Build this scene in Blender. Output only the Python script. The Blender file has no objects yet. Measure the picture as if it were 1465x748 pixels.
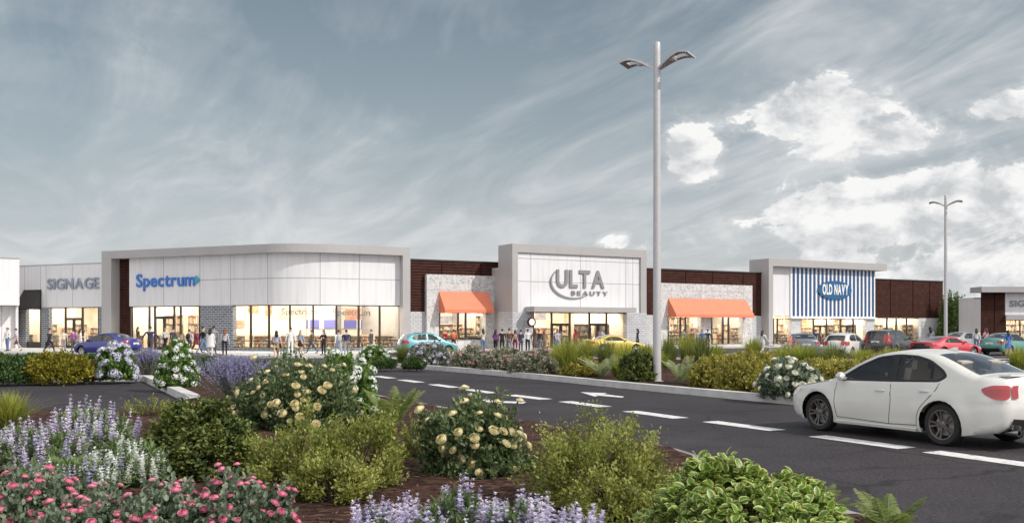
import bpy, bmesh, math, random
import numpy as np
from mathutils import Vector, Matrix, noise, geometry

R = math.radians
random.seed(7)
SC = bpy.context.scene
COL = SC.collection
CAM_H, FOC, CX, YH = 1.85, 1400.0, 732.5, 468.0      # survey of the photograph: eye height, focal length, centre, horizon


def gp(px, py):                                       # pixel on the ground -> world x, y
    y = FOC * CAM_H / (py - YH)
    return ((px - CX) / FOC * y, y)


def at(px, y):                                        # pixel column at depth y -> world x
    return (px - CX) / FOC * y


def zat(py, y):
    return CAM_H + (YH - py) / FOC * y


# ------------------------------------------------------------------ objects
def tag(o, label=None, cat=None, group=None, kind=None):
    if label: o['label'] = label
    if cat: o['category'] = cat
    if group: o['group'] = group
    if kind: o['kind'] = kind
    return o


def thing(name, label, cat, loc=(0, 0, 0), rotz=0.0, group=None, scale=None):
    o = bpy.data.objects.new(name, None)
    COL.objects.link(o)
    o.empty_display_size = .2
    o.location = loc
    o.rotation_euler = (0, 0, rotz)
    if scale: o.scale = scale
    return tag(o, label, cat, group)


def copy_tree(o, parent=None):
    c = o.copy()
    COL.objects.link(c)
    if parent is not None:
        c.parent = parent
        c.matrix_parent_inverse = o.matrix_parent_inverse
    for ch in list(o.children):
        copy_tree(ch, c)
    return c


def woff(o):
    v = Vector((0, 0, 0))
    while o is not None:
        v += o.location
        o = o.parent
    return v


class MB:
    """collects faces, builds one mesh object"""
    def __init__(s):
        s.v, s.f, s.uv, s.m = [], [], [], []

    def face(s, pts, uv=None, m=0):
        i = len(s.v)
        s.v += [tuple(p) for p in pts]
        s.f.append(tuple(range(i, i + len(pts))))
        s.uv.append(uv if uv else [(0, 0)] * len(pts))
        s.m.append(m)

    def grid(s, rows, m=0, closed=False):             # rows: list of equal length point lists
        i = len(s.v)
        n = len(rows[0])
        for r in rows: s.v += [tuple(p) for p in r]
        for a in range(len(rows) - 1):
            for b in range(n if closed else n - 1):
                c = (b + 1) % n
                s.f.append((i + a * n + b, i + a * n + c, i + (a + 1) * n + c, i + (a + 1) * n + b))
                s.uv.append([(b / n, a / 9), ((b + 1) / n, a / 9), ((b + 1) / n, (a + 1) / 9), (b / n, (a + 1) / 9)])
                s.m.append(m)

    def box(s, c, size, rot=0.0, m=0, mat=None):
        x, y, z = size[0] / 2, size[1] / 2, size[2] / 2
        M = mat if mat is not None else Matrix.Rotation(rot, 3, 'Z')
        c = Vector(c)
        P = [c + M @ Vector((sx * x, sy * y, sz * z)) for sz in (-1, 1) for sx, sy in ((-1, -1), (1, -1), (1, 1), (-1, 1))]
        W, D, H = size
        for q, (uw, uh) in (((0, 1, 5, 4), (W, H)), ((1, 2, 6, 5), (D, H)), ((2, 3, 7, 6), (W, H)), ((3, 0, 4, 7), (D, H)),
                            ((4, 5, 6, 7), (W, D)), ((3, 2, 1, 0), (W, D))):
            s.face([P[k] for k in q], [(0, 0), (uw, 0), (uw, uh), (0, uh)], m)

    def tube(s, pts, rad, n=8, m=0, cap=True):
        pts = [Vector(p) for p in pts]
        if not hasattr(rad, '__len__'): rad = [rad] * len(pts)
        rows = []
        ref = None
        for k, p in enumerate(pts):
            t = (pts[min(k + 1, len(pts) - 1)] - pts[max(k - 1, 0)]).normalized()
            if ref is None:
                ref = t.orthogonal().normalized()
            a = (ref - t * ref.dot(t)).normalized()
            ref = a
            b = t.cross(a)
            rows.append([p + (a * math.cos(q * 2 * math.pi / n) + b * math.sin(q * 2 * math.pi / n)) * rad[k] for q in range(n)])
        s.grid(rows, m, closed=True)
        if cap:
            s.face(rows[0][::-1], None, m)
            s.face(rows[-1], None, m)

    def lathe(s, prof, n=24, axis='Z', c=(0, 0, 0), m=0):
        rows = []
        for r, h in prof:
            row = []
            for q in range(n):
                a = q * 2 * math.pi / n
                if axis == 'Z': row.append((c[0] + r * math.cos(a), c[1] + r * math.sin(a), c[2] + h))
                else: row.append((c[0] + r * math.cos(a), c[1] + h, c[2] + r * math.sin(a)))
            rows.append(row)
        s.grid(rows, m, closed=True)

    def build(s, name, mats, parent=None, smooth=False, merge=0.0, world=False, angle=40):
        me = bpy.data.meshes.new(name)
        off = woff(parent) if (world and parent is not None) else Vector((0, 0, 0))
        me.from_pydata([(p[0] - off.x, p[1] - off.y, p[2] - off.z) for p in s.v], [], s.f)
        uvl = me.uv_layers.new(name='UVMap')
        flat = [c for u in s.uv for q in u for c in q]
        if len(flat) == len(me.loops) * 2: uvl.data.foreach_set('uv', flat)
        me.polygons.foreach_set('material_index', s.m)
        if not isinstance(mats, (list, tuple)): mats = [mats]
        for mt in mats: me.materials.append(mt)
        if merge or smooth:
            bm = bmesh.new(); bm.from_mesh(me)
            if merge: bmesh.ops.remove_doubles(bm, verts=bm.verts, dist=merge)
            bmesh.ops.recalc_face_normals(bm, faces=bm.faces)
            bm.to_mesh(me); bm.free()
        if smooth:
            me.polygons.foreach_set('use_smooth', [True] * len(me.polygons))
            if angle and angle < 180: me.set_sharp_from_angle(angle=R(angle))
        me.update()
        o = bpy.data.objects.new(name, me)
        COL.objects.link(o)
        if parent is not None: o.parent = parent
        return o


def np_mesh(name, verts, quads, mats, parent=None, uv=None, var=None, smooth=False):
    """fast quad mesh from arrays"""
    verts = np.asarray(verts, np.float32).reshape(-1, 3)
    quads = np.asarray(quads, np.int32).reshape(-1, 4)
    me = bpy.data.meshes.new(name)
    me.vertices.add(len(verts)); me.vertices.foreach_set('co', verts.ravel())
    me.loops.add(quads.size); me.loops.foreach_set('vertex_index', quads.ravel())
    me.polygons.add(len(quads))
    me.polygons.foreach_set('loop_start', np.arange(0, quads.size, 4, dtype=np.int32))
    try: me.polygons.foreach_set('loop_total', np.full(len(quads), 4, np.int32))
    except Exception: pass
    if uv is not None:
        l = me.uv_layers.new(name='UVMap'); l.data.foreach_set('uv', np.asarray(uv, np.float32).ravel())
    if var is not None:
        a = me.attributes.new('tint', 'FLOAT', 'FACE'); a.data.foreach_set('value', np.asarray(var, np.float32))
    if smooth: me.polygons.foreach_set('use_smooth', np.ones(len(quads), bool))
    me.materials.append(mats)
    me.update(calc_edges=True)
    o = bpy.data.objects.new(name, me); COL.objects.link(o)
    if parent is not None: o.parent = parent
    return o


# ------------------------------------------------------------------ materials
def new_mat(name):
    m = bpy.data.materials.new(name); m.use_nodes = True
    nt = m.node_tree; nt.nodes.clear()
    out = nt.nodes.new('ShaderNodeOutputMaterial')
    return m, nt, out


def N(nt, kind, **kw):
    n = nt.nodes.new('ShaderNode' + kind)
    for k, v in kw.items():
        if k in n.inputs: n.inputs[k].default_value = v
        else: setattr(n, k, v)
    return n


def setin(n, **kw):
    for k, v in kw.items(): n.inputs[k.replace('_', ' ')].default_value = v


def ramp(nt, stops, interp='LINEAR'):
    n = nt.nodes.new('ShaderNodeValToRGB'); n.color_ramp.interpolation = interp
    e = n.color_ramp.elements
    while len(e) < len(stops): e.new(.5)
    for k, (p, c) in enumerate(stops):
        e[k].position = p
        e[k].color = (c[0], c[1], c[2], 1) if hasattr(c, '__len__') else (c, c, c, 1)
    return n


def plain(name, col, rough=.6, metal=0.0, var=.06, scale=6.0, bump=0.0, bscale=40, coat=0.0, spec=.5):
    """principled surface with a soft procedural mottling and optional bump"""
    m, nt, out = new_mat(name)
    b = N(nt, 'BsdfPrincipled')
    b.inputs['Roughness'].default_value = rough
    b.inputs['Metallic'].default_value = metal
    b.inputs['Coat Weight'].default_value = coat
    b.inputs['Specular IOR Level'].default_value = spec
    tc = N(nt, 'TexCoord')
    nz = N(nt, 'TexNoise'); nz.inputs['Scale'].default_value = scale; nz.inputs['Detail'].default_value = 5
    nt.links.new(tc.outputs['Object'], nz.inputs['Vector'])
    lo = tuple(c * (1 - var) for c in col[:3]); hi = tuple(min(1, c * (1 + var)) for c in col[:3])
    rp = ramp(nt, [(.3, lo), (.7, hi)])
    nt.links.new(nz.outputs['Fac'], rp.inputs['Fac'])
    nt.links.new(rp.outputs['Color'], b.inputs['Base Color'])
    if bump:
        n2 = N(nt, 'TexNoise'); n2.inputs['Scale'].default_value = bscale; n2.inputs['Detail'].default_value = 4
        nt.links.new(tc.outputs['Object'], n2.inputs['Vector'])
        bp = N(nt, 'Bump'); bp.inputs['Strength'].default_value = bump; bp.inputs['Distance'].default_value = .02
        nt.links.new(n2.outputs['Fac'], bp.inputs['Height']); nt.links.new(bp.outputs['Normal'], b.inputs['Normal'])
    nt.links.new(b.outputs['BSDF'], out.inputs['Surface'])
    return m


def emit(name, col, s):
    m, nt, out = new_mat(name)
    e = N(nt, 'Emission'); e.inputs['Color'].default_value = (*col, 1); e.inputs['Strength'].default_value = s
    nt.links.new(e.outputs['Emission'], out.inputs['Surface'])
    return m


def glass(name, tint, refl=1.0, rough=0.0):
    m, nt, out = new_mat(name)
    t = N(nt, 'BsdfTransparent'); t.inputs['Color'].default_value = (*tint, 1)
    g = N(nt, 'BsdfGlossy'); g.inputs['Roughness'].default_value = rough
    fr = N(nt, 'Fresnel'); fr.inputs['IOR'].default_value = 1.5
    mu = N(nt, 'Math', operation='MULTIPLY'); mu.inputs[1].default_value = refl
    nt.links.new(fr.outputs['Fac'], mu.inputs[0])
    mx = N(nt, 'MixShader')
    nt.links.new(mu.outputs[0], mx.inputs['Fac'])
    nt.links.new(t.outputs[0], mx.inputs[1]); nt.links.new(g.outputs[0], mx.inputs[2])
    nt.links.new(mx.outputs[0], out.inputs['Surface'])
    return m


def brick(name, c1, c2, mortar, bw=.4, bh=.2, msize=.018):
    m, nt, out = new_mat(name)
    uv = N(nt, 'UVMap')
    br = N(nt, 'TexBrick')
    br.inputs['Color1'].default_value = (*c1, 1); br.inputs['Color2'].default_value = (*c2, 1); br.inputs['Mortar'].default_value = (*mortar, 1)
    br.inputs['Scale'].default_value = 1; br.inputs['Brick Width'].default_value = bw; br.inputs['Row Height'].default_value = bh
    br.inputs['Mortar Size'].default_value = msize; br.inputs['Bias'].default_value = -.1
    nt.links.new(uv.outputs['UV'], br.inputs['Vector'])
    b = N(nt, 'BsdfPrincipled'); b.inputs['Roughness'].default_value = .8
    nz = N(nt, 'TexNoise'); nz.inputs['Scale'].default_value = 3; nz.inputs['Detail'].default_value = 6
    nt.links.new(uv.outputs['UV'], nz.inputs['Vector'])
    mx = N(nt, 'MixRGB', blend_type='MULTIPLY'); mx.inputs['Fac'].default_value = .35
    nt.links.new(br.outputs['Color'], mx.inputs['Color1']); nt.links.new(nz.outputs['Color'], mx.inputs['Color2'])
    hs = N(nt, 'HueSaturation'); hs.inputs['Saturation'].default_value = .8; hs.inputs['Value'].default_value = 1.15
    nt.links.new(mx.outputs['Color'], hs.inputs['Color'])
    nt.links.new(hs.outputs['Color'], b.inputs['Base Color'])
    bp = N(nt, 'Bump'); bp.inputs['Strength'].default_value = .5; bp.inputs['Distance'].default_value = .012; bp.invert = True
    nt.links.new(br.outputs['Fac'], bp.inputs['Height']); nt.links.new(bp.outputs['Normal'], b.inputs['Normal'])
    nt.links.new(b.outputs['BSDF'], out.inputs['Surface'])
    return m


def asphalt(name, base, patch, seed=0.0, speck=.5):
    m, nt, out = new_mat(name)
    tc = N(nt, 'TexCoord')
    b = N(nt, 'BsdfPrincipled'); b.inputs['Roughness'].default_value = .78; b.inputs['Specular IOR Level'].default_value = .35
    big = N(nt, 'TexNoise'); big.inputs['Scale'].default_value = .35; big.inputs['Detail'].default_value = 6; big.inputs['Roughness'].default_value = .62
    mp = N(nt, 'Mapping'); mp.inputs['Location'].default_value = (seed, seed * 2, 0)
    nt.links.new(tc.outputs['Object'], mp.inputs['Vector'])
    nt.links.new(mp.outputs['Vector'], big.inputs['Vector'])
    r1 = ramp(nt, [(.3, base), (.7, patch)])
    nt.links.new(big.outputs['Fac'], r1.inputs['Fac'])
    fine = N(nt, 'TexNoise'); fine.inputs['Scale'].default_value = 24; fine.inputs['Detail'].default_value = 3; fine.inputs['Roughness'].default_value = .8
    nt.links.new(tc.outputs['Object'], fine.inputs['Vector'])
    r2 = ramp(nt, [(.3, 1 - speck), (.72, 1 + speck * 1.4)])
    nt.links.new(fine.outputs['Fac'], r2.inputs['Fac'])
    mx = N(nt, 'MixRGB', blend_type='MULTIPLY'); mx.inputs['Fac'].default_value = 1
    nt.links.new(r1.outputs['Color'], mx.inputs['Color1']); nt.links.new(r2.outputs['Color'], mx.inputs['Color2'])
    st = N(nt, 'TexNoise'); st.inputs['Scale'].default_value = .9; st.inputs['Detail'].default_value = 8; st.inputs['Distortion'].default_value = .8
    nt.links.new(mp.outputs['Vector'], st.inputs['Vector'])
    r3 = ramp(nt, [(.30, .55), (.42, 1.0), (.62, 1.0), (.74, 1.35)]); nt.links.new(st.outputs['Fac'], r3.inputs['Fac'])
    mx2 = N(nt, 'MixRGB', blend_type='MULTIPLY'); mx2.inputs['Fac'].default_value = 1
    nt.links.new(mx.outputs['Color'], mx2.inputs['Color1']); nt.links.new(r3.outputs['Color'], mx2.inputs['Color2'])
    wn = N(nt, 'TexNoise'); wn.inputs['Scale'].default_value = 1.5; wn.inputs['Detail'].default_value = 4; nt.links.new(tc.outputs['Object'], wn.inputs['Vector'])
    wm = N(nt, 'MixRGB'); wm.inputs['Fac'].default_value = .25; nt.links.new(tc.outputs['Object'], wm.inputs['Color1']); nt.links.new(wn.outputs['Color'], wm.inputs['Color2'])
    vc = N(nt, 'TexVoronoi', feature='DISTANCE_TO_EDGE'); vc.inputs['Scale'].default_value = .28; nt.links.new(wm.outputs['Color'], vc.inputs['Vector'])
    r4 = ramp(nt, [(.002, .35), (.006, 1.0)]); nt.links.new(vc.outputs['Distance'], r4.inputs['Fac'])
    mx3 = N(nt, 'MixRGB', blend_type='MULTIPLY'); mx3.inputs['Fac'].default_value = 1
    nt.links.new(mx2.outputs['Color'], mx3.inputs['Color1']); nt.links.new(r4.outputs['Color'], mx3.inputs['Color2'])
    nt.links.new(mx3.outputs['Color'], b.inputs['Base Color'])
    bp = N(nt, 'Bump'); bp.inputs['Strength'].default_value = .5; bp.inputs['Distance'].default_value = .015
    nt.links.new(fine.outputs['Fac'], bp.inputs['Height']); nt.links.new(bp.outputs['Normal'], b.inputs['Normal'])
    nt.links.new(b.outputs['BSDF'], out.inputs['Surface'])
    return m


def leafmat(name, dark, mid, light, trans=.3, rough=.5, margin=None, clump=2.0, spec=.35):
    """leaf colour from each leaf's own tint, with paler margins when asked, and translucency"""
    m, nt, out = new_mat(name)
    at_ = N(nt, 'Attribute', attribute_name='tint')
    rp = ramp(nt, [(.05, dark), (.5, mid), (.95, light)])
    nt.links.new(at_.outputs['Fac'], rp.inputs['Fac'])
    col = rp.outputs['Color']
    if margin:
        uv = N(nt, 'UVMap'); sp = N(nt, 'SeparateXYZ'); nt.links.new(uv.outputs['UV'], sp.inputs[0])
        a = N(nt, 'Math', operation='SUBTRACT'); a.inputs[1].default_value = .5; nt.links.new(sp.outputs['X'], a.inputs[0])
        ab = N(nt, 'Math', operation='ABSOLUTE'); nt.links.new(a.outputs[0], ab.inputs[0])
        edge = ramp(nt, [(.26, 0.0), (.42, 1.0)]); nt.links.new(ab.outputs[0], edge.inputs['Fac'])
        mx = N(nt, 'MixRGB'); mx.inputs['Color2'].default_value = (*margin, 1)
        nt.links.new(edge.outputs['Color'], mx.inputs['Fac']); nt.links.new(col, mx.inputs['Color1'])
        col = mx.outputs['Color']
    b = N(nt, 'BsdfPrincipled'); b.inputs['Roughness'].default_value = rough; b.inputs['Specular IOR Level'].default_value = spec
    nt.links.new(col, b.inputs['Base Color'])
    if trans:
        t = N(nt, 'BsdfTranslucent')
        hs = N(nt, 'HueSaturation'); hs.inputs['Saturation'].default_value = 1.1; hs.inputs['Value'].default_value = 1.5
        nt.links.new(col, hs.inputs['Color']); nt.links.new(hs.outputs['Color'], t.inputs['Color'])
        ms = N(nt, 'MixShader'); ms.inputs['Fac'].default_value = trans
        nt.links.new(b.outputs[0], ms.inputs[1]); nt.links.new(t.outputs[0], ms.inputs[2])
        nt.links.new(ms.outputs[0], out.inputs['Surface'])
    else:
        nt.links.new(b.outputs[0], out.inputs['Surface'])
    return m


def carpaint(name, col, flake=0.0):
    m, nt, out = new_mat(name)
    b = N(nt, 'BsdfPrincipled'); b.inputs['Roughness'].default_value = .34; b.inputs['Metallic'].default_value = flake
    b.inputs['Coat Weight'].default_value = .9; b.inputs['Coat Roughness'].default_value = .04
    tc = N(nt, 'TexCoord'); nz = N(nt, 'TexNoise'); nz.inputs['Scale'].default_value = 1.7; nz.inputs['Detail'].default_value = 6
    nt.links.new(tc.outputs['Object'], nz.inputs['Vector'])
    rp = ramp(nt, [(.3, tuple(c * .93 for c in col)), (.7, col)])
    nt.links.new(nz.outputs['Fac'], rp.inputs['Fac']); nt.links.new(rp.outputs['Color'], b.inputs['Base Color'])
    nt.links.new(b.outputs[0], out.inputs['Surface'])
    return m


def weathered(name, col, rough=.55, var=.03, scale=.6):
    """painted panel with faint rain streaks running down it"""
    m, nt, out = new_mat(name)
    b = N(nt, 'BsdfPrincipled'); b.inputs['Roughness'].default_value = rough
    tc = N(nt, 'TexCoord')
    mp = N(nt, 'Mapping'); mp.inputs['Scale'].default_value = (2.6, 2.6, .16); nt.links.new(tc.outputs['Object'], mp.inputs['Vector'])
    n1 = N(nt, 'TexNoise'); n1.inputs['Scale'].default_value = 1.6; n1.inputs['Detail'].default_value = 7; nt.links.new(mp.outputs[0], n1.inputs['Vector'])
    n2 = N(nt, 'TexNoise'); n2.inputs['Scale'].default_value = scale; n2.inputs['Detail'].default_value = 5; nt.links.new(tc.outputs['Object'], n2.inputs['Vector'])
    r1 = ramp(nt, [(.28, (.86, .855, .84)), (.52, (1, 1, 1))]); nt.links.new(n1.outputs['Fac'], r1.inputs['Fac'])
    r2 = ramp(nt, [(.3, tuple(c * (1 - var) for c in col)), (.7, tuple(c * (1 + var) for c in col))]); nt.links.new(n2.outputs['Fac'], r2.inputs['Fac'])
    mx = N(nt, 'MixRGB', blend_type='MULTIPLY'); mx.inputs['Fac'].default_value = .8
    nt.links.new(r2.outputs['Color'], mx.inputs['Color1']); nt.links.new(r1.outputs['Color'], mx.inputs['Color2'])
    nt.links.new(mx.outputs['Color'], b.inputs['Base Color']); nt.links.new(b.outputs[0], out.inputs['Surface'])
    return m


def worn_paint():
    m, nt, out = new_mat('road_paint')
    b = N(nt, 'BsdfPrincipled'); b.inputs['Roughness'].default_value = .65
    tc = N(nt, 'TexCoord')
    n1 = N(nt, 'TexNoise'); n1.inputs['Scale'].default_value = 7; n1.inputs['Detail'].default_value = 9; n1.inputs['Roughness'].default_value = .75
    nt.links.new(tc.outputs['Object'], n1.inputs['Vector'])
    r = ramp(nt, [(.34, (.14, .13, .14)), (.43, (.60, .59, .59)), (.6, (.76, .76, .75))]); nt.links.new(n1.outputs['Fac'], r.inputs['Fac'])
    nt.links.new(r.outputs['Color'], b.inputs['Base Color']); nt.links.new(b.outputs[0], out.inputs['Surface'])
    return m


M = {}
M['white_panel'] = weathered('white_panel', (.70, .695, .715), .55, var=.025, scale=.6)
M['joint'] = plain('panel_joint', (.33, .33, .35), .7)
M['grey_metal'] = plain('grey_metal', (.40, .385, .385), .45, var=.04, scale=.7)
M['grey_light'] = plain('grey_light', (.385, .37, .365), .5, var=.04, scale=.7)
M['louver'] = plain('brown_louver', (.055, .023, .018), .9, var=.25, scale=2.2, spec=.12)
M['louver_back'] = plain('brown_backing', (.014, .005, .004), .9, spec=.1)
M['dark_frame'] = plain('dark_frame', (.03, .024, .022), .4)
M['blue_brick'] = brick('blue_grey_brick', (.11, .125, .165), (.17, .19, .24), (.42, .43, .45), .42, .17, .022)
M['pale_brick'] = brick('pale_brick', (.52, .52, .54), (.62, .62, .63), (.34, .34, .37), .42, .17, .02)
M['block'] = brick('pale_block', (.62, .63, .63), (.66, .66, .66), (.5, .5, .5), .8, .4, .02)
M['kerb_old'] = plain('weathered_kerb', (.27, .25, .24), .9, var=.3, scale=2.0, bump=.4, bscale=25)
M['concrete'] = plain('concrete', (.50, .49, .47), .85, var=.12, scale=1.3, bump=.25, bscale=30)
M['kerb'] = plain('kerb_concrete', (.55, .54, .53), .85, var=.16, scale=2.4, bump=.3, bscale=25)
M['ground'] = asphalt('lot_asphalt', (.050, .043, .052), (.066, .057, .066), 3.0, .3)
M['road'] = asphalt('road_asphalt', (.024, .020, .024), (.043, .037, .041), 0.0, .85)
M['paint'] = worn_paint()
M['pane'] = glass('shop_glass', (.96, .97, .96), 1.0)
M['car_glass'] = glass('car_glass', (.78, .77, .74), 2.2)
M['room_wall'] = plain('warm_interior_wall', (.82, .76, .66), .8, var=.1, scale=1.2)
M['room_floor'] = plain('interior_floor', (.5, .42, .33), .35, var=.1)
M['lamp_warm'] = emit('ceiling_lamp', (1, .91, .75), 38)
M['roofing'] = plain('roofing', (.4, .4, .4), .9)
M['steel'] = plain('lamp_steel', (.50, .49, .50), .42, .15, var=.03)
M['awning_orange'] = plain('orange_canvas', (.74, .215, .12), .75, var=.05, scale=2)
M['awning_black'] = plain('black_canvas', (.018, .016, .016), .8)
M['sign_blue'] = plain('sign_blue', (.035, .17, .56), .4)
M['sign_cyan'] = plain('sign_teal', (.04, .33, .5), .4)
M['sign_grey'] = plain('sign_grey', (.25, .25, .255), .45, .2)
M['sign_slate'] = plain('sign_slate', (.24, .27, .34), .5)
M['navy_blue'] = plain('stripe_blue', (.022, .075, .20), .6)
M['oval_blue'] = plain('oval_blue', (.012, .10, .24), .5)
M['sign_white'] = plain('sign_white', (.8, .8, .8), .5)
M['rubber'] = plain('tyre_rubber', (.022, .02, .02), .75, bump=.2)
M['black_plastic'] = plain('black_plastic', (.02, .018, .018), .45)
M['rim_dark'] = plain('gunmetal_rim', (.2, .18, .17), .3, .8)
M['rim_silver'] = plain('silver_rim', (.62, .62, .62), .3, .8)
M['red_lens'] = plain('red_lens', (.36, .012, .02), .15, coat=1)
M['clear_lens'] = plain('clear_lens', (.7, .7, .7), .12, coat=1)
M['plate'] = plain('number_plate', (.7, .7, .68), .5)
M['seat_cloth'] = plain('seat_cloth', (.46, .41, .36), .9)
M['chrome'] = plain('exhaust_chrome', (.6, .6, .6), .2, 1)
M['bark'] = plain('bark', (.09, .065, .045), .9, bump=.5)


def marble_mat():
    m, nt, out = new_mat('speckled_stone')
    uv = N(nt, 'UVMap')
    b = N(nt, 'BsdfPrincipled'); b.inputs['Roughness'].default_value = .65
    n1 = N(nt, 'TexNoise'); n1.inputs['Scale'].default_value = 3.2; n1.inputs['Detail'].default_value = 8; n1.inputs['Roughness'].default_value = .68; n1.inputs['Distortion'].default_value = 1.6
    nt.links.new(uv.outputs['UV'], n1.inputs['Vector'])
    r = ramp(nt, [(.36, (.26, .25, .26)), (.45, (.50, .49, .49)), (.57, (.64, .63, .62))])
    nt.links.new(n1.outputs['Fac'], r.inputs['Fac'])
    nt.links.new(r.outputs['Color'], b.inputs['Base Color']); nt.links.new(b.outputs[0], out.inputs['Surface'])
    return m


M['stone'] = marble_mat()


def mulch_mat():
    m, nt, out = new_mat('bark_mulch')
    tc = N(nt, 'TexCoord')
    b = N(nt, 'BsdfPrincipled'); b.inputs['Roughness'].default_value = .9; b.inputs['Specular IOR Level'].default_value = .2
    w = N(nt, 'TexNoise'); w.inputs['Scale'].default_value = 2.5; w.inputs['Detail'].default_value = 2
    nt.links.new(tc.outputs['Object'], w.inputs['Vector'])
    mx0 = N(nt, 'MixRGB'); mx0.inputs['Fac'].default_value = .35
    nt.links.new(tc.outputs['Object'], mx0.inputs['Color1']); nt.links.new(w.outputs['Color'], mx0.inputs['Color2'])
    mp = N(nt, 'Mapping'); mp.inputs['Scale'].default_value = (14, 30, 14)
    nt.links.new(mx0.outputs['Color'], mp.inputs['Vector'])
    v = N(nt, 'TexVoronoi'); v.inputs['Scale'].default_value = 1.0
    nt.links.new(mp.outputs['Vector'], v.inputs['Vector'])
    sp = N(nt, 'SeparateXYZ'); nt.links.new(v.outputs['Color'], sp.inputs[0])
    r = ramp(nt, [(0, (.016, .008, .006)), (.45, (.042, .019, .014)), (.8, (.075, .036, .025)), (1, (.12, .065, .045))])
    nt.links.new(sp.outputs['X'], r.inputs['Fac'])
    nt.links.new(r.outputs['Color'], b.inputs['Base Color'])
    bp = N(nt, 'Bump'); bp.inputs['Strength'].default_value = .9; bp.inputs['Distance'].default_value = .04
    nt.links.new(sp.outputs['Y'], bp.inputs['Height']); nt.links.new(bp.outputs['Normal'], b.inputs['Normal'])
    nt.links.new(b.outputs[0], out.inputs['Surface'])
    return m


M['mulch'] = mulch_mat()


# ------------------------------------------------------------------ facade paths
class Path:
    """plan line of a shop front; s runs to the right, d outwards (towards the lot)"""
    def __init__(s, pts):
        s.p = [Vector(p) for p in pts]
        s.cum = [0]
        for a, b in zip(s.p, s.p[1:]): s.cum.append(s.cum[-1] + (b - a).length)
        s.L = s.cum[-1]
        dirs = [(b - a).normalized() for a, b in zip(s.p, s.p[1:])]
        s.n = []
        for k in range(len(s.p)):
            d0 = dirs[max(k - 1, 0)]; d1 = dirs[min(k, len(dirs) - 1)]
            n0 = Vector((d0.y, -d0.x)); n1 = Vector((d1.y, -d1.x))
            n = (n0 + n1).normalized()
            s.n.append(n / max(.3, n.dot(n0)))
        s.dirs = dirs

    def P(s, t, d=0.0):
        k = 0
        while k < len(s.cum) - 2 and t > s.cum[k + 1]: k += 1
        f = (t - s.cum[k]) / (s.cum[k + 1] - s.cum[k])
        a = s.p[k] + s.n[k] * d; b = s.p[k + 1] + s.n[k + 1] * d
        return a + (b - a) * f

    def s_of(s, px, d=0.0):
        t = (px - CX) / FOC
        lo, hi = -80.0, s.L + 120.0
        g = lambda u: (lambda q: q.x - t * q.y)(s.P(u, d))
        for _ in range(60):
            m = (lo + hi) / 2
            if g(m) < 0: lo = m
            else: hi = m
        return (lo + hi) / 2

    def z_of(s, px, py, d=0.0):
        return zat(py, s.P(s.s_of(px, d), d).y)

    def cuts(s, a, b):
        return [a] + [c for c in s.cum[1:-1] if a + 1e-4 < c < b - 1e-4] + [b]

    def box(s, mb, s0, s1, z0, z1, d0, d1, m=0):
        """solid between offsets d0 (back) and d1 (front)"""
        S = s.cuts(s0, s1)
        for a, b in zip(S, S[1:]):
            fa, fb = s.P(a, d1), s.P(b, d1); ba, bb = s.P(a, d0), s.P(b, d0)
            q = lambda v, z: (v.x, v.y, z)
            mb.face([q(fa, z0), q(fb, z0), q(fb, z1), q(fa, z1)], [(a, z0), (b, z0), (b, z1), (a, z1)], m)
            mb.face([q(bb, z0), q(ba, z0), q(ba, z1), q(bb, z1)], [(b, z0), (a, z0), (a, z1), (b, z1)], m)
            mb.face([q(fa, z1), q(fb, z1), q(bb, z1), q(ba, z1)], [(a, d1), (b, d1), (b, d0), (a, d0)], m)
            mb.face([q(ba, z0), q(bb, z0), q(fb, z0), q(fa, z0)], [(a, d0), (b, d0), (b, d1), (a, d1)], m)
            if a == S[0]:
                mb.face([q(ba, z0), q(fa, z0), q(fa, z1), q(ba, z1)], [(d0, z0), (d1, z0), (d1, z1), (d0, z1)], m)
            if b == S[-1]:
                mb.face([q(fb, z0), q(bb, z0), q(bb, z1), q(fb, z1)], [(d1, z0), (d0, z0), (d0, z1), (d1, z1)], m)

    def frame(s, t, d=0.0):
        """matrix whose x runs along the front, z up, -y outwards, at arc t"""
        p = s.P(t, d)
        q = s.P(t + .05, d) - s.P(t - .05, d); q.normalize()
        return p, math.atan2(q.y, q.x)
# ------------------------------------------------------------------ camera, sky, sun
cam = bpy.data.cameras.new('camera')
cam_o = bpy.data.objects.new('camera', cam); COL.objects.link(cam_o)
cam_o.location = (0, 0, CAM_H); cam_o.rotation_euler = (R(90), 0, 0)
cam.sensor_width = 36; cam.sensor_fit = 'HORIZONTAL'; cam.lens = 36 * FOC / 1465
cam.shift_y = (YH - 374) / 1465
cam.clip_start = .1; cam.clip_end = 6000
SC.camera = cam_o

SUN_EL, SUN_DIR = R(40), Vector((.915, -.40)).normalized()
sv = Vector((SUN_DIR.x * math.cos(SUN_EL), SUN_DIR.y * math.cos(SUN_EL), math.sin(SUN_EL)))
sun = bpy.data.lights.new('sun', 'SUN'); sun.energy = 3.4; sun.angle = R(.55); sun.color = (1, .95, .88)
sun_o = bpy.data.objects.new('sun', sun); COL.objects.link(sun_o)
sun_o.rotation_euler = (-sv).to_track_quat('-Z', 'Y').to_euler(); sun_o.location = (40, -20, 40)

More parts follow.
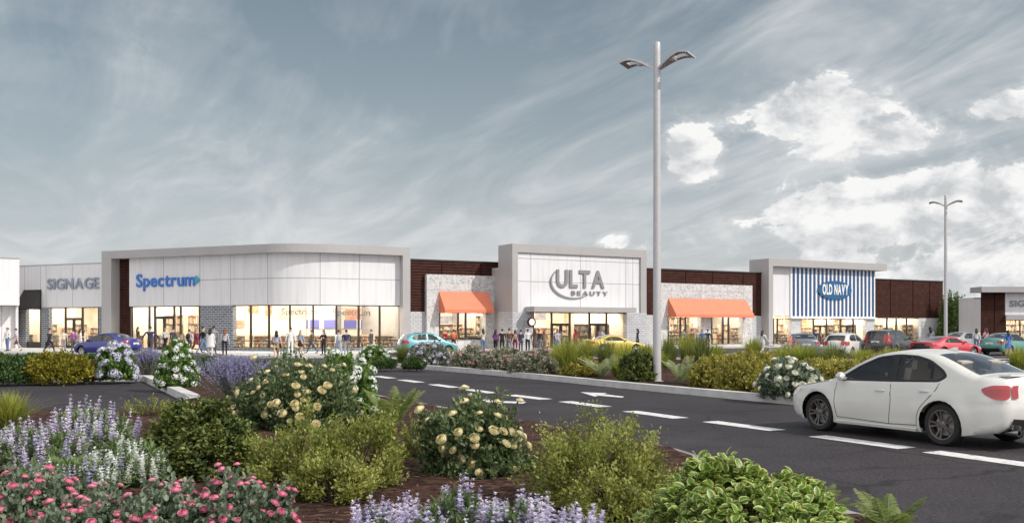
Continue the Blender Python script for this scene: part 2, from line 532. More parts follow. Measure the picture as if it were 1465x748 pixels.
w = bpy.data.worlds.new('World'); SC.world = w; w.use_nodes = True
nt = w.node_tree; nt.nodes.clear()
wo = nt.nodes.new('ShaderNodeOutputWorld'); bg = N(nt, 'Background'); bg.inputs['Strength'].default_value = .12
sky = N(nt, 'TexSky'); sky.sky_type = 'NISHITA'; sky.sun_disc = False
sky.sun_elevation = SUN_EL; sky.sun_rotation = math.atan2(SUN_DIR.x, SUN_DIR.y)
sky.air_density = 1.0; sky.dust_density = 1.2; sky.ozone_density = 1.5
hs = N(nt, 'HueSaturation'); hs.inputs['Saturation'].default_value = 1.0; hs.inputs['Value'].default_value = .52; hs.inputs['Hue'].default_value = .475
nt.links.new(sky.outputs[0], hs.inputs['Color'])
tc = N(nt, 'TexCoord')
sp = N(nt, 'SeparateXYZ'); nt.links.new(tc.outputs['Generated'], sp.inputs[0])


def mth(op, a, b=None, c=None, clamp=False):
    n = N(nt, 'Math', operation=op); n.use_clamp = clamp
    for k, v in enumerate((a, b, c)):
        if v is None: continue
        if hasattr(v, 'is_output'): nt.links.new(v, n.inputs[k])
        else: n.inputs[k].default_value = v
    return n.outputs[0]


X, Y, Z = sp.outputs
# high cirrus: a flat layer far overhead, streaked along one wind direction
zz = mth('MAXIMUM', mth('ADD', Z, .16), .04)
cb = N(nt, 'CombineXYZ')
nt.links.new(mth('DIVIDE', X, zz), cb.inputs[0]); nt.links.new(mth('DIVIDE', Y, zz), cb.inputs[1])


def cloud_noise(vec, scale, rot, loc, nscale, detail, rough, dist):
    m0 = N(nt, 'Mapping'); m0.inputs['Rotation'].default_value = (0, 0, R(rot)); nt.links.new(vec, m0.inputs['Vector'])
    mp = N(nt, 'Mapping'); mp.inputs['Location'].default_value = loc; mp.inputs['Scale'].default_value = scale
    nt.links.new(m0.outputs[0], mp.inputs['Vector'])
    n = N(nt, 'TexNoise'); n.inputs['Scale'].default_value = nscale; n.inputs['Detail'].default_value = detail
    n.inputs['Roughness'].default_value = rough; n.inputs['Distortion'].default_value = dist
    nt.links.new(mp.outputs[0], n.inputs['Vector'])
    return n.outputs['Fac']


c1 = cloud_noise(cb.outputs[0], (.8, 1.9, 1), -112, (3.1, 1.7, 0), 1.0, 10, .60, 1.9)
c2 = cloud_noise(cb.outputs[0], (.55, .75, 1), -100, (9.3, 4.2, 0), 1.0, 5, .55, .5)
c3 = cloud_noise(cb.outputs[0], (1.3, 4.5, 1), -122, (1.3, 7.7, 0), 1.0, 10, .66, 2.6)
cir = mth('ADD', mth('ADD', mth('MULTIPLY', c1, .45), mth('MULTIPLY', c2, .62)), mth('MULTIPLY', c3, .10))
cirr = ramp(nt, [(.50, 0.0), (.60, .17), (.69, .48), (.80, .86)]); nt.links.new(cir, cirr.inputs['Fac'])
# fair-weather cumulus: heaps of noise gathered round a few bearings
heaps = None
for az, el, sa, se, amp in ((10.4, 9.8, 1.7, 1.6, .62), (17.3, 12.0, 5.0, 1.7, .72), (20.5, 10.2, 4.6, 1.3, .68), (26.6, 11.4, 3.0, 1.2, .58), (22.5, 6.3, 8.5, 2.4, .76),
                            (12.9, 12.6, .8, .7, .5), (7.2, 5.0, 3.0, .7, .5), (25, 2.6, 11, 2.6, .66)):
    a = R(az); e = R(el)
    ax = mth('SUBTRACT', mth('ARCTAN2', X, Y), a); ez = mth('SUBTRACT', mth('ARCSINE', Z), e)
    ez2 = mth('MULTIPLY', ez, 1 / R(se)); ax2 = mth('MULTIPLY', ax, 1 / R(sa))
    g = mth('MULTIPLY', mth('POWER', 2.718, mth('MULTIPLY', mth('ADD', mth('MULTIPLY', ax2, ax2), mth('MULTIPLY', ez2, ez2)), -.7)), amp)
    heaps = g if heaps is None else mth('MAXIMUM', heaps, g)
q1 = cloud_noise(tc.outputs['Generated'], (1, 1, 1.6), 0, (2.2, 1, 4.0), 15, 11, .62, .3)
q2 = cloud_noise(tc.outputs['Generated'], (1, 1, 1.6), 0, (2.217, .992, 4.028), 15, 5, .58, .3)   # the same field towards the sun: shaded sides
cum = mth('ADD', mth('MULTIPLY', q1, 1.15), heaps)
cumr = ramp(nt, [(.82, 0.0), (.95, .24), (1.08, .64), (1.30, .92)])
nt.links.new(mth('MULTIPLY', cum, 1.0), cumr.inputs['Fac'])
shade = mth('SUBTRACT', q1, q2)
shr = ramp(nt, [(.38, (4.9, 5.05, 5.2)), (.5, (6.7, 6.75, 6.8)), (.60, (8.2, 8.15, 8.0))])
nt.links.new(mth('ADD', mth('MULTIPLY', shade, 1.0), .5), shr.inputs['Fac'])
# pale haze low over the horizon
m0 = N(nt, 'MixRGB'); m0.inputs['Color2'].default_value = (5.2, 5.42, 5.6, 1)
nt.links.new(mth('MULTIPLY', mth('POWER', 2.718, mth('MULTIPLY', mth('MAXIMUM', Z, 0), -4.6)), .95), m0.inputs['Fac']); nt.links.new(hs.outputs['Color'], m0.inputs['Color1'])
m1 = N(nt, 'MixRGB'); m1.inputs['Color2'].default_value = (6.5, 6.6, 6.7, 1)
nt.links.new(cirr.outputs['Color'], m1.inputs['Fac']); nt.links.new(m0.outputs['Color'], m1.inputs['Color1'])
m2 = N(nt, 'MixRGB')
nt.links.new(cumr.outputs['Color'], m2.inputs['Fac']); nt.links.new(m1.outputs['Color'], m2.inputs['Color1']); nt.links.new(shr.outputs['Color'], m2.inputs['Color2'])
# bright cloud sheet added out of view, behind and overhead, to fill the shade
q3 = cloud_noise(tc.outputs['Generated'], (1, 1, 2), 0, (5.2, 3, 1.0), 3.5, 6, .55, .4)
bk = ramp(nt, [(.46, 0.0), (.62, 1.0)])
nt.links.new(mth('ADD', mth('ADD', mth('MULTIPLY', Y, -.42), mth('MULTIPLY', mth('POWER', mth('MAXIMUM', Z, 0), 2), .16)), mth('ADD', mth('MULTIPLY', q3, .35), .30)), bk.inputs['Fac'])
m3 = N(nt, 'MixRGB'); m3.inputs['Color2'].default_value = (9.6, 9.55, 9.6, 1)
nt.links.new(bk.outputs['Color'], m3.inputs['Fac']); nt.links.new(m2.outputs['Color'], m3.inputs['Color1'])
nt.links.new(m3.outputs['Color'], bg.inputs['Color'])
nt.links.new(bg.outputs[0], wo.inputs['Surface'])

SC.view_settings.view_transform = 'Standard'; SC.view_settings.look = 'None'
SC.view_settings.exposure = 0; SC.view_settings.gamma = 1; SC.view_settings.use_curve_mapping = False
SC.render.engine = 'CYCLES'
SC.cycles.use_denoising = True
SC.cycles.max_bounces = 8; SC.cycles.transparent_max_bounces = 16
SC.cycles.sample_clamp_indirect = 6.0
SC.cycles.use_adaptive_sampling = True; SC.cycles.adaptive_threshold = .015


# ------------------------------------------------------------------ ground
def smooth_line(pts, step=1.0):
    P = [Vector(p) for p in pts]
    out = []
    for k in range(len(P) - 1):
        a, b, c, d = P[max(k - 1, 0)], P[k], P[k + 1], P[min(k + 2, len(P) - 1)]
        n = max(1, int((c - b).length / step))
        for q in range(n):
            t = q / n
            out.append(.5 * ((2 * b) + (c - a) * t + (2 * a - 5 * b + 4 * c - d) * t * t + (3 * b - a - 3 * c + d) * t ** 3))
    out.append(P[-1])
    return out


def sheet(name, poly, z, mat, parent=None, kind='structure'):
    mb = MB(); vs = [Vector((p[0], p[1])) for p in poly]
    r = geometry.delaunay_2d_cdt(vs, [], [list(range(len(vs)))], 1, 1e-4)
    for f in r[2]: mb.face([(r[0][i].x, r[0][i].y, z) for i in f])
    o = mb.build(name, mat, parent, merge=1e-4)
    for p in o.data.polygons:
        if p.normal.z < 0: p.flip()
    return tag(o, kind=kind)


g = MB(); g.face([(-900, -60, 0), (900, -60, 0), (900, 1500, 0), (-900, 1500, 0)])
tag(g.build('ground', M['ground']), kind='structure')

DASH = [(450, 526), (549, 539.5), (587, 545), (635, 552), (686, 559.5), (755, 568), (836, 578), (936, 593), (1062, 609), (1230, 632), (1412, 657)]
DW = [gp(*p) for p in DASH]

NEAR_KERB = smooth_line([(6.6, 4.4), (4.8, 6.6), (3.45, 8.6), (2.72, 11.0), (2.36, 13.9), (.55, 17.5), (-1.1, 20.6), (-4.2, 26.6), (-8.1, 34.7), (-12.0, 43.0), (-15.0, 49.5)], .6)
BACK_L = smooth_line([(-15.0, 49.5), (-18.5, 54.5), (-25, 57.5), (-34, 59.2), (-50, 60.5)], 1.0)
NOTCH = [(-50, 30.6), gp(205, 545), gp(268, 576), gp(205, 594), (-50, 18.5)]
FAR_KERB = smooth_line([(16.5, 5.5), (13.9, 10.2), (10.4, 17.0), (6.93, 23.5), (3.56, 29.8), (.75, 35.5), (-3.3, 42.5), (-6.8, 47.2), (-9.3, 50.6), (-9.6, 52.0), (-8.6, 53.2), (-5.5, 54.0), (0, 54.3), (8, 53.5), (16, 51.5), (21.5, 50.5), (22.6, 49), (21.5, 44), (19, 30), (19, 14), (20, 5.5)], .8)


def mound(x, y):
    return .045 * noise.noise(Vector((x * .45, y * .45, 3))) + .02 * noise.noise(Vector((x * 1.7, y * 1.7, 8)))


def bed(name, poly, step):
    vs = [Vector((p[0], p[1])) for p in poly]
    n = len(vs)
    x0, x1 = min(v.x for v in vs), max(v.x for v in vs); y0, y1 = min(v.y for v in vs), max(v.y for v in vs)
    y = y0
    pts = list(vs)
    while y < y1:
        st = step * (1 if y < 30 else 2.5)
        x = x0
        while x < x1:
            pts.append(Vector((x + .13 * st, y + .17 * st))); x += st
        y += st
    r = geometry.delaunay_2d_cdt(pts, [], [list(range(n))], 1, 1e-4)
    mb = MB()
    mb.v = [(v.x, v.y, .10 + (0 if any(i < n for i in r[3][k]) else .05 + mound(v.x, v.y))) for k, v in enumerate(r[0])]
    mb.f = [tuple(f) for f in r[2]]; mb.uv = [[(0, 0)] * len(f) for f in r[2]]; mb.m = [0] * len(mb.f)
    o = mb.build(name, M['mulch'], None, smooth=True, angle=180)
    me = o.data
    if sum(p.normal.z for p in me.polygons) < 0:
        me.flip_normals()
    return tag(o, kind='structure')


FGPOLY = [tuple(p) for p in NEAR_KERB] + [tuple(p) for p in BACK_L[1:]] + NOTCH + [(-50, 4.4)]
bed('mulch_bed', FGPOLY, .45)
bed('mulch_bed', [tuple(p) for p in FAR_KERB], .9)


def bedz(x, y): return .14 + mound(x, y)


def gpb(px, py, z=.15):
    y = FOC * (CAM_H - z) / (py - YH)
    return ((px - CX) / FOC * y, y)


def kerb(pts, name='kerb', mat='kerb'):
    P = Path([tuple(p) for p in pts]); mb = MB()
    hh = .19 if mat == 'kerb' else .12; wk = .30 if mat == 'kerb' else .16
    P.box(mb, 0, P.L, 0.0, hh - .015, -wk, .02)
    P.box(mb, 0, P.L, hh - .013, hh, -wk + .002, .012)
    return tag(mb.build(name, M[mat], merge=1e-4), kind='structure')


kerb(NEAR_KERB + BACK_L[1:], mat='kerb_old')
kerb(smooth_line(NOTCH[:2], 3)[:-1] + [Vector(NOTCH[1])] + [Vector(NOTCH[1]) + (Vector(NOTCH[2]) - Vector(NOTCH[1])) * t for t in (.2, .4, .6, .8, 1)])
kerb(FAR_KERB)

# road: the asphalt between the two kerbs, laid a little above the lot
road_poly = [(p[0] + .02, p[1] + .01) for p in NEAR_KERB] + [(-18, 56), (-12, 60), (-8.5, 57), (-10.2, 52.0)] + [(p[0] - .05, p[1] - .03) for p in FAR_KERB[:FAR_KERB.index(next(q for q in FAR_KERB if q.y >= 50.5))][::-1]]
sheet('road', road_poly, .004, M['road'])
sheet('road', [(-50, 30.5), (NOTCH[1][0] - .03, NOTCH[1][1] - .06), (NOTCH[2][0] - .06, NOTCH[2][1]), (NOTCH[3][0], NOTCH[3][1]), (-50, 18.6)], .004, M['road'])

# painted dashes: each runs along the lane direction
for k, (x, y) in enumerate(DW):
    a = Vector(DW[max(k - 1, 0)]); b = Vector(DW[min(k + 1, len(DW) - 1)])
    d = (b - a).normalized(); n = Vector((d.y, -d.x)); c = Vector((x, y))
    ln = .94 if k > 1 else (.9 if k == 1 else 1.6)
    hw = .2 if k else .14
    mb = MB()
    mb.face([(*(c + d * ln * s0 + n * hw * s1), .008) for s0, s1 in ((-1, -1), (-1, 1), (1, 1), (1, -1))])
    o = mb.build('lane_marking', M['paint']); tag(o, kind='structure')
    for p in o.data.polygons:
        if p.normal.z < 0: p.flip()


def ground_poly(name, pxs, z=.008):
    mb = MB(); mb.face([(*gp(*p), z) for p in pxs]); o = mb.build(name, M['paint'])
    for p in o.data.polygons:
        if p.normal.z < 0: p.flip()
    return tag(o, kind='structure')


def arrow(tip, wing_a, wing_b, t0, t1, t2, t3):
    mb = MB()
    mb.face([(*gp(*p), .008) for p in (tip, wing_a, wing_b)])
    mb.face([(*gp(*p), .009) for p in (t0, t1, t2, t3)])
    o = mb.build('road_arrow', M['paint']); tag(o, kind='structure')
    for p in o.data.polygons:
        if p.normal.z < 0: p.flip()


arrow((830.5, 561), (868.7, 562.3), (851, 567.3), (853, 565.6), (863, 563.7), (893, 567.3), (890, 568.9))
arrow((658, 571), (702, 571.8), (690, 576.5), (690, 575), (700, 573), (753, 575), (748, 577.5))
# lot stripes seen past the island
for (a, b, c, d) in (((1412, 513), (1450, 513), (1450, 513.8), (1410, 513.8)), ((1418, 516.2), (1448, 516.2), (1448, 517.4), (1416, 517.4)), ((1424, 519.5), (1446, 519.5), (1446, 520.8), (1422, 520.8)),
                     ((1022, 506.2), (1052, 506.2), (1050, 507), (1020, 507))):
    ground_poly('bay_marking', (a, b, c, d), .006)
# ------------------------------------------------------------------ the strip of shops
GZ = .15                                              # pavement level
UR = Vector((.861, .509)).normalized(); NR = Vector((UR.y, -UR.x))      # right hand fronts
UL = Vector((.907, -.421)).normalized()


def at2(px, y): return Vector((at(px, y), y))


# plan lines
p380 = at2(380, 69.4); p145 = p380 - UL * 15.93
p515 = at2(515, 70.6)
ctrl = p380 + UL * 2.77
arc = [(p380 * (1 - t) ** 2 + ctrl * 2 * t * (1 - t) + p515 * t * t) for t in [k / 14 for k in range(15)]]
p587 = p515 + UR * 3.98
SP = Path([p145] + arc + [p587])                      # big white corner store
sg1 = at2(145, 79.0)
SG = Path([sg1 - UL * 10.2, sg1 + UL * .6])           # small store on its left
lb1 = at2(21, 80.0)
LB = Path([lb1 - UR * 22, lb1 + UR * .35])            # white building at the far left
w587 = at2(587, 75.27)
W1 = Path([w587 - UR * .4, w587 + UR * 9.6])
u733 = at2(733, 76.1)
UTe = Path([u733, u733 + UR * 40])
UT = Path([u733, u733 + UR * UTe.s_of(925)])
WW = Path([w587, w587 + UR * 80])                     # the recessed wall plane carried on to the right
W2 = Path([WW.P(WW.s_of(922)), WW.P(WW.s_of(1096))])
on1 = at2(1100, 93.2)
ONe = Path([on1, on1 + UR * 40])
ON = Path([on1, on1 + UR * ONe.s_of(1254)])
EW = Path([WW.P(WW.s_of(1247)), WW.P(WW.s_of(1349))])
LAMP_ROWS = []


def store(name, label, path):
    p = path.P(path.L / 2, 0)
    return thing(name, label, 'shop building', (p.x, p.y, 0))


def louvers(name, path, s0, s1, z0, z1, d, parent, pitch=.22, joints=()):
    mb = MB()
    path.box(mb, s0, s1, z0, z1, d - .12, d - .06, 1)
    z = z0
    S = path.cuts(s0, s1)
    while z < z1 - .02:
        zt = min(z + pitch - .025, z1)
        for a, b in zip(S, S[1:]):
            q = lambda u, dd, zz: (*path.P(u, dd), zz)
            A0, B0, A1, B1 = q(a, d + .03, z), q(b, d + .03, z), q(a, d - .02, zt), q(b, d - .02, zt)
            mb.face([A0, B0, B1, A1], [(a, z), (b, z), (b, zt), (a, zt)], 0)
            A2, B2 = q(a, d - .06, z), q(b, d - .06, z)
            mb.face([A2, B2, B0, A0], None, 0)
            A3, B3 = q(a, d - .06, zt), q(b, d - .06, zt)
            mb.face([A1, B1, B3, A3], None, 0)
        z += pitch
    for j in joints:
        path.box(mb, j - .03, j + .03, z0, z1, d - .05, d + .035, 1)
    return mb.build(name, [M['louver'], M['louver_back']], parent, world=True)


def part_box(name, path, s0, s1, z0, z1, d0, d1, mat, parent):
    mb = MB(); path.box(mb, s0, s1, z0, z1, d0, d1)
    return mb.build(name, mat, parent, world=True, merge=1e-4)


def panel_wall(name, path, s0, s1, z0, z1, d0, d1, parent, vj=(), hj=(), mat=None, jw=.025):
    """wall of flush panels with thin recessed-looking joints standing 3 mm proud"""
    mb = MB(); path.box(mb, s0, s1, z0, z1, d0, d1, 0)
    for j in vj: path.box(mb, j - jw, j + jw, z0 + .01, z1 - .01, d1 - .01, d1 + .003, 1)
    for a, b, z in hj: path.box(mb, a + .01, b - .01, z - jw, z + jw, d1 - .01, d1 + .005, 1)
    return mb.build(name, [mat or M['white_panel'], M['joint']], parent, world=True)


def window(path, s0, s1, z0, z1, d, parent, rail=None, fw=.07, name='window'):
    mb = MB()
    path.box(mb, s0, s0 + fw, z0, z1, d - .06, d + .06); path.box(mb, s1 - fw, s1, z0, z1, d - .06, d + .06)
    path.box(mb, s0 + fw, s1 - fw, z0, z0 + fw, d - .06, d + .05); path.box(mb, s0 + fw, s1 - fw, z1 - fw, z1, d - .06, d + .05)
    for r in (rail or ()): path.box(mb, s0 + fw, s1 - fw, r - .035, r + .035, d - .05, d + .045)
    f = mb.build(name, M['dark_frame'], parent, world=True)
    pm = MB()
    a, b = path.P(s0 + fw, d), path.P(s1 - fw, d)
    S = path.cuts(s0 + fw, s1 - fw)
    for u, v in zip(S, S[1:]):
        a, b = path.P(u, d), path.P(v, d)
        pm.face([(a.x, a.y, z0 + fw), (b.x, b.y, z0 + fw), (b.x, b.y, z1 - fw), (a.x, a.y, z1 - fw)])
    pm.build('pane', M['pane'], f, world=True)
    return f


def door_pair(path, s0, s1, z0, z1, d, parent):
    """double glazed door: a leaf each side of the middle stile"""
    mid = (s0 + s1) / 2
    for a, b, side in ((s0, mid, 1), (mid, s1, -1)):
        mb = MB()
        path.box(mb, a + .01, a + .12, z0, z1, d - .04, d + .07); path.box(mb, b - .12, b - .01, z0, z1, d - .04, d + .07)
        path.box(mb, a + .12, b - .12, z0, z0 + .22, d - .04, d + .065); path.box(mb, a + .12, b - .12, z1 - .12, z1, d - .04, d + .065)
        dr = mb.build('door', M['dark_frame'], parent, world=True)
        pm = MB(); A, B = path.P(a + .12, d), path.P(b - .12, d)
        pm.face([(A.x, A.y, z0 + .22), (B.x, B.y, z0 + .22), (B.x, B.y, z1 - .12), (A.x, A.y, z1 - .12)])
        pm.build('pane', M['pane'], dr, world=True)
        hb = MB(); hs_ = b - .06 if side > 0 else a + .06
        h0, h1 = path.P(hs_, d + .13), path.P(hs_, d + .07)
        hb.tube([(*h1, z0 + .85), (*h0, z0 + .85), (*h0, z0 + 1.35), (*h1, z0 + 1.35)], .02, 6)
        hb.build('handle', M['steel'], dr, world=True)


def glazing(path, pxs, z0, z1, d, parent, rail=None, doors=(), floor_z=GZ):
    """row of windows between the given pixel columns; doors: indices whose lower part is a pair of doors"""
    ss = [path.s_of(p, d) for p in pxs]
    for k, (a, b) in enumerate(zip(ss, ss[1:])):
        hit = [h for i, h in doors if i == k]
        if hit:
            window(path, a, b, hit[0] + .004, z1, d, parent, name='transom_window')
            door_pair(path, a, b, floor_z, hit[0], d, parent)
        else:
            window(path, a, b, z0, z1, d, parent, rail)


def room(path, s0, s1, z1, d0, d1, parent, lamps=3, wall=None, s0b=None, s1b=None):
    """floor, back and side walls and ceiling of a shop; open at the front"""
    q = lambda s, d, z: (*path.P(s, d), z)
    S = path.cuts(s0, s1)
    mb = MB()
    for a, b in zip(S, S[1:]):
        mb.face([q(a, d0, GZ - .01), q(b, d0, GZ - .01), q(b, d1, GZ - .01), q(a, d1, GZ - .01)], None, 1)
        mb.face([q(a, d0, z1), q(a, d1, z1), q(b, d1, z1), q(b, d0, z1)], None, 0)
        mb.face([q(a, d0, GZ), q(b, d0, GZ), q(b, d0, z1), q(a, d0, z1)], None, 0)
    mb.face([q(s0, d0, GZ), q(s0, d1, GZ), q(s0, d1, z1), q(s0, d0, z1)], None, 0)
    mb.face([q(s1, d0, GZ), q(s1, d1, GZ), q(s1, d1, z1), q(s1, d0, z1)], None, 0)
    mb.build('interior_room', [wall or M['room_wall'], M['room_floor']], parent, world=True)
    n = max(1, int((s1 - s0) / 1.9))
    for r in range(lamps):
        dd = d1 - .9 - r * (abs(d1 - d0) - 1.2) / lamps
        for k in range(n):
            c = s0 + (k + .5) * (s1 - s0) / n
            lm = MB()
            path.box(lm, c - .45, c + .45, z1 - .09, z1 - .04, dd - .2, dd + .2)
            lm.build('ceiling_light', M['lamp_warm'], parent, world=True)


def shell(path, s0, s1, z1, d_front, depth, parent, mat=None):
    """roof slab and the flank / rear walls behind a front"""
    q = lambda s, d, z: (*path.P(s, d), z)
    mb = MB()
    path.box(mb, s0, s1, z1 - .25, z1, -depth, d_front)
    mb.build('roof', M['roofing'], parent, world=True)
    mb = MB()
    path.box(mb, s0, s1, 0, z1 - .26, -depth, -depth + .25)
    path.box(mb, s0, s0 + .2, 0, z1 - .26, -depth + .252, d_front)
    path.box(mb, s1 - .2, s1, 0, z1 - .26, -depth + .252, d_front)
    mb.build('side_wall', mat or M['white_panel'], parent, world=True)


def awning(path, s0, s1, zt, zb, proj, drop, d, parent, mat):
    q = lambda s, dd, z: (*path.P(s, dd), z)
    mb = MB()
    th = .04
    mb.face([q(s0, d, zt), q(s0, d + proj, zb), q(s1, d + proj, zb), q(s1, d, zt)])
    mb.face([q(s0, d + proj, zb), q(s0, d + proj, zb - drop), q(s1, d + proj, zb - drop), q(s1, d + proj, zb)])
    mb.face([q(s0, d + proj - th, zb), q(s1, d + proj - th, zb), q(s1, d + proj - th, zb - drop), q(s0, d + proj - th, zb - drop)])
    mb.face([q(s0, d + proj, zb - drop), q(s0, d + proj - th, zb - drop), q(s1, d + proj - th, zb - drop), q(s1, d + proj, zb - drop)])
    mb.face([q(s0, d, zt - th * 2), q(s1, d, zt - th * 2), q(s1, d + proj - th, zb - th), q(s0, d + proj - th, zb - th)])
    for s in (s0, s1):
        mb.face([q(s, d, zt), q(s, d + proj, zb), q(s, d + proj, zb - drop), q(s, d, zb - drop)])
    aw = mb.build('awning', mat, parent, world=True)
    fr = MB()
    for s in (s0 + .08, (s0 + s1) / 2, s1 - .08):
        fr.tube([q(s, d, zb - drop + .05), q(s, d + proj - .1, zb - drop + .05)], .02, 6)
    fr.build('awning_bracket', M['steel'], aw, world=True)


def text_mesh(name, s, height, depth, mat, parent=None, bold=0.0, xscale=1.0, spacing=1.0, align='CENTER'):
    cu = bpy.data.curves.new(name, 'FONT'); cu.body = s; cu.size = 1; cu.extrude = depth / 2 / height * .72; cu.offset = bold
    cu.align_x = align; cu.align_y = 'CENTER'; cu.space_character = spacing; cu.resolution_u = 4
    t = bpy.data.objects.new(name, cu); COL.objects.link(t)
    dg = bpy.context.evaluated_depsgraph_get()
    me = bpy.data.meshes.new_from_object(t.evaluated_get(dg))
    bpy.data.objects.remove(t)
    k = height / .72
    me.transform(Matrix(((k * xscale, 0, 0, 0), (0, 0, -k, 0), (0, k, 0, 0), (0, 0, 0, 1))))
    if mat is not None: me.materials.clear(); me.materials.append(mat)
    o = bpy.data.objects.new(name, me); COL.objects.link(o)
    if parent is not None: o.parent = parent
    return o


def letters(s, height, depth, mat, parent, bold=0.0, xscale=1.0, spacing=1.0, z=0.0, x=0.0, name='letter', width=None):
    """every letter of a word is a part; returns the word's width"""
    tmp = [text_mesh(name, c, height, depth, mat, None, bold, xscale, 1, 'LEFT') if c != ' ' else None for c in s]
    wds = []
    for t in tmp:
        if t is None: wds.append(height * .36 * xscale); continue
        xs = [v.co.x for v in t.data.vertices]; wds.append(max(xs) - min(xs))
    gap = height * .13 * spacing
    tot = sum(wds) + gap * (len(s) - 1)
    k = 1.0 if width is None else width / tot
    cx = x - tot * k / 2
    for t, wd in zip(tmp, wds):
        if t is not None:
            x0 = min(v.co.x for v in t.data.vertices)
            for v in t.data.vertices: v.co.x = (v.co.x - x0) * k
            t.location = (cx, 0, z)
            t.parent = parent
        cx += (wd + gap) * k
    return tot * k


def sign_at(path, px, py, d, name, label, cat='sign', group=None):
    s = path.s_of(px, d); p, a = path.frame(s, d)
    return thing(name, label, cat, (p.x, p.y, zat(py, p.y)), a, group)


# ---- white building at the far left
t = store('shop_building', 'plain white building with an overhanging upper wall, cut off by the left edge', LB)
zt = 7.45
panel_wall('upper_wall', LB, 0, LB.L, 3.65, zt, -1.2, 0, t, vj=[LB.L - 3.2, LB.L - 8])
part_box('parapet_cap', LB, -.02, LB.L + .03, zt + .003, zt + .08, -1.25, .05, M['grey_light'], t)
panel_wall('lower_wall', LB, 0, LB.L - .05, 0, 3.647, -2.0, -1.7, t, vj=[LB.L - 1.2])
shell(LB, 0, LB.L, zt - .1, -1.21, 12, t)

# ---- small store with the grey letters
t = store('shop_building', 'small white store with blue-grey brick piers and a black awning', SG)
S = SG.s_of
zt = 7.0
panel_wall('upper_wall', SG, 0, SG.L, 3.5, zt, -.3, 0, t, vj=[S(35), S(58), S(66), S(104)])
part_box('parapet_cap', SG, -.02, SG.L, zt + .003, zt + .07, -.35, .04, M['grey_light'], t)
for a, b in ((24, 37), (59, 70)):
    part_box('brick_pier', SG, S(a, .05), S(b, .05), 0, 3.497, -.3, .05, M['blue_brick'], t)
part_box('brick_pier', SG, S(142), SG.L, 0, 3.497, -.3, .04, M['blue_brick'], t)
part_box('base_plinth', SG, S(38), S(58.5), 0, .55, -.28, -.08, M['dark_frame'], t)
glazing(SG, [37.3, 58.8], .553, 3.495, -.1, t)
glazing(SG, [70.3, 94, 118.5, 141.8], .25, 3.495, -.1, t, doors=[(1, 2.55)])
room(SG, .3, SG.L - .1, 3.9, -8, -.35, t)
shell(SG, 0, SG.L, 6.6, -.31, 13, t)
awning(SG, S(34), S(59.5), 5.0, 3.45, .95, .12, .003, t, M['awning_black'])
sg = sign_at(SG, 104, 406.5, .08, 'store_sign', 'slate grey capital letters SIGNAGE on the small white store left of the corner store')
letters('SIGNAGE', .88, .06, M['sign_slate'], sg, bold=.02, width=(S(141) - S(67)))

# ---- curved corner store
t = store('shop_building', 'largest white store with a curved front, grey portal frame and long row of tall windows', SP)
S = lambda px, d=0: SP.s_of(px, d)
FT = 7.75
sl, sr = 0.0, SP.L
mb = MB()
SP.box(mb, sl, sr, 7.15, FT, -1.3, 0); SP.box(mb, sl, S(159), 0, 7.147, -1.3, 0); SP.box(mb, S(576.5), sr, 0, 7.147, -1.3, 0)
for px in (380, 515): SP.box(mb, S(px) - .015, S(px) + .015, 7.16, FT - .01, -.01, .004, 1)
mb.build('portal_frame', [M['grey_metal'], M['joint']], t, world=True)
louvers('louver_panel', SP, S(158, -.9), S(185.5, -.62), .15, 7.15, -.85, t)
wz = 3.46
D0 = -.55
panel_wall('white_wall', SP, S(185, D0), S(577.5, D0), wz, 7.149, -1.0, D0, t,
           vj=[S(p, D0) for p in (234, 286, 330, 383, 458, 514)], hj=[(S(286, D0), S(577, D0), 5.35)])
part_box('brick_pier', SP, S(286.5, D0), S(332.5, D0), 0, wz - .003, -1.0, D0 - .02, M['blue_brick'], t)
part_box('brick_plinth', SP, S(332.6, D0), S(577, D0), 0, .35, -1.0, D0 - .02, M['blue_brick'], t)
glazing(SP, [187, 214, 222, 249.6, 258.7, 286], .2, wz - .004, -.7, t, doors=[(2, 2.6)])
glazing(SP, [333, 359, 385, 415, 448, 481, 513, 543, 572], .353, wz - .004, -.7, t, rail=[.88])
part_box('end_post', SP, S(572.3, -.7), S(577.5, -.7), .353, wz - .004, -1.0, -.63, M['dark_frame'], t)
room(SP, S(186, -1), S(576, -1), 4.3, -9, -1.02, t, lamps=4)
shell(SP, .05, sr - .05, 7.2, -1.31, 9.6, t, M['grey_metal'])
sg = sign_at(SP, 236, 401.5, D0 + .06, 'store_sign', 'blue rounded letters with a teal arrowhead on the white wall of the curved corner store')
wd = S(279, D0) - S(195.5, D0)
letters('Spectrum', 1.0, .07, M['sign_blue'], sg, bold=.018, width=wd, spacing=.8)
mb = MB()
ax = wd / 2 + .06
pts = [(ax, -.28), (ax + .12, -.28), (ax + .42, 0), (ax + .12, .3), (ax, .3)]
f = [(x, -.07, z) for x, z in pts]; b = [(x, .07, z) for x, z in pts]
mb.face(f[::-1]); mb.face(b)
for i in range(5): mb.face([f[i], f[(i + 1) % 5], b[(i + 1) % 5], b[i]])
mb.build('arrowhead', M['sign_cyan'], sg)
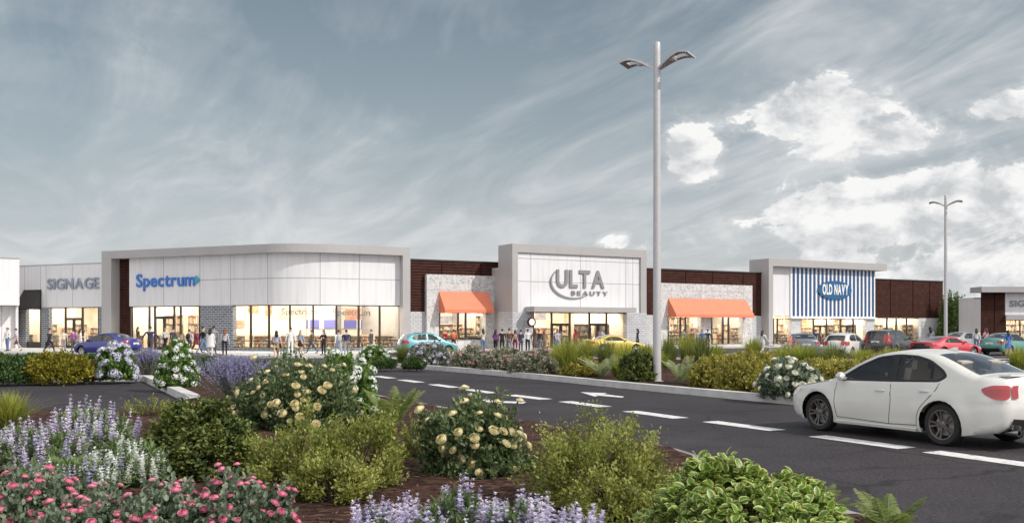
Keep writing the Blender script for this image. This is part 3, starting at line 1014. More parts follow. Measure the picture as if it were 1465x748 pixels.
# fittings inside: purple band on the back wall, words hung behind the glass
s0, s1 = S(440, -8.5), S(576, -8.5)
bandmat, bnt, bout = new_mat('display_band')
uv = N(bnt, 'UVMap'); ck = N(bnt, 'TexBrick'); ck.inputs['Color1'].default_value = (.10, .09, .40, 1); ck.inputs['Color2'].default_value = (.17, .19, .52, 1); ck.inputs['Mortar'].default_value = (.8, .78, .74, 1)
ck.inputs['Scale'].default_value = 1; ck.inputs['Brick Width'].default_value = 1.5; ck.inputs['Row Height'].default_value = 4; ck.inputs['Mortar Size'].default_value = .2
bb = N(bnt, 'BsdfPrincipled'); bnt.links.new(uv.outputs[0], ck.inputs[0]); bnt.links.new(ck.outputs['Color'], bb.inputs['Base Color']); bnt.links.new(bb.outputs[0], bout.inputs[0])
part_box('display_band', SP, s0, s1, 1.75, 2.45, -8.98, -8.9, bandmat, t)
for px, yy, h, lab in ((428, 446, .42, 'grey word hung behind the glass in the third wide pane of the curved store'), (503, 447, .48, 'grey word hung behind the glass in the fifth wide pane of the curved store')):
    sg = sign_at(SP, px, yy, -1.6, 'hanging_sign', lab)
    text_mesh('lettering', 'Spectrum', h, .04, M['sign_grey'], sg, bold=.01, xscale=1.15)
    rb = MB(); rb.tube([(-.9, 0, h * .6), (-.9, 0, 4.28 - sg.location.z)], .012, 5); rb.tube([(.9, 0, h * .6), (.9, 0, 4.28 - sg.location.z)], .012, 5); rb.tube([(-1.3, 0, h * .6), (1.3, 0, h * .6)], .02, 5)
    rb.build('hanging_rod', M['steel'], sg)

# ---- first brown wing with an orange awning
t = store('shop_building', 'low brown louvred store with the short orange awning, between two white stores', W1)
S = lambda px, d=0: W1.s_of(px, d)
zt = 7.0
louvers('louver_panel', W1, 0, W1.L, 3.05, zt, 0, t, joints=[S(632), S(688)])
part_box('parapet_cap', W1, 0, W1.L, zt + .003, zt + .12, -.3, .06, M['dark_frame'], t)
part_box('brick_wall', W1, 0, S(611, .1), 0, 3.047, -.3, .04, M['pale_brick'], t)
part_box('brick_wall', W1, S(710, .1), W1.L, 0, 3.047, -.3, .04, M['pale_brick'], t)
a, b, wl, wr = S(610.5, .4), S(711, .4), S(628, .4), S(695, .4)
mb = MB()
W1.box(mb, a, b, 3.05, 5.95, .05, .4); W1.box(mb, a, wl, 0, 3.047, -.2, .4); W1.box(mb, wr, b, 0, 3.047, -.2, .4); W1.box(mb, wl + .003, wr - .003, 0, .9, -.2, .36)
for j in (.2, .42, .64, .85): W1.box(mb, a + (b - a) * j - .012, a + (b - a) * j + .012, 4.75, 5.94, .38, .403, 1)
W1.box(mb, a + .01, b - .01, 5.3, 5.325, .38, .404, 1); W1.box(mb, a + .01, b - .01, 4.72, 4.745, .38, .404, 1)
mb.build('stone_surround', [M['stone'], M['joint']], t, world=True)
part_box('window_sill', W1, wl + .01, wr - .01, .903, .99, -.1, .46, M['dark_frame'], t)
glazing(W1, [628.3, 655, 666, 694.6], .993, 3.04, .12, t)
awning(W1, S(628, .41), S(698, .41), 4.66, 3.22, 1.05, .25, .41, t, M['awning_orange'])
room(W1, .3, W1.L - .1, 3.6, -7, -.32, t)
shell(W1, 0.02, W1.L - .02, 6.7, -.31, 12, t)

# ---- tall white store with the swoosh sign
t = store('shop_building', 'tall white panelled store with a grey canopy over its two glass doors', UT)
S = lambda px, d=0: UT.s_of(px, d)
FT = 8.35
l1, r0 = S(741), S(917)
mb = MB()
UT.box(mb, 0, UT.L, 7.7, FT, -2.2, 0); UT.box(mb, 0, l1, 3.06, 7.697, -2.2, 0); UT.box(mb, r0, UT.L, 3.06, 7.697, -2.2, 0)
for j in (S(760), S(797), S(832), S(872)): UT.box(mb, j - .012, j + .012, 7.71, FT - .01, -.01, .004, 1)
mb.build('portal_frame', [M['grey_light'], M['joint']], t, world=True)
panel_wall('white_wall', UT, l1 + .003, r0 - .003, 3.06, 7.697, -1.0, -.16, t, vj=[S(761), S(832), S(897), S(907)], hj=[(l1, r0, 7.25), (l1, r0, 5.45)])
for a, b in ((0, S(762.3)), (S(896.5), UT.L)):
    part_box('brick_wall', UT, a, b, 0, 3.057, -2.2 if a == 0 else -1.0, .02, M['pale_brick'], t)
glazing(UT, [762.5, 789, 815, 843, 867.5, 896], .25, 3.05, -.3, t, doors=[(1, 2.1), (3, 2.1)])
part_box('canopy', UT, S(762, 1.0), S(908, 1.0), 3.06, 3.46, -.1, 1.25, M['grey_light'], t)
room(UT, S(763), S(896), 3.65, -9, -.4, t, lamps=4)
shell(UT, 0.02, UT.L - .02, 6.6, -2.21, 14, t, M['grey_metal'])
sg = sign_at(UT, 831, 400.5, -.09, 'store_sign', 'dark grey capital letters with a sweeping crescent on the tall white store')
letters('ULTA', 1.42, .07, M['sign_grey'], sg, bold=.025, width=S(866.5) - S(798), z=0)
letters('BEAUTY', .34, .05, M['sign_grey'], sg, bold=.02, width=S(871) - S(819), spacing=2.6, z=-1.08, x=(845 - 831) / 15.4)
mb = MB()
cx_, cz_, rx, rz = -.80, -.2, 2.16, 1.34
rows = []
for k in range(33):
    a = R(134 + (314 - 134) * k / 32)
    th = .02 + .13 * math.sin(math.pi * (k / 32) ** .8)
    o_ = (cx_ + rx * math.cos(a), cz_ + rz * math.sin(a)); i_ = (cx_ + (rx - th * 1.1) * math.cos(a), cz_ + (rz - th) * math.sin(a))
    rows.append([(o_[0], -.04, o_[1]), (i_[0], -.04, i_[1]), (i_[0], .04, i_[1]), (o_[0], .04, o_[1])])
mb.grid(rows, closed=True)
mb.build('crescent', M['sign_grey'], sg)
s_, p_ = S(761, .9), None
p_, a_ = UT.frame(S(760.5, .75), .75)
sg = thing('blade_sign', 'small round hanging sign with a dark rim beside the left end of the grey canopy', 'sign', (p_.x, p_.y, zat(460.5, p_.y)), a_)
mb = MB(); mb.lathe([(0, -.06), (.26, -.06), (.28, -.05), (.28, .05), (.26, .06), (0, .06)], 20, 'Y'); mb.build('disc', M['sign_white'], sg)
mb = MB(); mb.lathe([(.28, -.08), (.36, -.08), (.36, .08), (.28, .08), (.28, -.08)], 20, 'Y'); mb.build('rim', M['louver'], sg)
mb = MB(); mb.tube([(0, 0, .34), (0, 0, .62)], .03, 6); mb.build('bracket', M['dark_frame'], sg)

# ---- second brown wing
t = store('shop_building', 'low brown louvred store with the long orange awning behind the tall lamp post', W2)
S = lambda px, d=0: W2.s_of(px, d)
zt = 7.0
louvers('louver_panel', W2, 0, W2.L, 2.95, zt, 0, t, joints=[S(981), S(1019), S(1063)])
part_box('parapet_cap', W2, 0, W2.L, zt + .003, zt + .12, -.3, .06, M['dark_frame'], t)
part_box('brick_wall', W2, 0, S(944, .1), 0, 2.947, -.3, .04, M['pale_brick'], t)
part_box('brick_wall', W2, S(1075, .1), W2.L, 0, 2.947, -.3, .04, M['pale_brick'], t)
a, b, wl, wr = S(945, .4), S(1076.5, .4), S(955, .4), S(1063, .4)
pl, pr = S(1003.5, .4), S(1017.5, .4)
mb = MB()
W2.box(mb, a, b, 2.95, 5.8, .05, .4); W2.box(mb, a, wl, 0, 2.947, -.2, .4); W2.box(mb, wr, b, 0, 2.947, -.2, .4)
W2.box(mb, wl + .003, wr - .003, 0, .27, -.2, .36); W2.box(mb, pl, pr, .273, 2.947, -.2, .38)
for j in (.24, .48, .72, .9): W2.box(mb, a + (b - a) * j - .012, a + (b - a) * j + .012, 4.5, 5.79, .38, .403, 1)
W2.box(mb, a + .01, b - .01, 5.13, 5.155, .38, .404, 1); W2.box(mb, a + .01, b - .01, 4.48, 4.505, .38, .404, 1)
mb.build('stone_surround', [M['stone'], M['joint']], t, world=True)
glazing(W2, [955.3, 973, 980.5, 1003.2], .275, 2.94, .12, t, rail=[.78])
glazing(W2, [1017.8, 1034, 1042, 1062.7], .275, 2.94, .12, t, rail=[.78])
awning(W2, S(956, .41), S(1067, .41), 4.45, 3.0, 1.1, .25, .41, t, M['awning_orange'])
room(W2, .3, W2.L - .1, 3.5, -7, -.32, t)
shell(W2, 0.02, W2.L - .02, 6.7, -.31, 12, t)

# ---- store with the blue and white stripes
t = store('shop_building', 'store with grey frame, overhanging roof band and a blue and white striped front', ON)
S = lambda px, d=0: ON.s_of(px, d)
FT = 8.4
l1 = S(1106)
mb = MB()
ON.box(mb, 0, ONe.s_of(1269), 7.72, FT, -2.6, 0); ON.box(mb, 0, l1, 0, 7.717, -2.6, 0)
mb.build('portal_frame', [M['grey_light'], M['joint']], t, world=True)
sA, sB = S(1132.5, -.5), S(1253.5, -.5)
panel_wall('white_wall', ON, l1 + .003, sA, 2.95, 7.717, -1.2, -.75, t)
mb = MB()
ON.box(mb, sA + .003, sB, 2.86, 7.717, -1.2, -.62, 0)
n = 21
for k in range(n):
    c = sA + .12 + (sB - sA - .2) * (k + .5) / n
    pw = (sB - sA) / n
    ON.box(mb, c - pw * .22, c + pw * .22, 2.95, 7.66, -.618, -.57, 1)
mb.build('striped_cladding', [M['sign_white'], M['navy_blue']], t, world=True)
part_box('header_trim', ON, sA, sB + .1, 2.72, 2.857, -1.2, -.45, M['sign_white'], t)
part_box('brick_pier', ON, S(1131, -.8), S(1145, -.8), 0, 2.717, -1.2, -.72, M['pale_brick'], t)
part_box('brick_pier', ON, S(1239, -.8), sB, 0, 2.717, -1.2, -.72, M['pale_brick'], t)
glazing(ON, [1106.5, 1112, 1130.8], .25, 2.71, -.95, t, rail=[.8])
glazing(ON, [1145.3, 1163.5, 1182.5, 1202, 1220.5, 1238.7], .25, 2.71, -.95, t, doors=[(1, 1.98), (3, 1.98)])
room(ON, S(1107), S(1252), 3.3, -9, -1.22, t, lamps=4)
shell(ON, 0.02, sB, 6.5, -2.61, 12, t, M['grey_metal'])
sg = sign_at(ON, 1194.5, 415, -.5, 'store_sign', 'blue oval sign with white capital letters on the striped store front')
mb = MB(); rows = []
for y in (-.05, .07): rows.append([(2.42 * math.cos(a), y, .94 * math.sin(a)) for a in [k * math.pi / 24 for k in range(48)]])
mb.grid(rows, closed=True); mb.face(rows[0][::-1]); mb.face(rows[1]); mb.build('oval_board', M['oval_blue'], sg)
letters('OLD NAVY', 1.02, .04, M['sign_white'], sg, bold=.03, width=3.75, spacing=1.1)
for ch in sg.children:
    if ch.name.startswith('letter'): ch.location.y = -.075

# ---- brown end wing
t = store('shop_building', 'plain brown louvred end of the row, right of the striped store', EW)
S = lambda px, d=0: EW.s_of(px, d)
zt = 6.85
louvers('louver_panel', EW, 0, EW.L, 2.87, zt, 0, t, pitch=.24, joints=[S(1274), S(1306), S(1330)])
part_box('parapet_cap', EW, 0, EW.L, zt + .003, zt + .1, -.3, .06, M['dark_frame'], t)
part_box('block_wall', EW, S(1315), EW.L - .12, 0, 2.867, -.3, 0, M['block'], t)
part_box('end_post', EW, EW.L - .117, EW.L, 0, 2.867, -.3, .02, M['dark_frame'], t)
part_box('brick_plinth', EW, 0, S(1314.8), 0, .3, -.3, -.05, M['pale_brick'], t)
glazing(EW, [1250, 1268.7, 1282, 1297, 1314.7], .303, 2.865, -.15, t)
room(EW, .2, S(1315), 3.4, -7, -.32, t)
shell(EW, 0.02, EW.L - .02, 6.5, -.31, 12, t)

# ---- detached store at the far right
FB0 = at2(1404, 99)
FB = Path([FB0, FB0 + Vector((14, 0))])
t = store('shop_building', 'separate low grey store with flat overhanging roof at the right edge of the picture', FB)
S = lambda px, d=0: FB.s_of(px, d)
ex = S(1438)
louvers('louver_panel', FB, 0, ex, .1, 5.35, 0, t, joints=[ex * .55])
mb = MB(); FB.box(mb, -.4, 14, 5.36, 5.92, -1.6, .9); mb.build('roof', M['grey_metal'], t, world=True)
panel_wall('white_wall', FB, ex + .003, 13.5, 3.1, 5.35, -.4, -.05, t)
part_box('canopy', FB, ex + .003, 13.5, 2.6, 3.09, -.4, .25, M['grey_metal'], t)
part_box('brick_plinth', FB, ex + .003, 13.5, 0, .3, -.4, -.05, M['pale_brick'], t)
glazing(FB, [1438.3, 1459, 1480, 1502, 1525], .303, 2.595, -.15, t)
room(FB, ex, 13.4, 3.0, -4.7, -.42, t)
mb = MB(); FB.box(mb, 0.0, .2, 0, 4.75, -5, -.13); FB.box(mb, .2, 13.5, 0, 4.75, -5, -4.8); FB.box(mb, 0, 13.5, 4.753, 4.9, -5, -1.7); mb.build('side_wall', M['white_panel'], t, world=True)
sg = sign_at(FB, 1477, 434.5, .02, 'store_sign', 'grey capital letters on the detached store, cut off by the right edge of the picture')
letters('SIGNAGE', .62, .05, M['sign_grey'], sg, bold=.02, width=4.6)
# ---- pavement in front of the shops
pv = []
pv += [(-70, 68.5), gp(-150, 505.6), gp(60, 506.4), gp(270, 506.6), gp(312, 508.5), gp(335, 511.3), gp(420, 512.2), gp(505, 512.0), gp(535, 510.5), gp(560, 507.0)]
pv += [tuple(WW.P(WW.s_of(p), 3.6)) for p in (600, 730, 925)] + [tuple(WW.P(WW.s_of(p), 4.3)) for p in (1085, 1260, 1352)]
backs = [tuple(EW.P(EW.L, -1)), tuple(WW.P(WW.s_of(925), -1)), tuple(WW.P(WW.s_of(600), -1)), tuple(SP.P(SP.s_of(500), -2)), tuple(SP.P(SP.s_of(400), -2)), tuple(SP.P(0, -2)), tuple(SG.P(0, -2)), (-70, 88)]
mb = MB()
vs = [Vector(p) for p in pv + backs]
r = geometry.delaunay_2d_cdt(vs, [], [list(range(len(vs)))], 1, 1e-4)
for f in r[2]: mb.face([(r[0][i].x, r[0][i].y, .13) for i in f])
for a, b in zip(pv, pv[1:]): mb.face([(*a, 0), (*b, 0), (*b, .13), (*a, .13)])
o = mb.build('pavement', M['concrete'], merge=1e-4); tag(o, kind='structure')
for p in o.data.polygons:
    if abs(p.normal.z) > .5 and p.normal.z < 0: p.flip()

# ---- pictures and coloured panels on the shops' back walls
rngw = random.Random(21)
WG = [plain('graphic_%d' % k, c, .6, var=.35, scale=3.5) for k, c in enumerate(((.55, .36, .22), (.70, .50, .30), (.40, .27, .20), (.62, .30, .20), (.78, .66, .46), (.36, .36, .42), (.66, .58, .50)))]
for path_, pa, pb, dd_, zt_ in ((SG, 66, 140, -7.9, 3.3), (SP, 190, 284, -8.9, 3.7), (SP, 336, 436, -8.9, 3.7), (SP, 440, 572, -8.9, 4.0), (W1, 628, 694, -6.9, 3.3), (UT, 766, 893, -8.9, 3.4), (W2, 957, 1061, -6.9, 3.2), (ON, 1110, 1237, -8.9, 3.1), (EW, 1254, 1312, -6.9, 3.1)):
    bld = min((o for o in bpy.data.objects if o.get('category') == 'shop building'), key=lambda o: (Vector(o.location[:2]) - path_.P(path_.L / 2)).length)
    u, ue = path_.s_of(pa, dd_), path_.s_of(pb, dd_)
    while u < ue - .5:
        wd_ = rngw.uniform(.5, 1.7); ht_ = rngw.uniform(.4, 1.1); zc_ = rngw.uniform(2.55 if pa == 440 else 1.9, zt_ - ht_ / 2 if zt_ - ht_ / 2 > 2.6 else 2.6)
        part_box('wall_graphic', path_, u, min(u + wd_, ue), zc_ - ht_ / 2, min(zc_ + ht_ / 2, zt_), dd_ - .09, dd_ - .02 + rngw.uniform(0, .03), rngw.choice(WG), bld)
        u += wd_ + rngw.uniform(.1, .9)

# ---- display shelving inside the shops
goods_cols = [(.66, .36, .22), (.76, .60, .42), (.82, .76, .66), (.42, .28, .20), (.80, .68, .52), (.62, .46, .32), (.85, .82, .76), (.45, .47, .52), (.60, .26, .2), (.84, .72, .44)]
GM = [plain('goods_%s' % nm, c, .6) for nm, c in zip(('rust', 'tan', 'cream', 'brown', 'sand', 'leather', 'white', 'slate', 'red', 'amber'), goods_cols)]
M['shelf_wood'] = plain('shelf_wood', (.66, .55, .42), .5)


def make_shelf(kind, rng, w=1.5, h=2.0):
    t = thing('display_shelf', 'wooden display shelving stocked with small goods inside a shop window', 'shelf', group='stocked shelves inside the shops')
    mb = MB(); d = .4
    mb.box((-w / 2, 0, h / 2), (.05, d, h)); mb.box((w / 2, 0, h / 2), (.05, d, h)); mb.box((0, d / 2 - .02, h / 2), (w - .06, .03, h - .02))
    rows = 4 if kind < 2 else 2
    for r in range(rows + 1): mb.box((0, -.01, .06 + r * (h - .12) / rows), (w - .055, d - .06, .04))
    mb.build('frame', M['shelf_wood'], t)
    g = MB()
    for r in range(rows):
        x = -w / 2 + .12; zb = .08 + r * (h - .12) / rows; hh = (h - .12) / rows
        while x < w / 2 - .12:
            ww = rng.uniform(.07, .2); ht = rng.uniform(.35, .8) * hh
            g.box((x + ww / 2, -.03, zb + ht / 2 + .003), (ww * .9, rng.uniform(.12, .24), ht), m=rng.randrange(10)); x += ww + (rng.uniform(.05, .3) if rng.random() < .35 else 0)
    g.build('merchandise', GM, t)
    return t


rng = random.Random(5)
protos = [make_shelf(0, rng), make_shelf(1, rng, 1.8, 1.7), make_shelf(2, rng, 1.6, 1.1), make_shelf(1, rng, 1.3, 2.7)]
used = [False] * 4


def put_shelf(path, px, d, k, z=GZ, turn=0.0):
    s = path.s_of(px, d); p, a = path.frame(s, d)
    if used[k]: o = copy_tree(protos[k])
    else: o = protos[k]; used[k] = True
    o.location = (p.x, p.y, z); o.rotation_euler = (0, 0, a + turn)


for path, pxa, pxb, dd in ((SG, 40, 140, -3.5), (SP, 192, 284, -5), (SP, 340, 570, -6.5), (W1, 630, 692, -2.4), (UT, 766, 893, -3.6), (W2, 957, 1061, -2.4), (ON, 1109, 1237, -4), (EW, 1254, 1312, -2.6), (FB, 1444, 1500, -2.6)):
    for depth in (dd, dd * .6, dd * .36):
        px = pxa + rng.uniform(0, 6)
        while px < pxb:
            put_shelf(path, px, depth + rng.uniform(-.4, .4), rng.choice(((0, 1, 3) if depth == dd else (2, 2, 0)) if (path is not SP or (pxa < 200 and depth == dd)) else (2,)), turn=rng.uniform(-.15, .15))
            px += rng.uniform(13, 21) * (1 if depth == dd else 2.2)
# ------------------------------------------------------------------ plants
def unit(a): return a / np.maximum(1e-9, np.linalg.norm(a, axis=-1, keepdims=True))


def leaf_quads(P, D, U, ln, wd, fold=.25, oval=True):
    """P base, D leaf axis, U up-ish normal; 2 quads per leaf (oval) or 1 (diamond)"""
    n = len(P)
    D = unit(D); S = unit(np.cross(D, U)); Nn = np.cross(S, D)
    ln = np.broadcast_to(np.asarray(ln, float).reshape(-1, 1), (n, 1)); wd = np.broadcast_to(np.asarray(wd, float).reshape(-1, 1), (n, 1))
    if not oval:
        m = P + D * ln * .45 + Nn * wd * fold * .5
        V = np.stack([P, m + S * wd * .5, P + D * ln, m - S * wd * .5], 1)
        q = np.arange(n)[:, None] * 4 + np.array([[0, 1, 2, 3]])
        uv = np.tile(np.array([(.5, 0), (1, .5), (.5, 1), (0, .5)]), (n, 1, 1))
        return V.reshape(-1, 3), q.reshape(-1, 4), uv.reshape(-1, 2), 1
    if oval == 'fine':
        rowv = ((.14, .56), (.38, .98), (.66, .92), (.88, .50)); cols = [P]
        for v_, w_ in rowv: cols.append(P + D * ln * v_ - Nn * ln * .16 * v_ * v_)
        tip_ = P + D * ln - Nn * ln * .18; cols.append(tip_)
        lhs, rhs = [], []
        for (v_, w_), c_ in zip(rowv, cols[1:5]):
            lhs.append(c_ - S * wd * .5 * w_ + Nn * wd * fold * w_ * .7); rhs.append(c_ + S * wd * .5 * w_ + Nn * wd * fold * w_ * .7)
        V = np.stack(cols + lhs + rhs, 1)                # 0..5 midrib, 6..9 left, 10..13 right
        Q4 = [(1, 10, 11, 2), (2, 11, 12, 3), (3, 12, 13, 4), (6, 1, 2, 7), (7, 2, 3, 8), (8, 3, 4, 9), (0, 10, 1, 6), (4, 13, 5, 9)]
        U4 = [[(.5, .1), (1, .1), (1, .4), (.5, .4)], [(.5, .4), (1, .4), (1, .7), (.5, .7)], [(.5, .7), (1, .7), (1, .9), (.5, .9)], [(0, .1), (.5, .1), (.5, .4), (0, .4)], [(0, .4), (.5, .4), (.5, .7), (0, .7)], [(0, .7), (.5, .7), (.5, .9), (0, .9)],
              [(.5, 0), (1, .1), (.5, .1), (0, .1)], [(.5, .9), (1, .9), (1, 1), (0, .9)]]
        q = np.arange(n)[:, None, None] * 14 + np.array([Q4])
        return V.reshape(-1, 3), q.reshape(-1, 4), np.tile(np.array([U4]), (n, 1, 1, 1)).reshape(-1, 2), 8
    droop = -Nn * ln * .12
    r1 = P + D * ln * .3 + S * wd * .46 + Nn * wd * fold; r2 = P + D * ln * .72 + S * wd * .4 + Nn * wd * fold + droop * .5
    l1 = P + D * ln * .3 - S * wd * .46 + Nn * wd * fold; l2 = P + D * ln * .72 - S * wd * .4 + Nn * wd * fold + droop * .5
    V = np.stack([P, r1, r2, P + D * ln + droop, l2, l1], 1)
    q = np.arange(n)[:, None, None] * 6 + np.array([[[0, 1, 2, 3], [0, 3, 4, 5]]])
    uv = np.tile(np.array([[(.5, 0), (1, .3), (1, .72), (.5, 1)], [(.5, 0), (.5, 1), (0, .72), (0, .3)]]), (n, 1, 1, 1))
    return V.reshape(-1, 3), q.reshape(-1, 4), uv.reshape(-1, 2), 2


def stems_mesh(name, A, B, r0, r1, mat, parent, mid=None):
    """three sided tapering stems from A to B (arrays)"""
    n = len(A)
    T = unit(B - A); X_ = unit(np.cross(T, np.tile([[.3, .9, .2]], (n, 1)))); Y_ = np.cross(T, X_)
    r0 = np.broadcast_to(np.asarray(r0, float).reshape(-1, 1), (n, 1)); r1 = np.broadcast_to(np.asarray(r1, float).reshape(-1, 1), (n, 1))
    rows = []
    for c, r in ((A, r0), (B, r1)):
        for k in range(3):
            a = k * 2.0944
            rows.append(c + X_ * r * math.cos(a) + Y_ * r * math.sin(a))
    V = np.stack(rows, 1).reshape(-1, 3)
    q = np.arange(n)[:, None, None] * 6 + np.array([[[0, 1, 4, 3], [1, 2, 5, 4], [2, 0, 3, 5]]])
    return np_mesh(name, V, q.reshape(-1, 4), mat, parent, var=np.full(n * 3, .5))


def lump(dirs, seed, amp):
    return np.array([1 + amp * (noise.noise(Vector((d[0] * 1.7 + seed, d[1] * 1.7, d[2] * 1.7 + seed * 2))) * 1.3 + .5 * noise.noise(Vector((d[0] * 4.1 - seed, d[1] * 4.1, d[2] * 4.1)))) for d in dirs])


def shrub_foliage(rng, rx, ry, h, twigs, per, ll, lw, seed=0.0, amp=.22, spray=0.0, up=.5, base_z=.12, oval=True, inner=.4, low=-.12, jit=.05, flat=0.0):
    """twigs fan out from the base to a lumpy dome; leaves sit along the outer part of each"""
    d = rng.normal(size=(twigs, 3)); d[:, 2] = np.abs(d[:, 2]) * 1.0 + low; d = unit(d)
    rad = lump(d, seed, amp)
    if spray: rad = rad * (1 + spray * np.maximum(0, rng.normal(size=twigs)) * np.clip(d[:, 2] * 1.6, .25, 1.2))
    tip = d * np.array([rx, ry, h - base_z]) * rad[:, None]; tip[:, 2] += base_z
    tip[:, 2] = np.maximum(tip[:, 2], .05)
    b = np.stack([d[:, 0] * rx * .25, d[:, 1] * ry * .25, np.full(twigs, .02)], 1)
    t = inner + (1 - inner) * rng.random((twigs, per)) ** .75
    ctrl = b * .35 + tip * .65; ctrl[:, 2] -= .12 * h * (1 - d[:, 2])
    ctrl[:, 2] = np.maximum(ctrl[:, 2], .03)
    T = t[..., None]
    P = b[:, None] * (1 - T) ** 2 + ctrl[:, None] * 2 * T * (1 - T) + tip[:, None] * T * T
    ax = unit((tip - ctrl)[:, None] + 1e-3 + 0 * P)
    rnd = rng.normal(size=P.shape)
    P = P + rnd * jit * min(rx, h)
    D = unit(ax * .55 + rng.normal(size=P.shape) * .55 + np.array([0, 0, up]) + d[:, None] * .3)
    U = unit(d[:, None] * .6 + np.array([0, 0, .8]) + rng.normal(size=P.shape) * .45)
    if flat: D = unit(D * (1 - flat) + flat * (rng.normal(size=P.shape) * np.array([1, 1, .45]) + d[:, None] * .5)); U = unit(np.array([0, 0, 1.0]) + d[:, None] * .45 + rng.normal(size=P.shape) * .3)
    s = rng.uniform(.65, 1.25, P.shape[:2])
    V, q, uv, k = leaf_quads(P.reshape(-1, 3), D.reshape(-1, 3), U.reshape(-1, 3), (ll * s).ravel(), (lw * s).ravel(), oval=oval)
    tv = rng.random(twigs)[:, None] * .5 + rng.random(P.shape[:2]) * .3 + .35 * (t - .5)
    return V, q, uv, np.repeat(np.clip(tv, 0, 1).ravel(), k), b, tip, d, rad


def make_shrub(name, label, cat, loc, rx, h, mat, seed, ry=None, twigs=220, per=24, ll=.06, lw=.035, group=None, stems=True, **kw):
    rng = np.random.default_rng(seed)
    t = thing(name, label, cat, loc, 0, group)
    ry = ry or rx
    V, q, uv, var, b, tip, d, rad = shrub_foliage(rng, rx, ry, h, twigs, per, ll, lw, seed=seed * 1.37, **kw)
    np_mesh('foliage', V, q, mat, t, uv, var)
    if stems:
        k = rng.choice(len(b), min(len(b), 60), replace=False)
        o = stems_mesh('branches', b[k], b[k] * .1 + tip[k] * .9, .009, .003, M['twig'], t)
    return t, rng, tip, d


M['twig'] = leafmat('twig_bark', (.06, .04, .03), (.075, .05, .035), (.09, .06, .04), 0, .8)
LM = {
    'dark': leafmat('dark_green_leaf', (0.036, 0.073, 0.029), (0.065, 0.120, 0.040), (0.154, 0.217, 0.064), .22),
    'boxy': leafmat('deep_green_tipped_leaf', (.036, .060, .020), (.085, .120, .032), (.27, .27, .075), .22),
    'spirea': leafmat('fresh_green_leaf', (.080, .098, .026), (.215, .240, .058), (.44, .45, .135), .33),
    'rose': leafmat('rose_leaf', (.055, .085, .042), (.120, .165, .072), (.24, .29, .14), .28, .4),
    'greyrose': leafmat('greyish_rose_leaf', (.080, .115, .078), (.175, .225, .150), (.32, .37, .26), .25, .5),
    'hydr': leafmat('bright_green_leaf', (0.066, 0.129, 0.034), (0.122, 0.217, 0.049), (0.217, 0.320, 0.085), .25),
    'salvia': leafmat('sage_leaf', (0.085, 0.142, 0.056), (0.151, 0.217, 0.085), (0.235, 0.302, 0.133), .25),
    'lav': leafmat('lavender_leaf', (0.142, 0.160, 0.129), (0.217, 0.235, 0.185), (0.311, 0.320, 0.264), .2),
    'yellow': leafmat('golden_leaf', (.085, .090, .012), (.200, .180, .022), (.38, .33, .040), .25),
    'olive': leafmat('olive_yellow_leaf', (0.159, 0.151, 0.037), (0.308, 0.283, 0.067), (0.500, 0.451, 0.117), .28),
    'grass': leafmat('grass_blade', (0.122, 0.160, 0.034), (0.246, 0.282, 0.056), (0.434, 0.424, 0.104), .35),
    'reed': leafmat('dark_grass_blade', (0.085, 0.113, 0.038), (0.151, 0.189, 0.056), (0.282, 0.282, 0.094), .3),
    'fern': leafmat('fern_leaf', (0.117, 0.160, 0.042), (0.208, 0.264, 0.075), (0.339, 0.386, 0.142), .35),
    'palefern': leafmat('pale_fern_leaf', (0.208, 0.246, 0.117), (0.339, 0.386, 0.208), (0.510, 0.546, 0.320), .35),
    'varie': leafmat('variegated_leaf', (0.056, 0.122, 0.022), (0.104, 0.198, 0.034), (0.179, 0.311, 0.056), .22, .38, margin=(0.550, 0.550, 0.208)),
    'pinkhedge': leafmat('grey_green_hedge_leaf', (0.142, 0.160, 0.109), (0.255, 0.273, 0.189), (0.415, 0.406, 0.302), .25),
    'tree': leafmat('tree_leaf', (0.056, 0.104, 0.030), (0.104, 0.170, 0.046), (0.198, 0.264, 0.075), .3),
}
FM = {
    'yellowrose': leafmat('cream_yellow_petal', (.72, .58, .25), (.80, .72, .42), (.82, .78, .60), .2, .6),
    'whiterose': leafmat('ivory_petal', (.76, .74, .58), (.80, .79, .68), (.83, .82, .76), .2, .6),
    'pink': leafmat('pink_petal', (.62, .09, .21), (.76, .22, .35), (.82, .46, .54), .2, .6),
    'white': leafmat('white_petal', (.66, .70, .62), (.78, .80, .76), (.84, .85, .83), .2, .6),
    'mauve': leafmat('mauve_white_petal', (.42, .42, .56), (.62, .62, .73), (.76, .76, .82), .2, .6),
    'purple': leafmat('lilac_petal', (.29, .26, .43), (.45, .42, .58), (.63, .60, .72), .2, .6),
    'lilac': leafmat('pale_lilac_petal', (.46, .40, .54), (.64, .57, .70), (.78, .74, .81), .2, .6),
    'lavender': leafmat('lavender_petal', (.19, .18, .36), (.30, .28, .48), (.45, .43, .62), .2, .6),
    'rosy': leafmat('dusty_pink_petal', (.50, .22, .25), (.62, .36, .38), (.74, .55, .54), .2, .6),
}


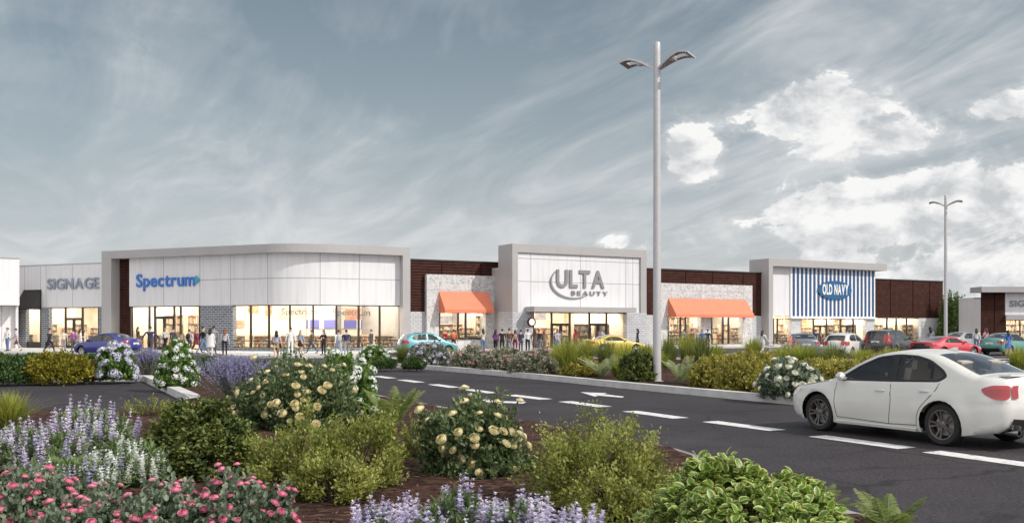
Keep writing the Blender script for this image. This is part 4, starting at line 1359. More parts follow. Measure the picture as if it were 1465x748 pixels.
def rose_mesh(name, mat, seed, r=.06):
    """cupped rose: four whorls of curled petals round a tight bud"""
    rng = np.random.default_rng(seed); V = []; Q = []; var = []
    for ring, (n, rr, hh, rt) in enumerate(((6, 1.0, .55, .92), (6, .86, .80, .80), (5, .66, .95, .62), (4, .42, 1.05, .5), (3, .2, 1.08, .5))):
        for k in range(n):
            a = k * 2 * math.pi / n + ring * .5 + rng.uniform(-.15, .15)
            wv = 2 * math.pi / n * 1.5
            i = len(V); jit = rng.uniform(.93, 1.07)
            for (u, hz, ro) in ((0, 0, .25), (.55, hh * .6, 1.0), (1, hh, rt + .12 * (ring == 0))):
                for s in (-1, 0, 1):
                    aa = a + s * wv * .5 * (.5 + .5 * min(1, u * 1.6)) * (1 if u < 1 else .75)
                    rad = rr * r * ro * jit
                    V.append((rad * math.cos(aa), rad * math.sin(aa), (hz - .10 * abs(s) * u) * r))
            for y in range(2):
                for x in range(2): Q.append((i + y * 3 + x, i + y * 3 + x + 1, i + y * 3 + x + 4, i + y * 3 + x + 3)); var.append(np.clip(.75 - .16 * ring + rng.uniform(-.15, .2), 0, 1))
    o = np_mesh(name, V, Q, mat, None, var=var, smooth=True)
    me = o.data; bpy.data.objects.remove(o)
    return me


def cluster_mesh(name, mat, seed, r=.07, n=46, fl=.3):
    """domed head of many small flat florets"""
    rng = np.random.default_rng(seed)
    d = rng.normal(size=(n, 3)); d[:, 2] = np.abs(d[:, 2]) * .9 - .1; d = unit(d)
    P = d * r * np.array([1, 1, .75]) * rng.uniform(.85, 1.05, (n, 1))
    a = unit(np.cross(d, rng.normal(size=(n, 3)))); b = np.cross(d, a)
    Vs, Qs, var = [], [], []
    for k in range(n):
        for x, y in ((a[k], b[k]), (b[k] * .7 + a[k] * .7, b[k] * .7 - a[k] * .7)):
            i = len(Vs); s = r * fl
            Vs += [P[k] + x * s, P[k] + y * s * .55 + d[k] * s * .3, P[k] - x * s, P[k] - y * s * .55 + d[k] * s * .3]
            Qs.append((i, i + 1, i + 2, i + 3)); var.append(rng.random())
    o = np_mesh(name, Vs, Qs, mat, None, var=var)
    me = o.data; bpy.data.objects.remove(o)
    return me


def spike_mesh(name, mat, seed, h=.26, r=.034, n=120):
    """flower spike: whorls of small petals on a stem, thinning to a tip"""
    rng = np.random.default_rng(seed)
    t = rng.random(n) ** .9
    whorl = np.round(t * 9) / 9 + rng.normal(size=n) * .018
    a = rng.random(n) * 6.283
    rr = r * (1.05 - .8 * np.clip(whorl, 0, 1)) * rng.uniform(.5, 1, n)
    P = np.stack([rr * np.cos(a) * .3, rr * np.sin(a) * .3, whorl * h], 1)
    D = np.stack([np.cos(a), np.sin(a), rng.uniform(.1, .8, n)], 1)
    U = np.stack([-np.cos(a) * .3, -np.sin(a) * .3, np.ones(n)], 1)
    V, q, uv, k = leaf_quads(P, D, U, rr * 1.25 + .006, rr * .9 + .004, oval=False)
    o = np_mesh(name, V, q, mat, None, uv, np.clip(.15 + .7 * whorl * .5 + rng.random(n) * .45, 0, 1))
    me = o.data; bpy.data.objects.remove(o)
    return me


BL = {
    'yellowrose': [rose_mesh('rose_bloom', FM['yellowrose'], s) for s in (1, 2, 3)],
    'whiterose': [rose_mesh('rose_bloom', FM['whiterose'], s) for s in (4, 5)],
    'pink': [rose_mesh('rose_bloom', FM['pink'], s, .05) for s in (6, 7, 8)],
    'rosyrose': [rose_mesh('rose_bloom', FM['rosy'], s, .05) for s in (9, 10)],
    'white': [cluster_mesh('flower_head', FM['white'], s) for s in (1, 2, 3)],
    'mauve': [cluster_mesh('flower_head', FM['mauve'], s, .11, 60) for s in (4, 5)],
    'purple': [spike_mesh('flower_spike', FM['purple'], s) for s in (1, 2, 3)],
    'lilac': [spike_mesh('flower_spike', FM['lilac'], s) for s in (4, 5, 6)],
    'whitespike': [spike_mesh('flower_spike', FM['white'], s, .2, .036) for s in (7, 8)],
}


def put_bloom(parent, meshes, loc, d, scale, rng, name=None):
    me = meshes[int(rng.integers(len(meshes)))]
    o = bpy.data.objects.new(name or me.name.split('.')[0], me); COL.objects.link(o); o.parent = parent
    o.location = tuple(loc)
    o.rotation_euler = Vector(d).to_track_quat('Z', 'Y').to_euler(); o.rotation_euler.rotate_axis('Z', float(rng.uniform(0, 6.28)))
    o.scale = (scale,) * 3
    return o


def merged_blooms(name, parent, meshes, items, rng):
    """many tiny blooms of a far plant as one scattered part"""
    Vs, Qs, var, base = [], [], [], 0
    for loc, d, sc in items:
        me = meshes[int(rng.integers(len(meshes)))]
        n = len(me.vertices); co = np.empty(n * 3, np.float32); me.vertices.foreach_get('co', co); co = co.reshape(-1, 3) * sc
        qi = np.empty(len(me.polygons) * 4, np.int32); me.loops.foreach_get('vertex_index', qi)
        va = np.empty(len(me.polygons), np.float32); me.attributes['tint'].data.foreach_get('value', va)
        Rm = np.array(Vector(d).to_track_quat('Z', 'Y').to_matrix())
        Vs.append(co @ Rm.T + np.asarray(loc)); Qs.append(qi.reshape(-1, 4) + base); var.append(va); base += n
    o = np_mesh(name, np.concatenate(Vs), np.concatenate(Qs), meshes[0].materials[0], parent, var=np.concatenate(var))
    o['kind'] = 'stuff'
    return o


def flowering(name, label, cat, loc, rx, h, lm, kind, nblooms, bscale, seed, parts=True, up=.3, out=1.04, group=None, low_f=-.05, **kw):
    t, rng, tip, d = make_shrub(name, label, cat, loc, rx, h, LM[lm], seed, group=group, **kw)
    k = np.argsort(rng.random(len(tip)))
    sel = [i for i in k if d[i][2] > low_f]
    # keep blooms apart and facing anywhere
    chosen = []
    for i in sel:
        if len(chosen) >= nblooms: break
        if all(np.linalg.norm(tip[i] - tip[j]) > .075 * bscale for j in chosen): chosen.append(i)
    items = [(tip[i] * out + np.array([0, 0, .01]), unit(d[i] + np.array([0, 0, up]) + rng.normal(size=3) * .2), bscale * float(rng.uniform(.7, 1.2))) for i in chosen]
    if parts:
        for it in items: put_bloom(t, BL[kind], *it, rng)
    else:
        merged_blooms('blossoms', t, BL[kind], items, rng)
    return t


def salvia(label, loc, rx, h, kinds, nsp, seed, parts=True, ssc=1.0, group=None, ry=None, lm='salvia', leafh=.72):
    """leafy clump with upright flower spikes on stems"""
    rng = np.random.default_rng(seed)
    t = thing('salvia', label, 'flowering plant', loc, 0, group)
    ry = ry or rx
    V, q, uv, var, b, tip, d, rad = shrub_foliage(rng, rx, ry, h * leafh, 170, 26, .085, .026, seed=seed, up=.7, amp=.2, inner=.25)
    np_mesh('foliage', V, q, LM[lm], t, uv, var)
    # spikes over the whole top, taller in the middle
    a = rng.random(nsp) * 6.283; r = np.sqrt(rng.random(nsp))
    px_, py_ = r * np.cos(a) * rx, r * np.sin(a) * ry
    top = h * (1 - .42 * r ** 2) * rng.uniform(.8, 1.03, nsp) - .27 * ssc
    base = np.stack([px_ * .6, py_ * .6, np.full(nsp, .05)], 1); tp = np.stack([px_, py_, np.maximum(top, .12)], 1)
    stems_mesh('stems', base, tp + np.array([0, 0, .12]), .006, .004, LM[lm], t)
    items = []
    for k in range(nsp):
        lean = unit(np.array([px_[k] * .35, py_[k] * .35, 1.0]) + rng.normal(size=3) * .10)
        items.append((tp[k], lean, ssc * float(rng.uniform(.75, 1.2)), kinds[int(rng.integers(len(kinds)))]))
    if parts:
        for l, dd, s, kd in items[:95]: put_bloom(t, BL[kd], l, dd, s, rng)
    else:
        for kd in set(kinds): merged_blooms('blossoms', t, BL[kd], [i[:3] for i in items if i[3] == kd], rng)
    return t


def lavender(label, loc, rx, h, seed, nst=420, fm='lavender'):
    rng = np.random.default_rng(seed)
    t = thing('lavender', label, 'flowering plant', loc)
    a = rng.random(nst) * 6.283; th = np.abs(rng.normal(size=nst)) * .34
    dirs = np.stack([np.sin(th) * np.cos(a), np.sin(th) * np.sin(a), np.cos(th)], 1)
    L = h * rng.uniform(.7, 1.06, nst) * (1 + .1 * np.sin(th))
    b = np.stack([np.cos(a) * rx * .22 * rng.random(nst), np.sin(a) * rx * .22 * rng.random(nst), np.zeros(nst)], 1)
    tip = b + dirs * L[:, None] * np.array([rx / (h * .55), rx / (h * .55), 1]); tip[:, 2] = np.clip(tip[:, 2], .15, h * 1.05)
    stems_mesh('stems', b, tip, .004, .003, LM['lav'], t)
    n = 26
    f = .62 + .4 * rng.random((nst, n)) ** .8
    P = b[:, None] + (tip - b)[:, None] * f[..., None] + rng.normal(size=(nst, n, 3)) * .008
    D = unit(rng.normal(size=P.shape) + np.array([0, 0, .6])); U = unit(rng.normal(size=P.shape))
    V, q, uv, k = leaf_quads(P.reshape(-1, 3), D.reshape(-1, 3), U.reshape(-1, 3), .03, .02, oval=False)
    np_mesh('flower_spikes', V, q, FM[fm], t, uv, rng.random(nst * n))['kind'] = 'stuff'
    n = 16
    f = .08 + .5 * rng.random((nst, n))
    P = b[:, None] + (tip - b)[:, None] * f[..., None] + rng.normal(size=(nst, n, 3)) * .012
    D = unit(dirs[:, None] + rng.normal(size=P.shape) * .5); U = unit(rng.normal(size=P.shape))
    V, q, uv, k = leaf_quads(P.reshape(-1, 3), D.reshape(-1, 3), U.reshape(-1, 3), .075, .012, oval=False)
    np_mesh('foliage', V, q, LM['lav'], t, uv, rng.random(nst * n))
    return t


def grass_tuft(label, loc, rx, h, seed, lm='grass', n=900, group=None, name='ornamental_grass', wide=.010):
    rng = np.random.default_rng(seed)
    t = thing(name, label, 'grass clump', loc, 0, group)
    a = rng.random(n) * 6.283; lean = np.abs(rng.normal(size=n)) * .38
    L = 1.25 * h * rng.uniform(.6, 1.1, n)
    br = rng.random(n) ** .5 * rx * .45
    b = np.stack([np.cos(a) * br, np.sin(a) * br, np.zeros(n)], 1)
    o2 = a + rng.normal(size=n) * .5
    out = np.stack([np.cos(o2), np.sin(o2), np.zeros(n)], 1); side = np.stack([-np.sin(o2), np.cos(o2), np.zeros(n)], 1)
    rows = []
    for s in (0, .35, .7, 1.0):
        c = b + np.array([0, 0, 1]) * (L * (s - .22 * lean * s * s * 1.6))[:, None] + out * (L * lean * s * s * .9 * rx / (h * .45))[:, None]
        wv = wide * (1 - s) ** .6 * rng.uniform(.7, 1.2, n) + .0015
        rows += [c - side * wv[:, None], c + side * wv[:, None]]
    V = np.stack(rows, 1).reshape(-1, 3)
    q = np.arange(n)[:, None, None] * 8 + np.array([[[0, 1, 3, 2], [2, 3, 5, 4], [4, 5, 7, 6]]])
    np_mesh('blades', V, q.reshape(-1, 4), LM[lm], t, var=np.clip(np.repeat(rng.random(n), 3) * .7 + np.tile([0, .1, .3], n), 0, 1))
    return t


def fern(label, loc, rx, h, seed, lm='fern', nf=17, group=None):
    """arching fronds, each with tapering leaflets down both sides"""
    rng = np.random.default_rng(seed)
    t = thing('fern', label, 'fern', loc, 0, group)
    for f in range(nf):
        a = f * 2.399 + rng.uniform(-.3, .3); L = rng.uniform(.8, 1.15)
        steep = rng.uniform(.25, 1.0)
        np_ = 24
        s = np.linspace(.1, 1, np_)
        rr = rx * L * (1.15 * s ** 1.2) * (1.15 - steep * .75); zz_ = h * L * (1.35 * s - (.35 + .35 * (1 - steep)) * s * s)
        c = np.stack([np.cos(a) * rr, np.sin(a) * rr, zz_], 1)
        ta = unit(np.gradient(c, axis=0)); sd = unit(np.cross(ta, [0, 0, 1.0])); up = np.cross(sd, ta)
        wl = .21 * rx * (np.sin(np.pi * (s * .86 + .1)) ** .8) + .01
        Vs, Qs, var = [], [], []
        Ps, Ds, Us, Ls = [], [], [], []
        for sg in (-1, 1):
            Ps.append(c); Ds.append(unit(sd * sg + ta * .45 - up * .12 + rng.normal(size=c.shape) * .05)); Us.append(up); Ls.append(wl)
        P, D, U, Lw = map(np.concatenate, (Ps, Ds, Us, Ls))
        V, q, uv, k = leaf_quads(P, D, U, Lw, np.full(len(Lw), rx * .03), fold=.15, oval=True)
        vv = np.repeat(np.clip(rng.uniform(.1, .7) + rng.random(len(P)) * .3, 0, 1), k)
        st = c[:-1]; en = c[1:]
        # rachis as a thin ribbon
        i0 = len(V)
        rb = np.stack([st - sd[:-1] * .004, st + sd[:-1] * .004, en + sd[1:] * .004, en - sd[1:] * .004], 1).reshape(-1, 3)
        V = np.concatenate([V, rb]); q = np.concatenate([q, i0 + np.arange(len(st) * 4).reshape(-1, 4)])
        np_mesh('frond', V, q, LM[lm], t, var=np.concatenate([vv, np.full(len(st), .6)]))
    return t


def place(px, py, z=None):
    x, y = gpb(px, py)
    return (x, y, bedz(x, y) - .04)


def sz(px_w, py):                                      # pixel width at a ground row -> metres
    return px_w * FOC * (CAM_H - .15) / (py - YH) / FOC


# ---- foreground bed
def fg(px, py, wpx, top):
    """base pixel, width and top row -> location, half width, height"""
    x, y = gpb(px, py)
    return (x, y, bedz(x, y) - .04), wpx / 2 * y / FOC, (py - top) / FOC * y


L_, r_, h_ = fg(55, 672, 150, 588)
salvia('purple and lilac salvia clump at the left edge, beside the white salvia', L_, r_, h_, ['purple', 'lilac', 'lilac'], 95, 11, ssc=1.45)
L_, r_, h_ = fg(128, 660, 130, 556)
salvia('tallest pale lilac salvia, standing before the left asphalt bay', L_, r_, h_, ['lilac', 'whitespike', 'lilac', 'whitespike', 'purple'], 95, 12, ssc=1.45)
L_, r_, h_ = fg(186, 690, 118, 606)
salvia('low white flowered salvia beside the dark green mounded shrub', L_, r_, h_, ['whitespike'], 85, 13, ssc=1.25)
L_, r_, h_ = fg(100, 705, 150, 632)
salvia('low white and lilac salvia just behind the pink roses', L_, r_, h_, ['whitespike', 'whitespike', 'purple'], 80, 14, ssc=1.15)
L_, r_, h_ = fg(287, 678, 152, 571)
make_shrub('mounded_shrub', 'dense dark green rounded shrub with yellowish leaf tips, behind the pink roses', 'shrub', L_, r_, h_, LM['boxy'], 15, twigs=300, per=56, ll=.055, lw=.036, amp=.2, low=-.18, inner=.66, jit=.06, flat=.5)
for k, (px, py, wp, top, lab) in enumerate(((25, 790, 170, 652, 'pink rose bush at the bottom left corner of the picture'),
                                           (135, 800, 170, 690, 'low pink rose bush in front of the white salvia'),
                                           (245, 795, 170, 678, 'pink rose bush in front of the dark green mounded shrub'),
                                           (345, 790, 150, 672, 'pink rose bush at the right end of the pink row'))):
    L_, r_, h_ = fg(px, py, wp * .95, top)
    flowering('rose_bush', lab, 'rose bush', L_, r_, h_ * .82, 'greyrose', 'pink', 84, .66, 20 + k, twigs=430, per=30, ll=.048, lw=.033, amp=.3, spray=.12, low_f=.25, group='pink rose bushes', up=.5)
L_, r_, h_ = fg(427, 610, 158, 516)
flowering('rose_bush', 'yellow rose bush on the left, beside the white hydrangea', 'rose bush', L_, r_, h_, 'rose', 'yellowrose', 75, 1.05, 31, twigs=420, per=30, ll=.068, lw=.042, amp=.26, spray=.08, up=.25)
L_, r_, h_ = fg(493, 602, 84, 508)
flowering('hydrangea', 'upright white hydrangea between the yellow roses and the fern', 'flowering shrub', L_, r_, h_, 'hydr', 'white', 42, 1.25, 32, twigs=260, per=22, ll=.10, lw=.065, amp=.2, spray=.06)
L_, r_, h_ = fg(562, 612, 100, 545)
fern('green fern beside the road dashes, right of the white hydrangea', L_, r_ * 1.15, h_ * .9, 33, nf=18)
L_, r_, h_ = fg(415, 700, 120, 598)
make_shrub('spirea', 'loose yellow green shrub with upright sprigs beside the pink roses', 'shrub', L_, r_, h_ * .95, LM['spirea'], 34, twigs=70, per=95, ll=.044, lw=.026, amp=.5, spray=.18, inner=.62, jit=.085, flat=.4, oval=False)
L_, r_, h_ = fg(498, 690, 150, 590)
make_shrub('spirea', 'spreading fresh green shrub below the fern and the white hydrangea', 'shrub', L_, r_, h_ * .92, LM['spirea'], 35, twigs=95, per=110, ll=.044, lw=.026, amp=.5, spray=.18, inner=.62, jit=.08, flat=.4, oval=False)
L_, r_, h_ = fg(480, 712, 110, 650)
make_shrub('spirea', 'low trailing green shrub in front of the spreading fresh green one', 'shrub', L_, r_, h_ * .95, LM['spirea'], 36, twigs=80, per=80, ll=.044, lw=.026, amp=.5, spray=.15, inner=.62, jit=.085, flat=.4, oval=False)
L_, r_, h_ = fg(604, 652, 62, 602)
make_shrub('seedling_shrub', 'small airy green shrub left of the right hand yellow roses', 'shrub', L_, r_, h_, LM['spirea'], 37, twigs=110, per=26, ll=.04, lw=.022, amp=.35, spray=.3, oval=False)
L_, r_, h_ = fg(678, 672, 150, 570)
flowering('rose_bush', 'large yellow rose bush in the middle, standing against the road edge', 'rose bush', L_, r_, h_ * .92, 'rose', 'yellowrose', 66, .92, 38, twigs=430, per=30, ll=.06, lw=.037, amp=.26, spray=.14, up=.25)
L_, r_, h_ = fg(872, 722, 205, 600)
make_shrub('spirea', 'large feathery green shrub with upright sprigs beside the road, left of the variegated shrub', 'shrub', L_, r_, h_ * .92, LM['spirea'], 39, twigs=150, per=130, ll=.038, lw=.023, amp=.5, spray=.17, inner=.62, jit=.07, flat=.4, oval=False)
L_, r_, h_ = fg(900, 752, 130, 690)
make_shrub('spirea', 'low green shrub filling the gap before the variegated shrub', 'shrub', L_, r_, h_ * .95, LM['spirea'], 40, twigs=100, per=80, ll=.038, lw=.023, amp=.5, spray=.15, inner=.62, jit=.08, flat=.4, oval=False)
L_, r_, h_ = fg(1068, 800, 300, 652)
make_shrub('variegated_shrub', 'broad shrub with large green leaves edged in cream, at the kerb', 'shrub', L_, r_ * .98, h_ * .98, LM['varie'], 41, twigs=640, per=11, ll=.082, lw=.056, amp=.16, inner=.74, up=.2, low=-.1, jit=.035, flat=.75, oval='fine')
for k, (px, py, wp, top, kinds, lab) in enumerate(((560, 800, 110, 705, ['purple', 'purple', 'lilac'], 'purple salvia at the bottom edge, leftmost of the front salvia row'),
                                                   (655, 790, 115, 664, ['whitespike', 'lilac', 'whitespike', 'purple'], 'tall white and lilac salvia at the bottom edge below the yellow roses'),
                                                   (738, 800, 105, 690, ['purple', 'lilac'], 'lilac purple salvia at the bottom edge, right of the tall white one'),
                                                   (815, 815, 90, 722, ['purple', 'purple', 'lilac'], 'low purple salvia at the bottom edge below the large feathery shrub'))):
    L_, r_, h_ = fg(px, py, wp, top)
    salvia(lab, L_, r_, h_, kinds, 80, 50 + k, ssc=1.3, group='front row of salvia')
fern('fern tip showing at the bottom edge, under the right end of the variegated shrub', (2.55, 8.3, .10), .42, .44, 60, nf=13)
fern('fern showing at the bottom edge on the right, against bare asphalt', (3.15, 8.2, .08), .42, .36, 61, nf=13)
L_, r_, h_ = fg(14, 612, 62, 566)
grass_tuft('small yellow green grass clump at the left edge beside the asphalt bay', L_, r_, h_, 62, n=500)
L_, r_, h_ = fg(215, 592, 70, 566)
make_shrub('low_groundcover', 'wispy low green plant at the kerb corner of the asphalt bay', 'shrub', L_, r_, h_ * .95, LM['spirea'], 63, twigs=90, per=20, ll=.035, lw=.02, amp=.4, spray=.3, oval=False)
L_, r_, h_ = fg(340, 573, 92, 508)
lavender('large blue grey lavender left of the yellow roses', L_, r_ * 1.05, h_, 64, 620)
L_, r_, h_ = fg(372, 612, 60, 570)
make_shrub('low_groundcover', 'small dark green plant under the left yellow roses', 'shrub', L_, r_, h_ * .8, LM['dark'], 65, twigs=120, per=22, ll=.06, lw=.035, amp=.3)

# ---- back of the left bed
def mid(kind, px, py, wp, top, lab, seed, **kw):
    L_, r_, h_ = fg(px, py, wp, top)
    if kind == 'lav': return lavender(lab, L_, r_ * 1.1, h_, seed, 300)
    if kind == 'grass': return grass_tuft(lab, L_, r_, h_, seed, n=420, wide=.02, **kw)
    if kind == 'fern': return fern(lab, L_, r_ * 1.1, h_ * .9, seed, lm='palefern', nf=16)
    if kind[0] == 'flower':
        return flowering('flowering_shrub', lab, 'flowering shrub', L_, r_, h_, kind[1], kind[2], kind[3], kind[4], seed, parts=kind[5] if len(kind) > 5 else False, twigs=240, per=20, ll=kw.pop('ll', .11), lw=kw.pop('lw', .065), amp=.16, **kw)
    return make_shrub('shrub', lab, 'shrub', L_, r_, h_, LM[kind], seed, twigs=kw.pop('twigs', 260), per=22, ll=kw.pop('ll', .09), lw=kw.pop('lw', .055), amp=kw.pop('amp', .16), **kw)


mid('dark', 10, 545, 66, 504, 'dark green shrub at the left edge behind the asphalt bay', 70)
mid('dark', 48, 522, 40, 505, 'small dark shrub between the pavement and the golden mound', 71)
mid('yellow', 86, 543, 100, 502, 'golden yellow mounded shrub behind the left asphalt bay', 72, twigs=380)
mid(('flower', 'hydr', 'mauve', 52, 1.25, True), 167, 542, 54, 494, 'rounded mauve white hydrangea in front of the blue car', 73)
mid('lav', 212, 535, 36, 497, 'small lavender between the mauve hydrangea and the tall white one', 74)
mid(('flower', 'hydr', 'white', 46, 1.35, True), 254, 553, 54, 490, 'tall white flowered hydrangea at the corner of the left asphalt bay', 75, ll=.13, lw=.085)
mid('dark', 292, 533, 36, 511, 'dark low shrub right of the tall white hydrangea', 76)
mid('dark', 130, 516, 40, 506, 'flat dark green plant behind the golden mound', 77)
mid('dark', 232, 524, 30, 508, 'narrow dark shrub half hidden by the tall white hydrangea', 78)
# ---- island by the lamp post
mid(('flower', 'hydr', 'white', 40, 1.3), 535, 520, 44, 494, 'white flowering shrub at the left tip of the island', 80)
mid('grass', 577, 518, 30, 495, 'brownish grass tuft beside the white shrub on the island tip', 81, lm='reed')
mid(('flower', 'lav', 'mauve', 60, .95), 616, 521, 62, 492, 'greyish white flowering shrub in front of the teal hatchback', 82)
for k, (px, py, wp, top, lab) in enumerate(((676, 525, 62, 497, 'pink flowering hedge shrub, leftmost of the three on the island'), (718, 529, 66, 498, 'pink flowering hedge shrub, middle one of the three on the island'), (764, 533, 66, 498, 'pink flowering hedge shrub, rightmost of the three on the island'))):
    mid(('flower', 'pinkhedge', 'rosyrose', 46, 1.25), px, py, wp, top, lab, 83 + k, group='pink hedge on the island')
mid('grass', 812, 536, 44, 490, 'bright green grass clump right of the pink hedge', 86)
mid('grass', 838, 520, 38, 490, 'grass clump in front of the left end of the yellow car', 87)
mid('fern', 862, 540, 70, 503, 'pale fern between the grass clumps and the dark shrub by the lamp post', 88)
mid('grass', 868, 522, 44, 490, 'dark grass clump in front of the middle of the yellow car', 89, lm='reed')
mid('boxy', 913, 545, 54, 500, 'dark green rounded shrub at the foot of the tall lamp post', 90)
mid('grass', 925, 515, 34, 494, 'thin grass tuft behind the rounded shrub by the lamp post', 91)
mid('grass', 957, 526, 34, 488, 'dark grass tuft just right of the tall lamp post', 92, lm='reed')
mid('fern', 975, 549, 70, 505, 'pale fern right of the tall lamp post', 93)
mid('grass', 983, 518, 34, 482, 'tall bright grass tuft below the long orange awning', 94)
mid('grass', 1004, 528, 34, 486, 'dense dark grass tuft below the long orange awning', 95, lm='reed')
for k, (px, py, wp, top, lab) in enumerate(((1020, 552, 66, 506, 'olive yellow low shrub, leftmost beside the pale fern'), (1062, 557, 74, 504, 'olive yellow low shrub in the middle, left of the white roses'), (1092, 545, 70, 504, 'olive yellow low shrub behind the white roses'))):
    mid('olive', px, py, wp, top, lab, 96 + k, group='olive yellow shrubs on the island')
mid(('flower', 'greyrose', 'whiterose', 44, 1.5, True), 1130, 567, 88, 515, 'white rose bush at the kerb in front of the white saloon car', 100)
mid('olive', 1205, 548, 90, 512, 'olive yellow shrub beyond the bonnet of the white saloon car', 101)
mid('olive', 1010, 522, 60, 507, 'flat olive shrub behind the dark grass tufts', 102)
mid('grass', 1150, 526, 52, 494, 'yellow green grass clump in front of the grey saloon', 103)
mid('reed' if False else 'grass', 1192, 528, 54, 496, 'dark grass clump in front of the white hatchback', 104, lm='reed')
mid('grass', 1235, 522, 50, 500, 'grass clump in front of the black estate car', 105)
mid('grass', 1276, 518, 46, 499, 'thin grass clump in front of the red car', 106)
mid('grass', 1457, 531, 34, 500, 'green grass clump at the right edge, beyond the boot of the white saloon', 107)
mid('grass', 1078, 514, 30, 487, 'grass tuft in front of the striped store\'s grey frame', 108)

# more planting to close the gaps on the island
for k, (kind, px, py, wp, top, lab) in enumerate((
        ('grass', 798, 530, 40, 497, 'yellow green grass clump hard against the right end of the pink hedge'),
        ('olive', 832, 536, 60, 511, 'low olive shrub between the bright grass clump and the pale fern'),
        ('grass', 895, 526, 40, 496, 'grass clump between the pale fern and the rounded lamp post shrub'),
        ('grass', 884, 538, 30, 512, 'small grass tuft left of the rounded lamp post shrub'),
        ('grass', 940, 530, 36, 502, 'short grass tuft directly behind the foot of the tall lamp post'),
        ('grass', 1022, 520, 44, 495, 'yellow green grass behind the leftmost olive yellow shrub'),
        ('olive', 1045, 535, 80, 506, 'broad olive shrub behind the leftmost and middle olive yellow ones'),
        ('olive', 1000, 546, 44, 520, 'small olive shrub just right of the second pale fern'),
        ('olive', 1170, 540, 60, 512, 'olive shrub between the white roses and the grey saloon'),
        ('grass', 1120, 520, 40, 498, 'low grass tuft behind the white roses'),
        ('olive', 1245, 540, 70, 509, 'olive shrub beyond the windscreen of the white saloon'),
        ('dark', 592, 526, 30, 510, 'small dark shrub between the brownish grass and the greyish white shrub'),
        ('dark', 552, 526, 30, 512, 'small dark shrub at the foot of the white shrub on the island tip'),
        ('grass', 645, 520, 34, 500, 'thin grass tuft between the greyish white shrub and the pink hedge'))):
    mid(kind, px, py, wp, top, lab, 120 + k)

# ---- tree in the gap at the far right
tr = thing('tree', 'green leafy tree in the gap between the row and the far right store', 'tree', (at(1361, 106), 106, 0))
mb = MB(); mb.tube([(0, 0, 0), (.1, 0, 1.2), (0, .1, 2.6), (.1, 0, 4.4)], [.16, .13, .1, .04], 8)
for a in range(7):
    an = a * 2.4; mb.tube([(0, .05, 1.4 + a * .4), (.6 * math.cos(an), .6 * math.sin(an), 2.3 + a * .45), (1.0 * math.cos(an), 1.0 * math.sin(an), 2.9 + a * .45)], [.06, .04, .015], 5)
mb.build('trunk', M['bark'], tr, smooth=True)
rng_ = np.random.default_rng(3)
V, q, uv, var, *_ = shrub_foliage(rng_, 1.35, 1.35, 5.6, 330, 26, .2, .12, seed=4.2, amp=.4, low=.0, base_z=1.0, inner=.45)
np_mesh('crown', V, q, LM['tree'], tr, uv, var)

# far wood beyond the detached store, reads as one mass
rw = np.random.default_rng(77); Vw, Qw, Tw, base_i = [], [], [], 0
for k in range(16):
    xx, yy = 96 + k * 9 + rw.uniform(-3, 3), 150 + rw.uniform(-8, 14)
    V, q, uv, var, *_ = shrub_foliage(rw, 5.5, 4.5, rw.uniform(6, 8), 110, 22, .85, .5, seed=k * 2.1, amp=.35, low=.0, base_z=1.2, inner=.5, oval=False)
    Vw.append(V + np.array([xx, yy, 0])); Qw.append(q + base_i); Tw.append(var); base_i += len(V)
tag(np_mesh('distant_wood', np.concatenate(Vw), np.concatenate(Qw), LM['tree'], None, var=np.concatenate(Tw)), 'far wood of green trees beyond the detached store', 'wood', kind='stuff')

# ---- loose bark chips over the near part of the bed
rngc = np.random.default_rng(9)
fgv = [Vector(p) for p in FGPOLY]


def inside(x, y):
    c = False; n = len(fgv); j = n - 1
    for i in range(n):
        a, b = fgv[i], fgv[j]
        if (a.y > y) != (b.y > y) and x < (b.x - a.x) * (y - a.y) / (b.y - a.y) + a.x: c = not c
        j = i
    return c


pts = []
while len(pts) < 16000:
    y = 8.3 + 14 * rngc.random() ** 1.5; x = rngc.uniform(-.54, .4) * y
    if inside(x, y) and inside(x + .25, y) and inside(x - .25, y): pts.append((x, y, bedz(x, y) + .004))
P = np.array(pts); n = len(P)
a = rngc.random(n) * 6.283
D = np.stack([np.cos(a), np.sin(a), rngc.normal(size=n) * .22], 1); U = np.stack([rngc.normal(size=n) * .35, rngc.normal(size=n) * .35, np.ones(n)], 1)
V, q, uv, k = leaf_quads(P, D, U, rngc.uniform(.03, .13, n), rngc.uniform(.008, .022, n), fold=.3, oval=False)
M['chip'] = leafmat('bark_chip', (.020, .010, .008), (.060, .028, .020), (.17, .10, .07), 0, .85)
tag(np_mesh('mulch_chips', V, q, M['chip'], None, uv, rngc.random(n) ** 1.4), kind='stuff')
# ------------------------------------------------------------------ cars
def catmull(pts, per=6):
    """smooth open curve; a point given with a third value 1 is a corner"""
    P = [Vector(p[:2]) for p in pts]; out = []
    for k in range(len(P) - 1):
        a, b, c, d = P[max(k - 1, 0)], P[k], P[k + 1], P[min(k + 2, len(P) - 1)]
        if len(pts[k]) > 2: a = b - (c - b)
        if len(pts[k + 1]) > 2: d = c + (c - b)
        for q in range(per):
            t = q / per
            out.append(.5 * ((2 * b) + (c - a) * t + (2 * a - 5 * b + 4 * c - d) * t * t + (3 * b - a - 3 * c + d) * t ** 3))
    out.append(P[-1])
    return out


def pip(p, poly):
    c = False; j = len(poly) - 1
    for i in range(len(poly)):
        a, b = poly[i], poly[j]
        if (a[1] > p[1]) != (b[1] > p[1]) and p[0] < (b[0] - a[0]) * (p[1] - a[1]) / (b[1] - a[1]) + a[0]: c = not c
        j = i
    return c


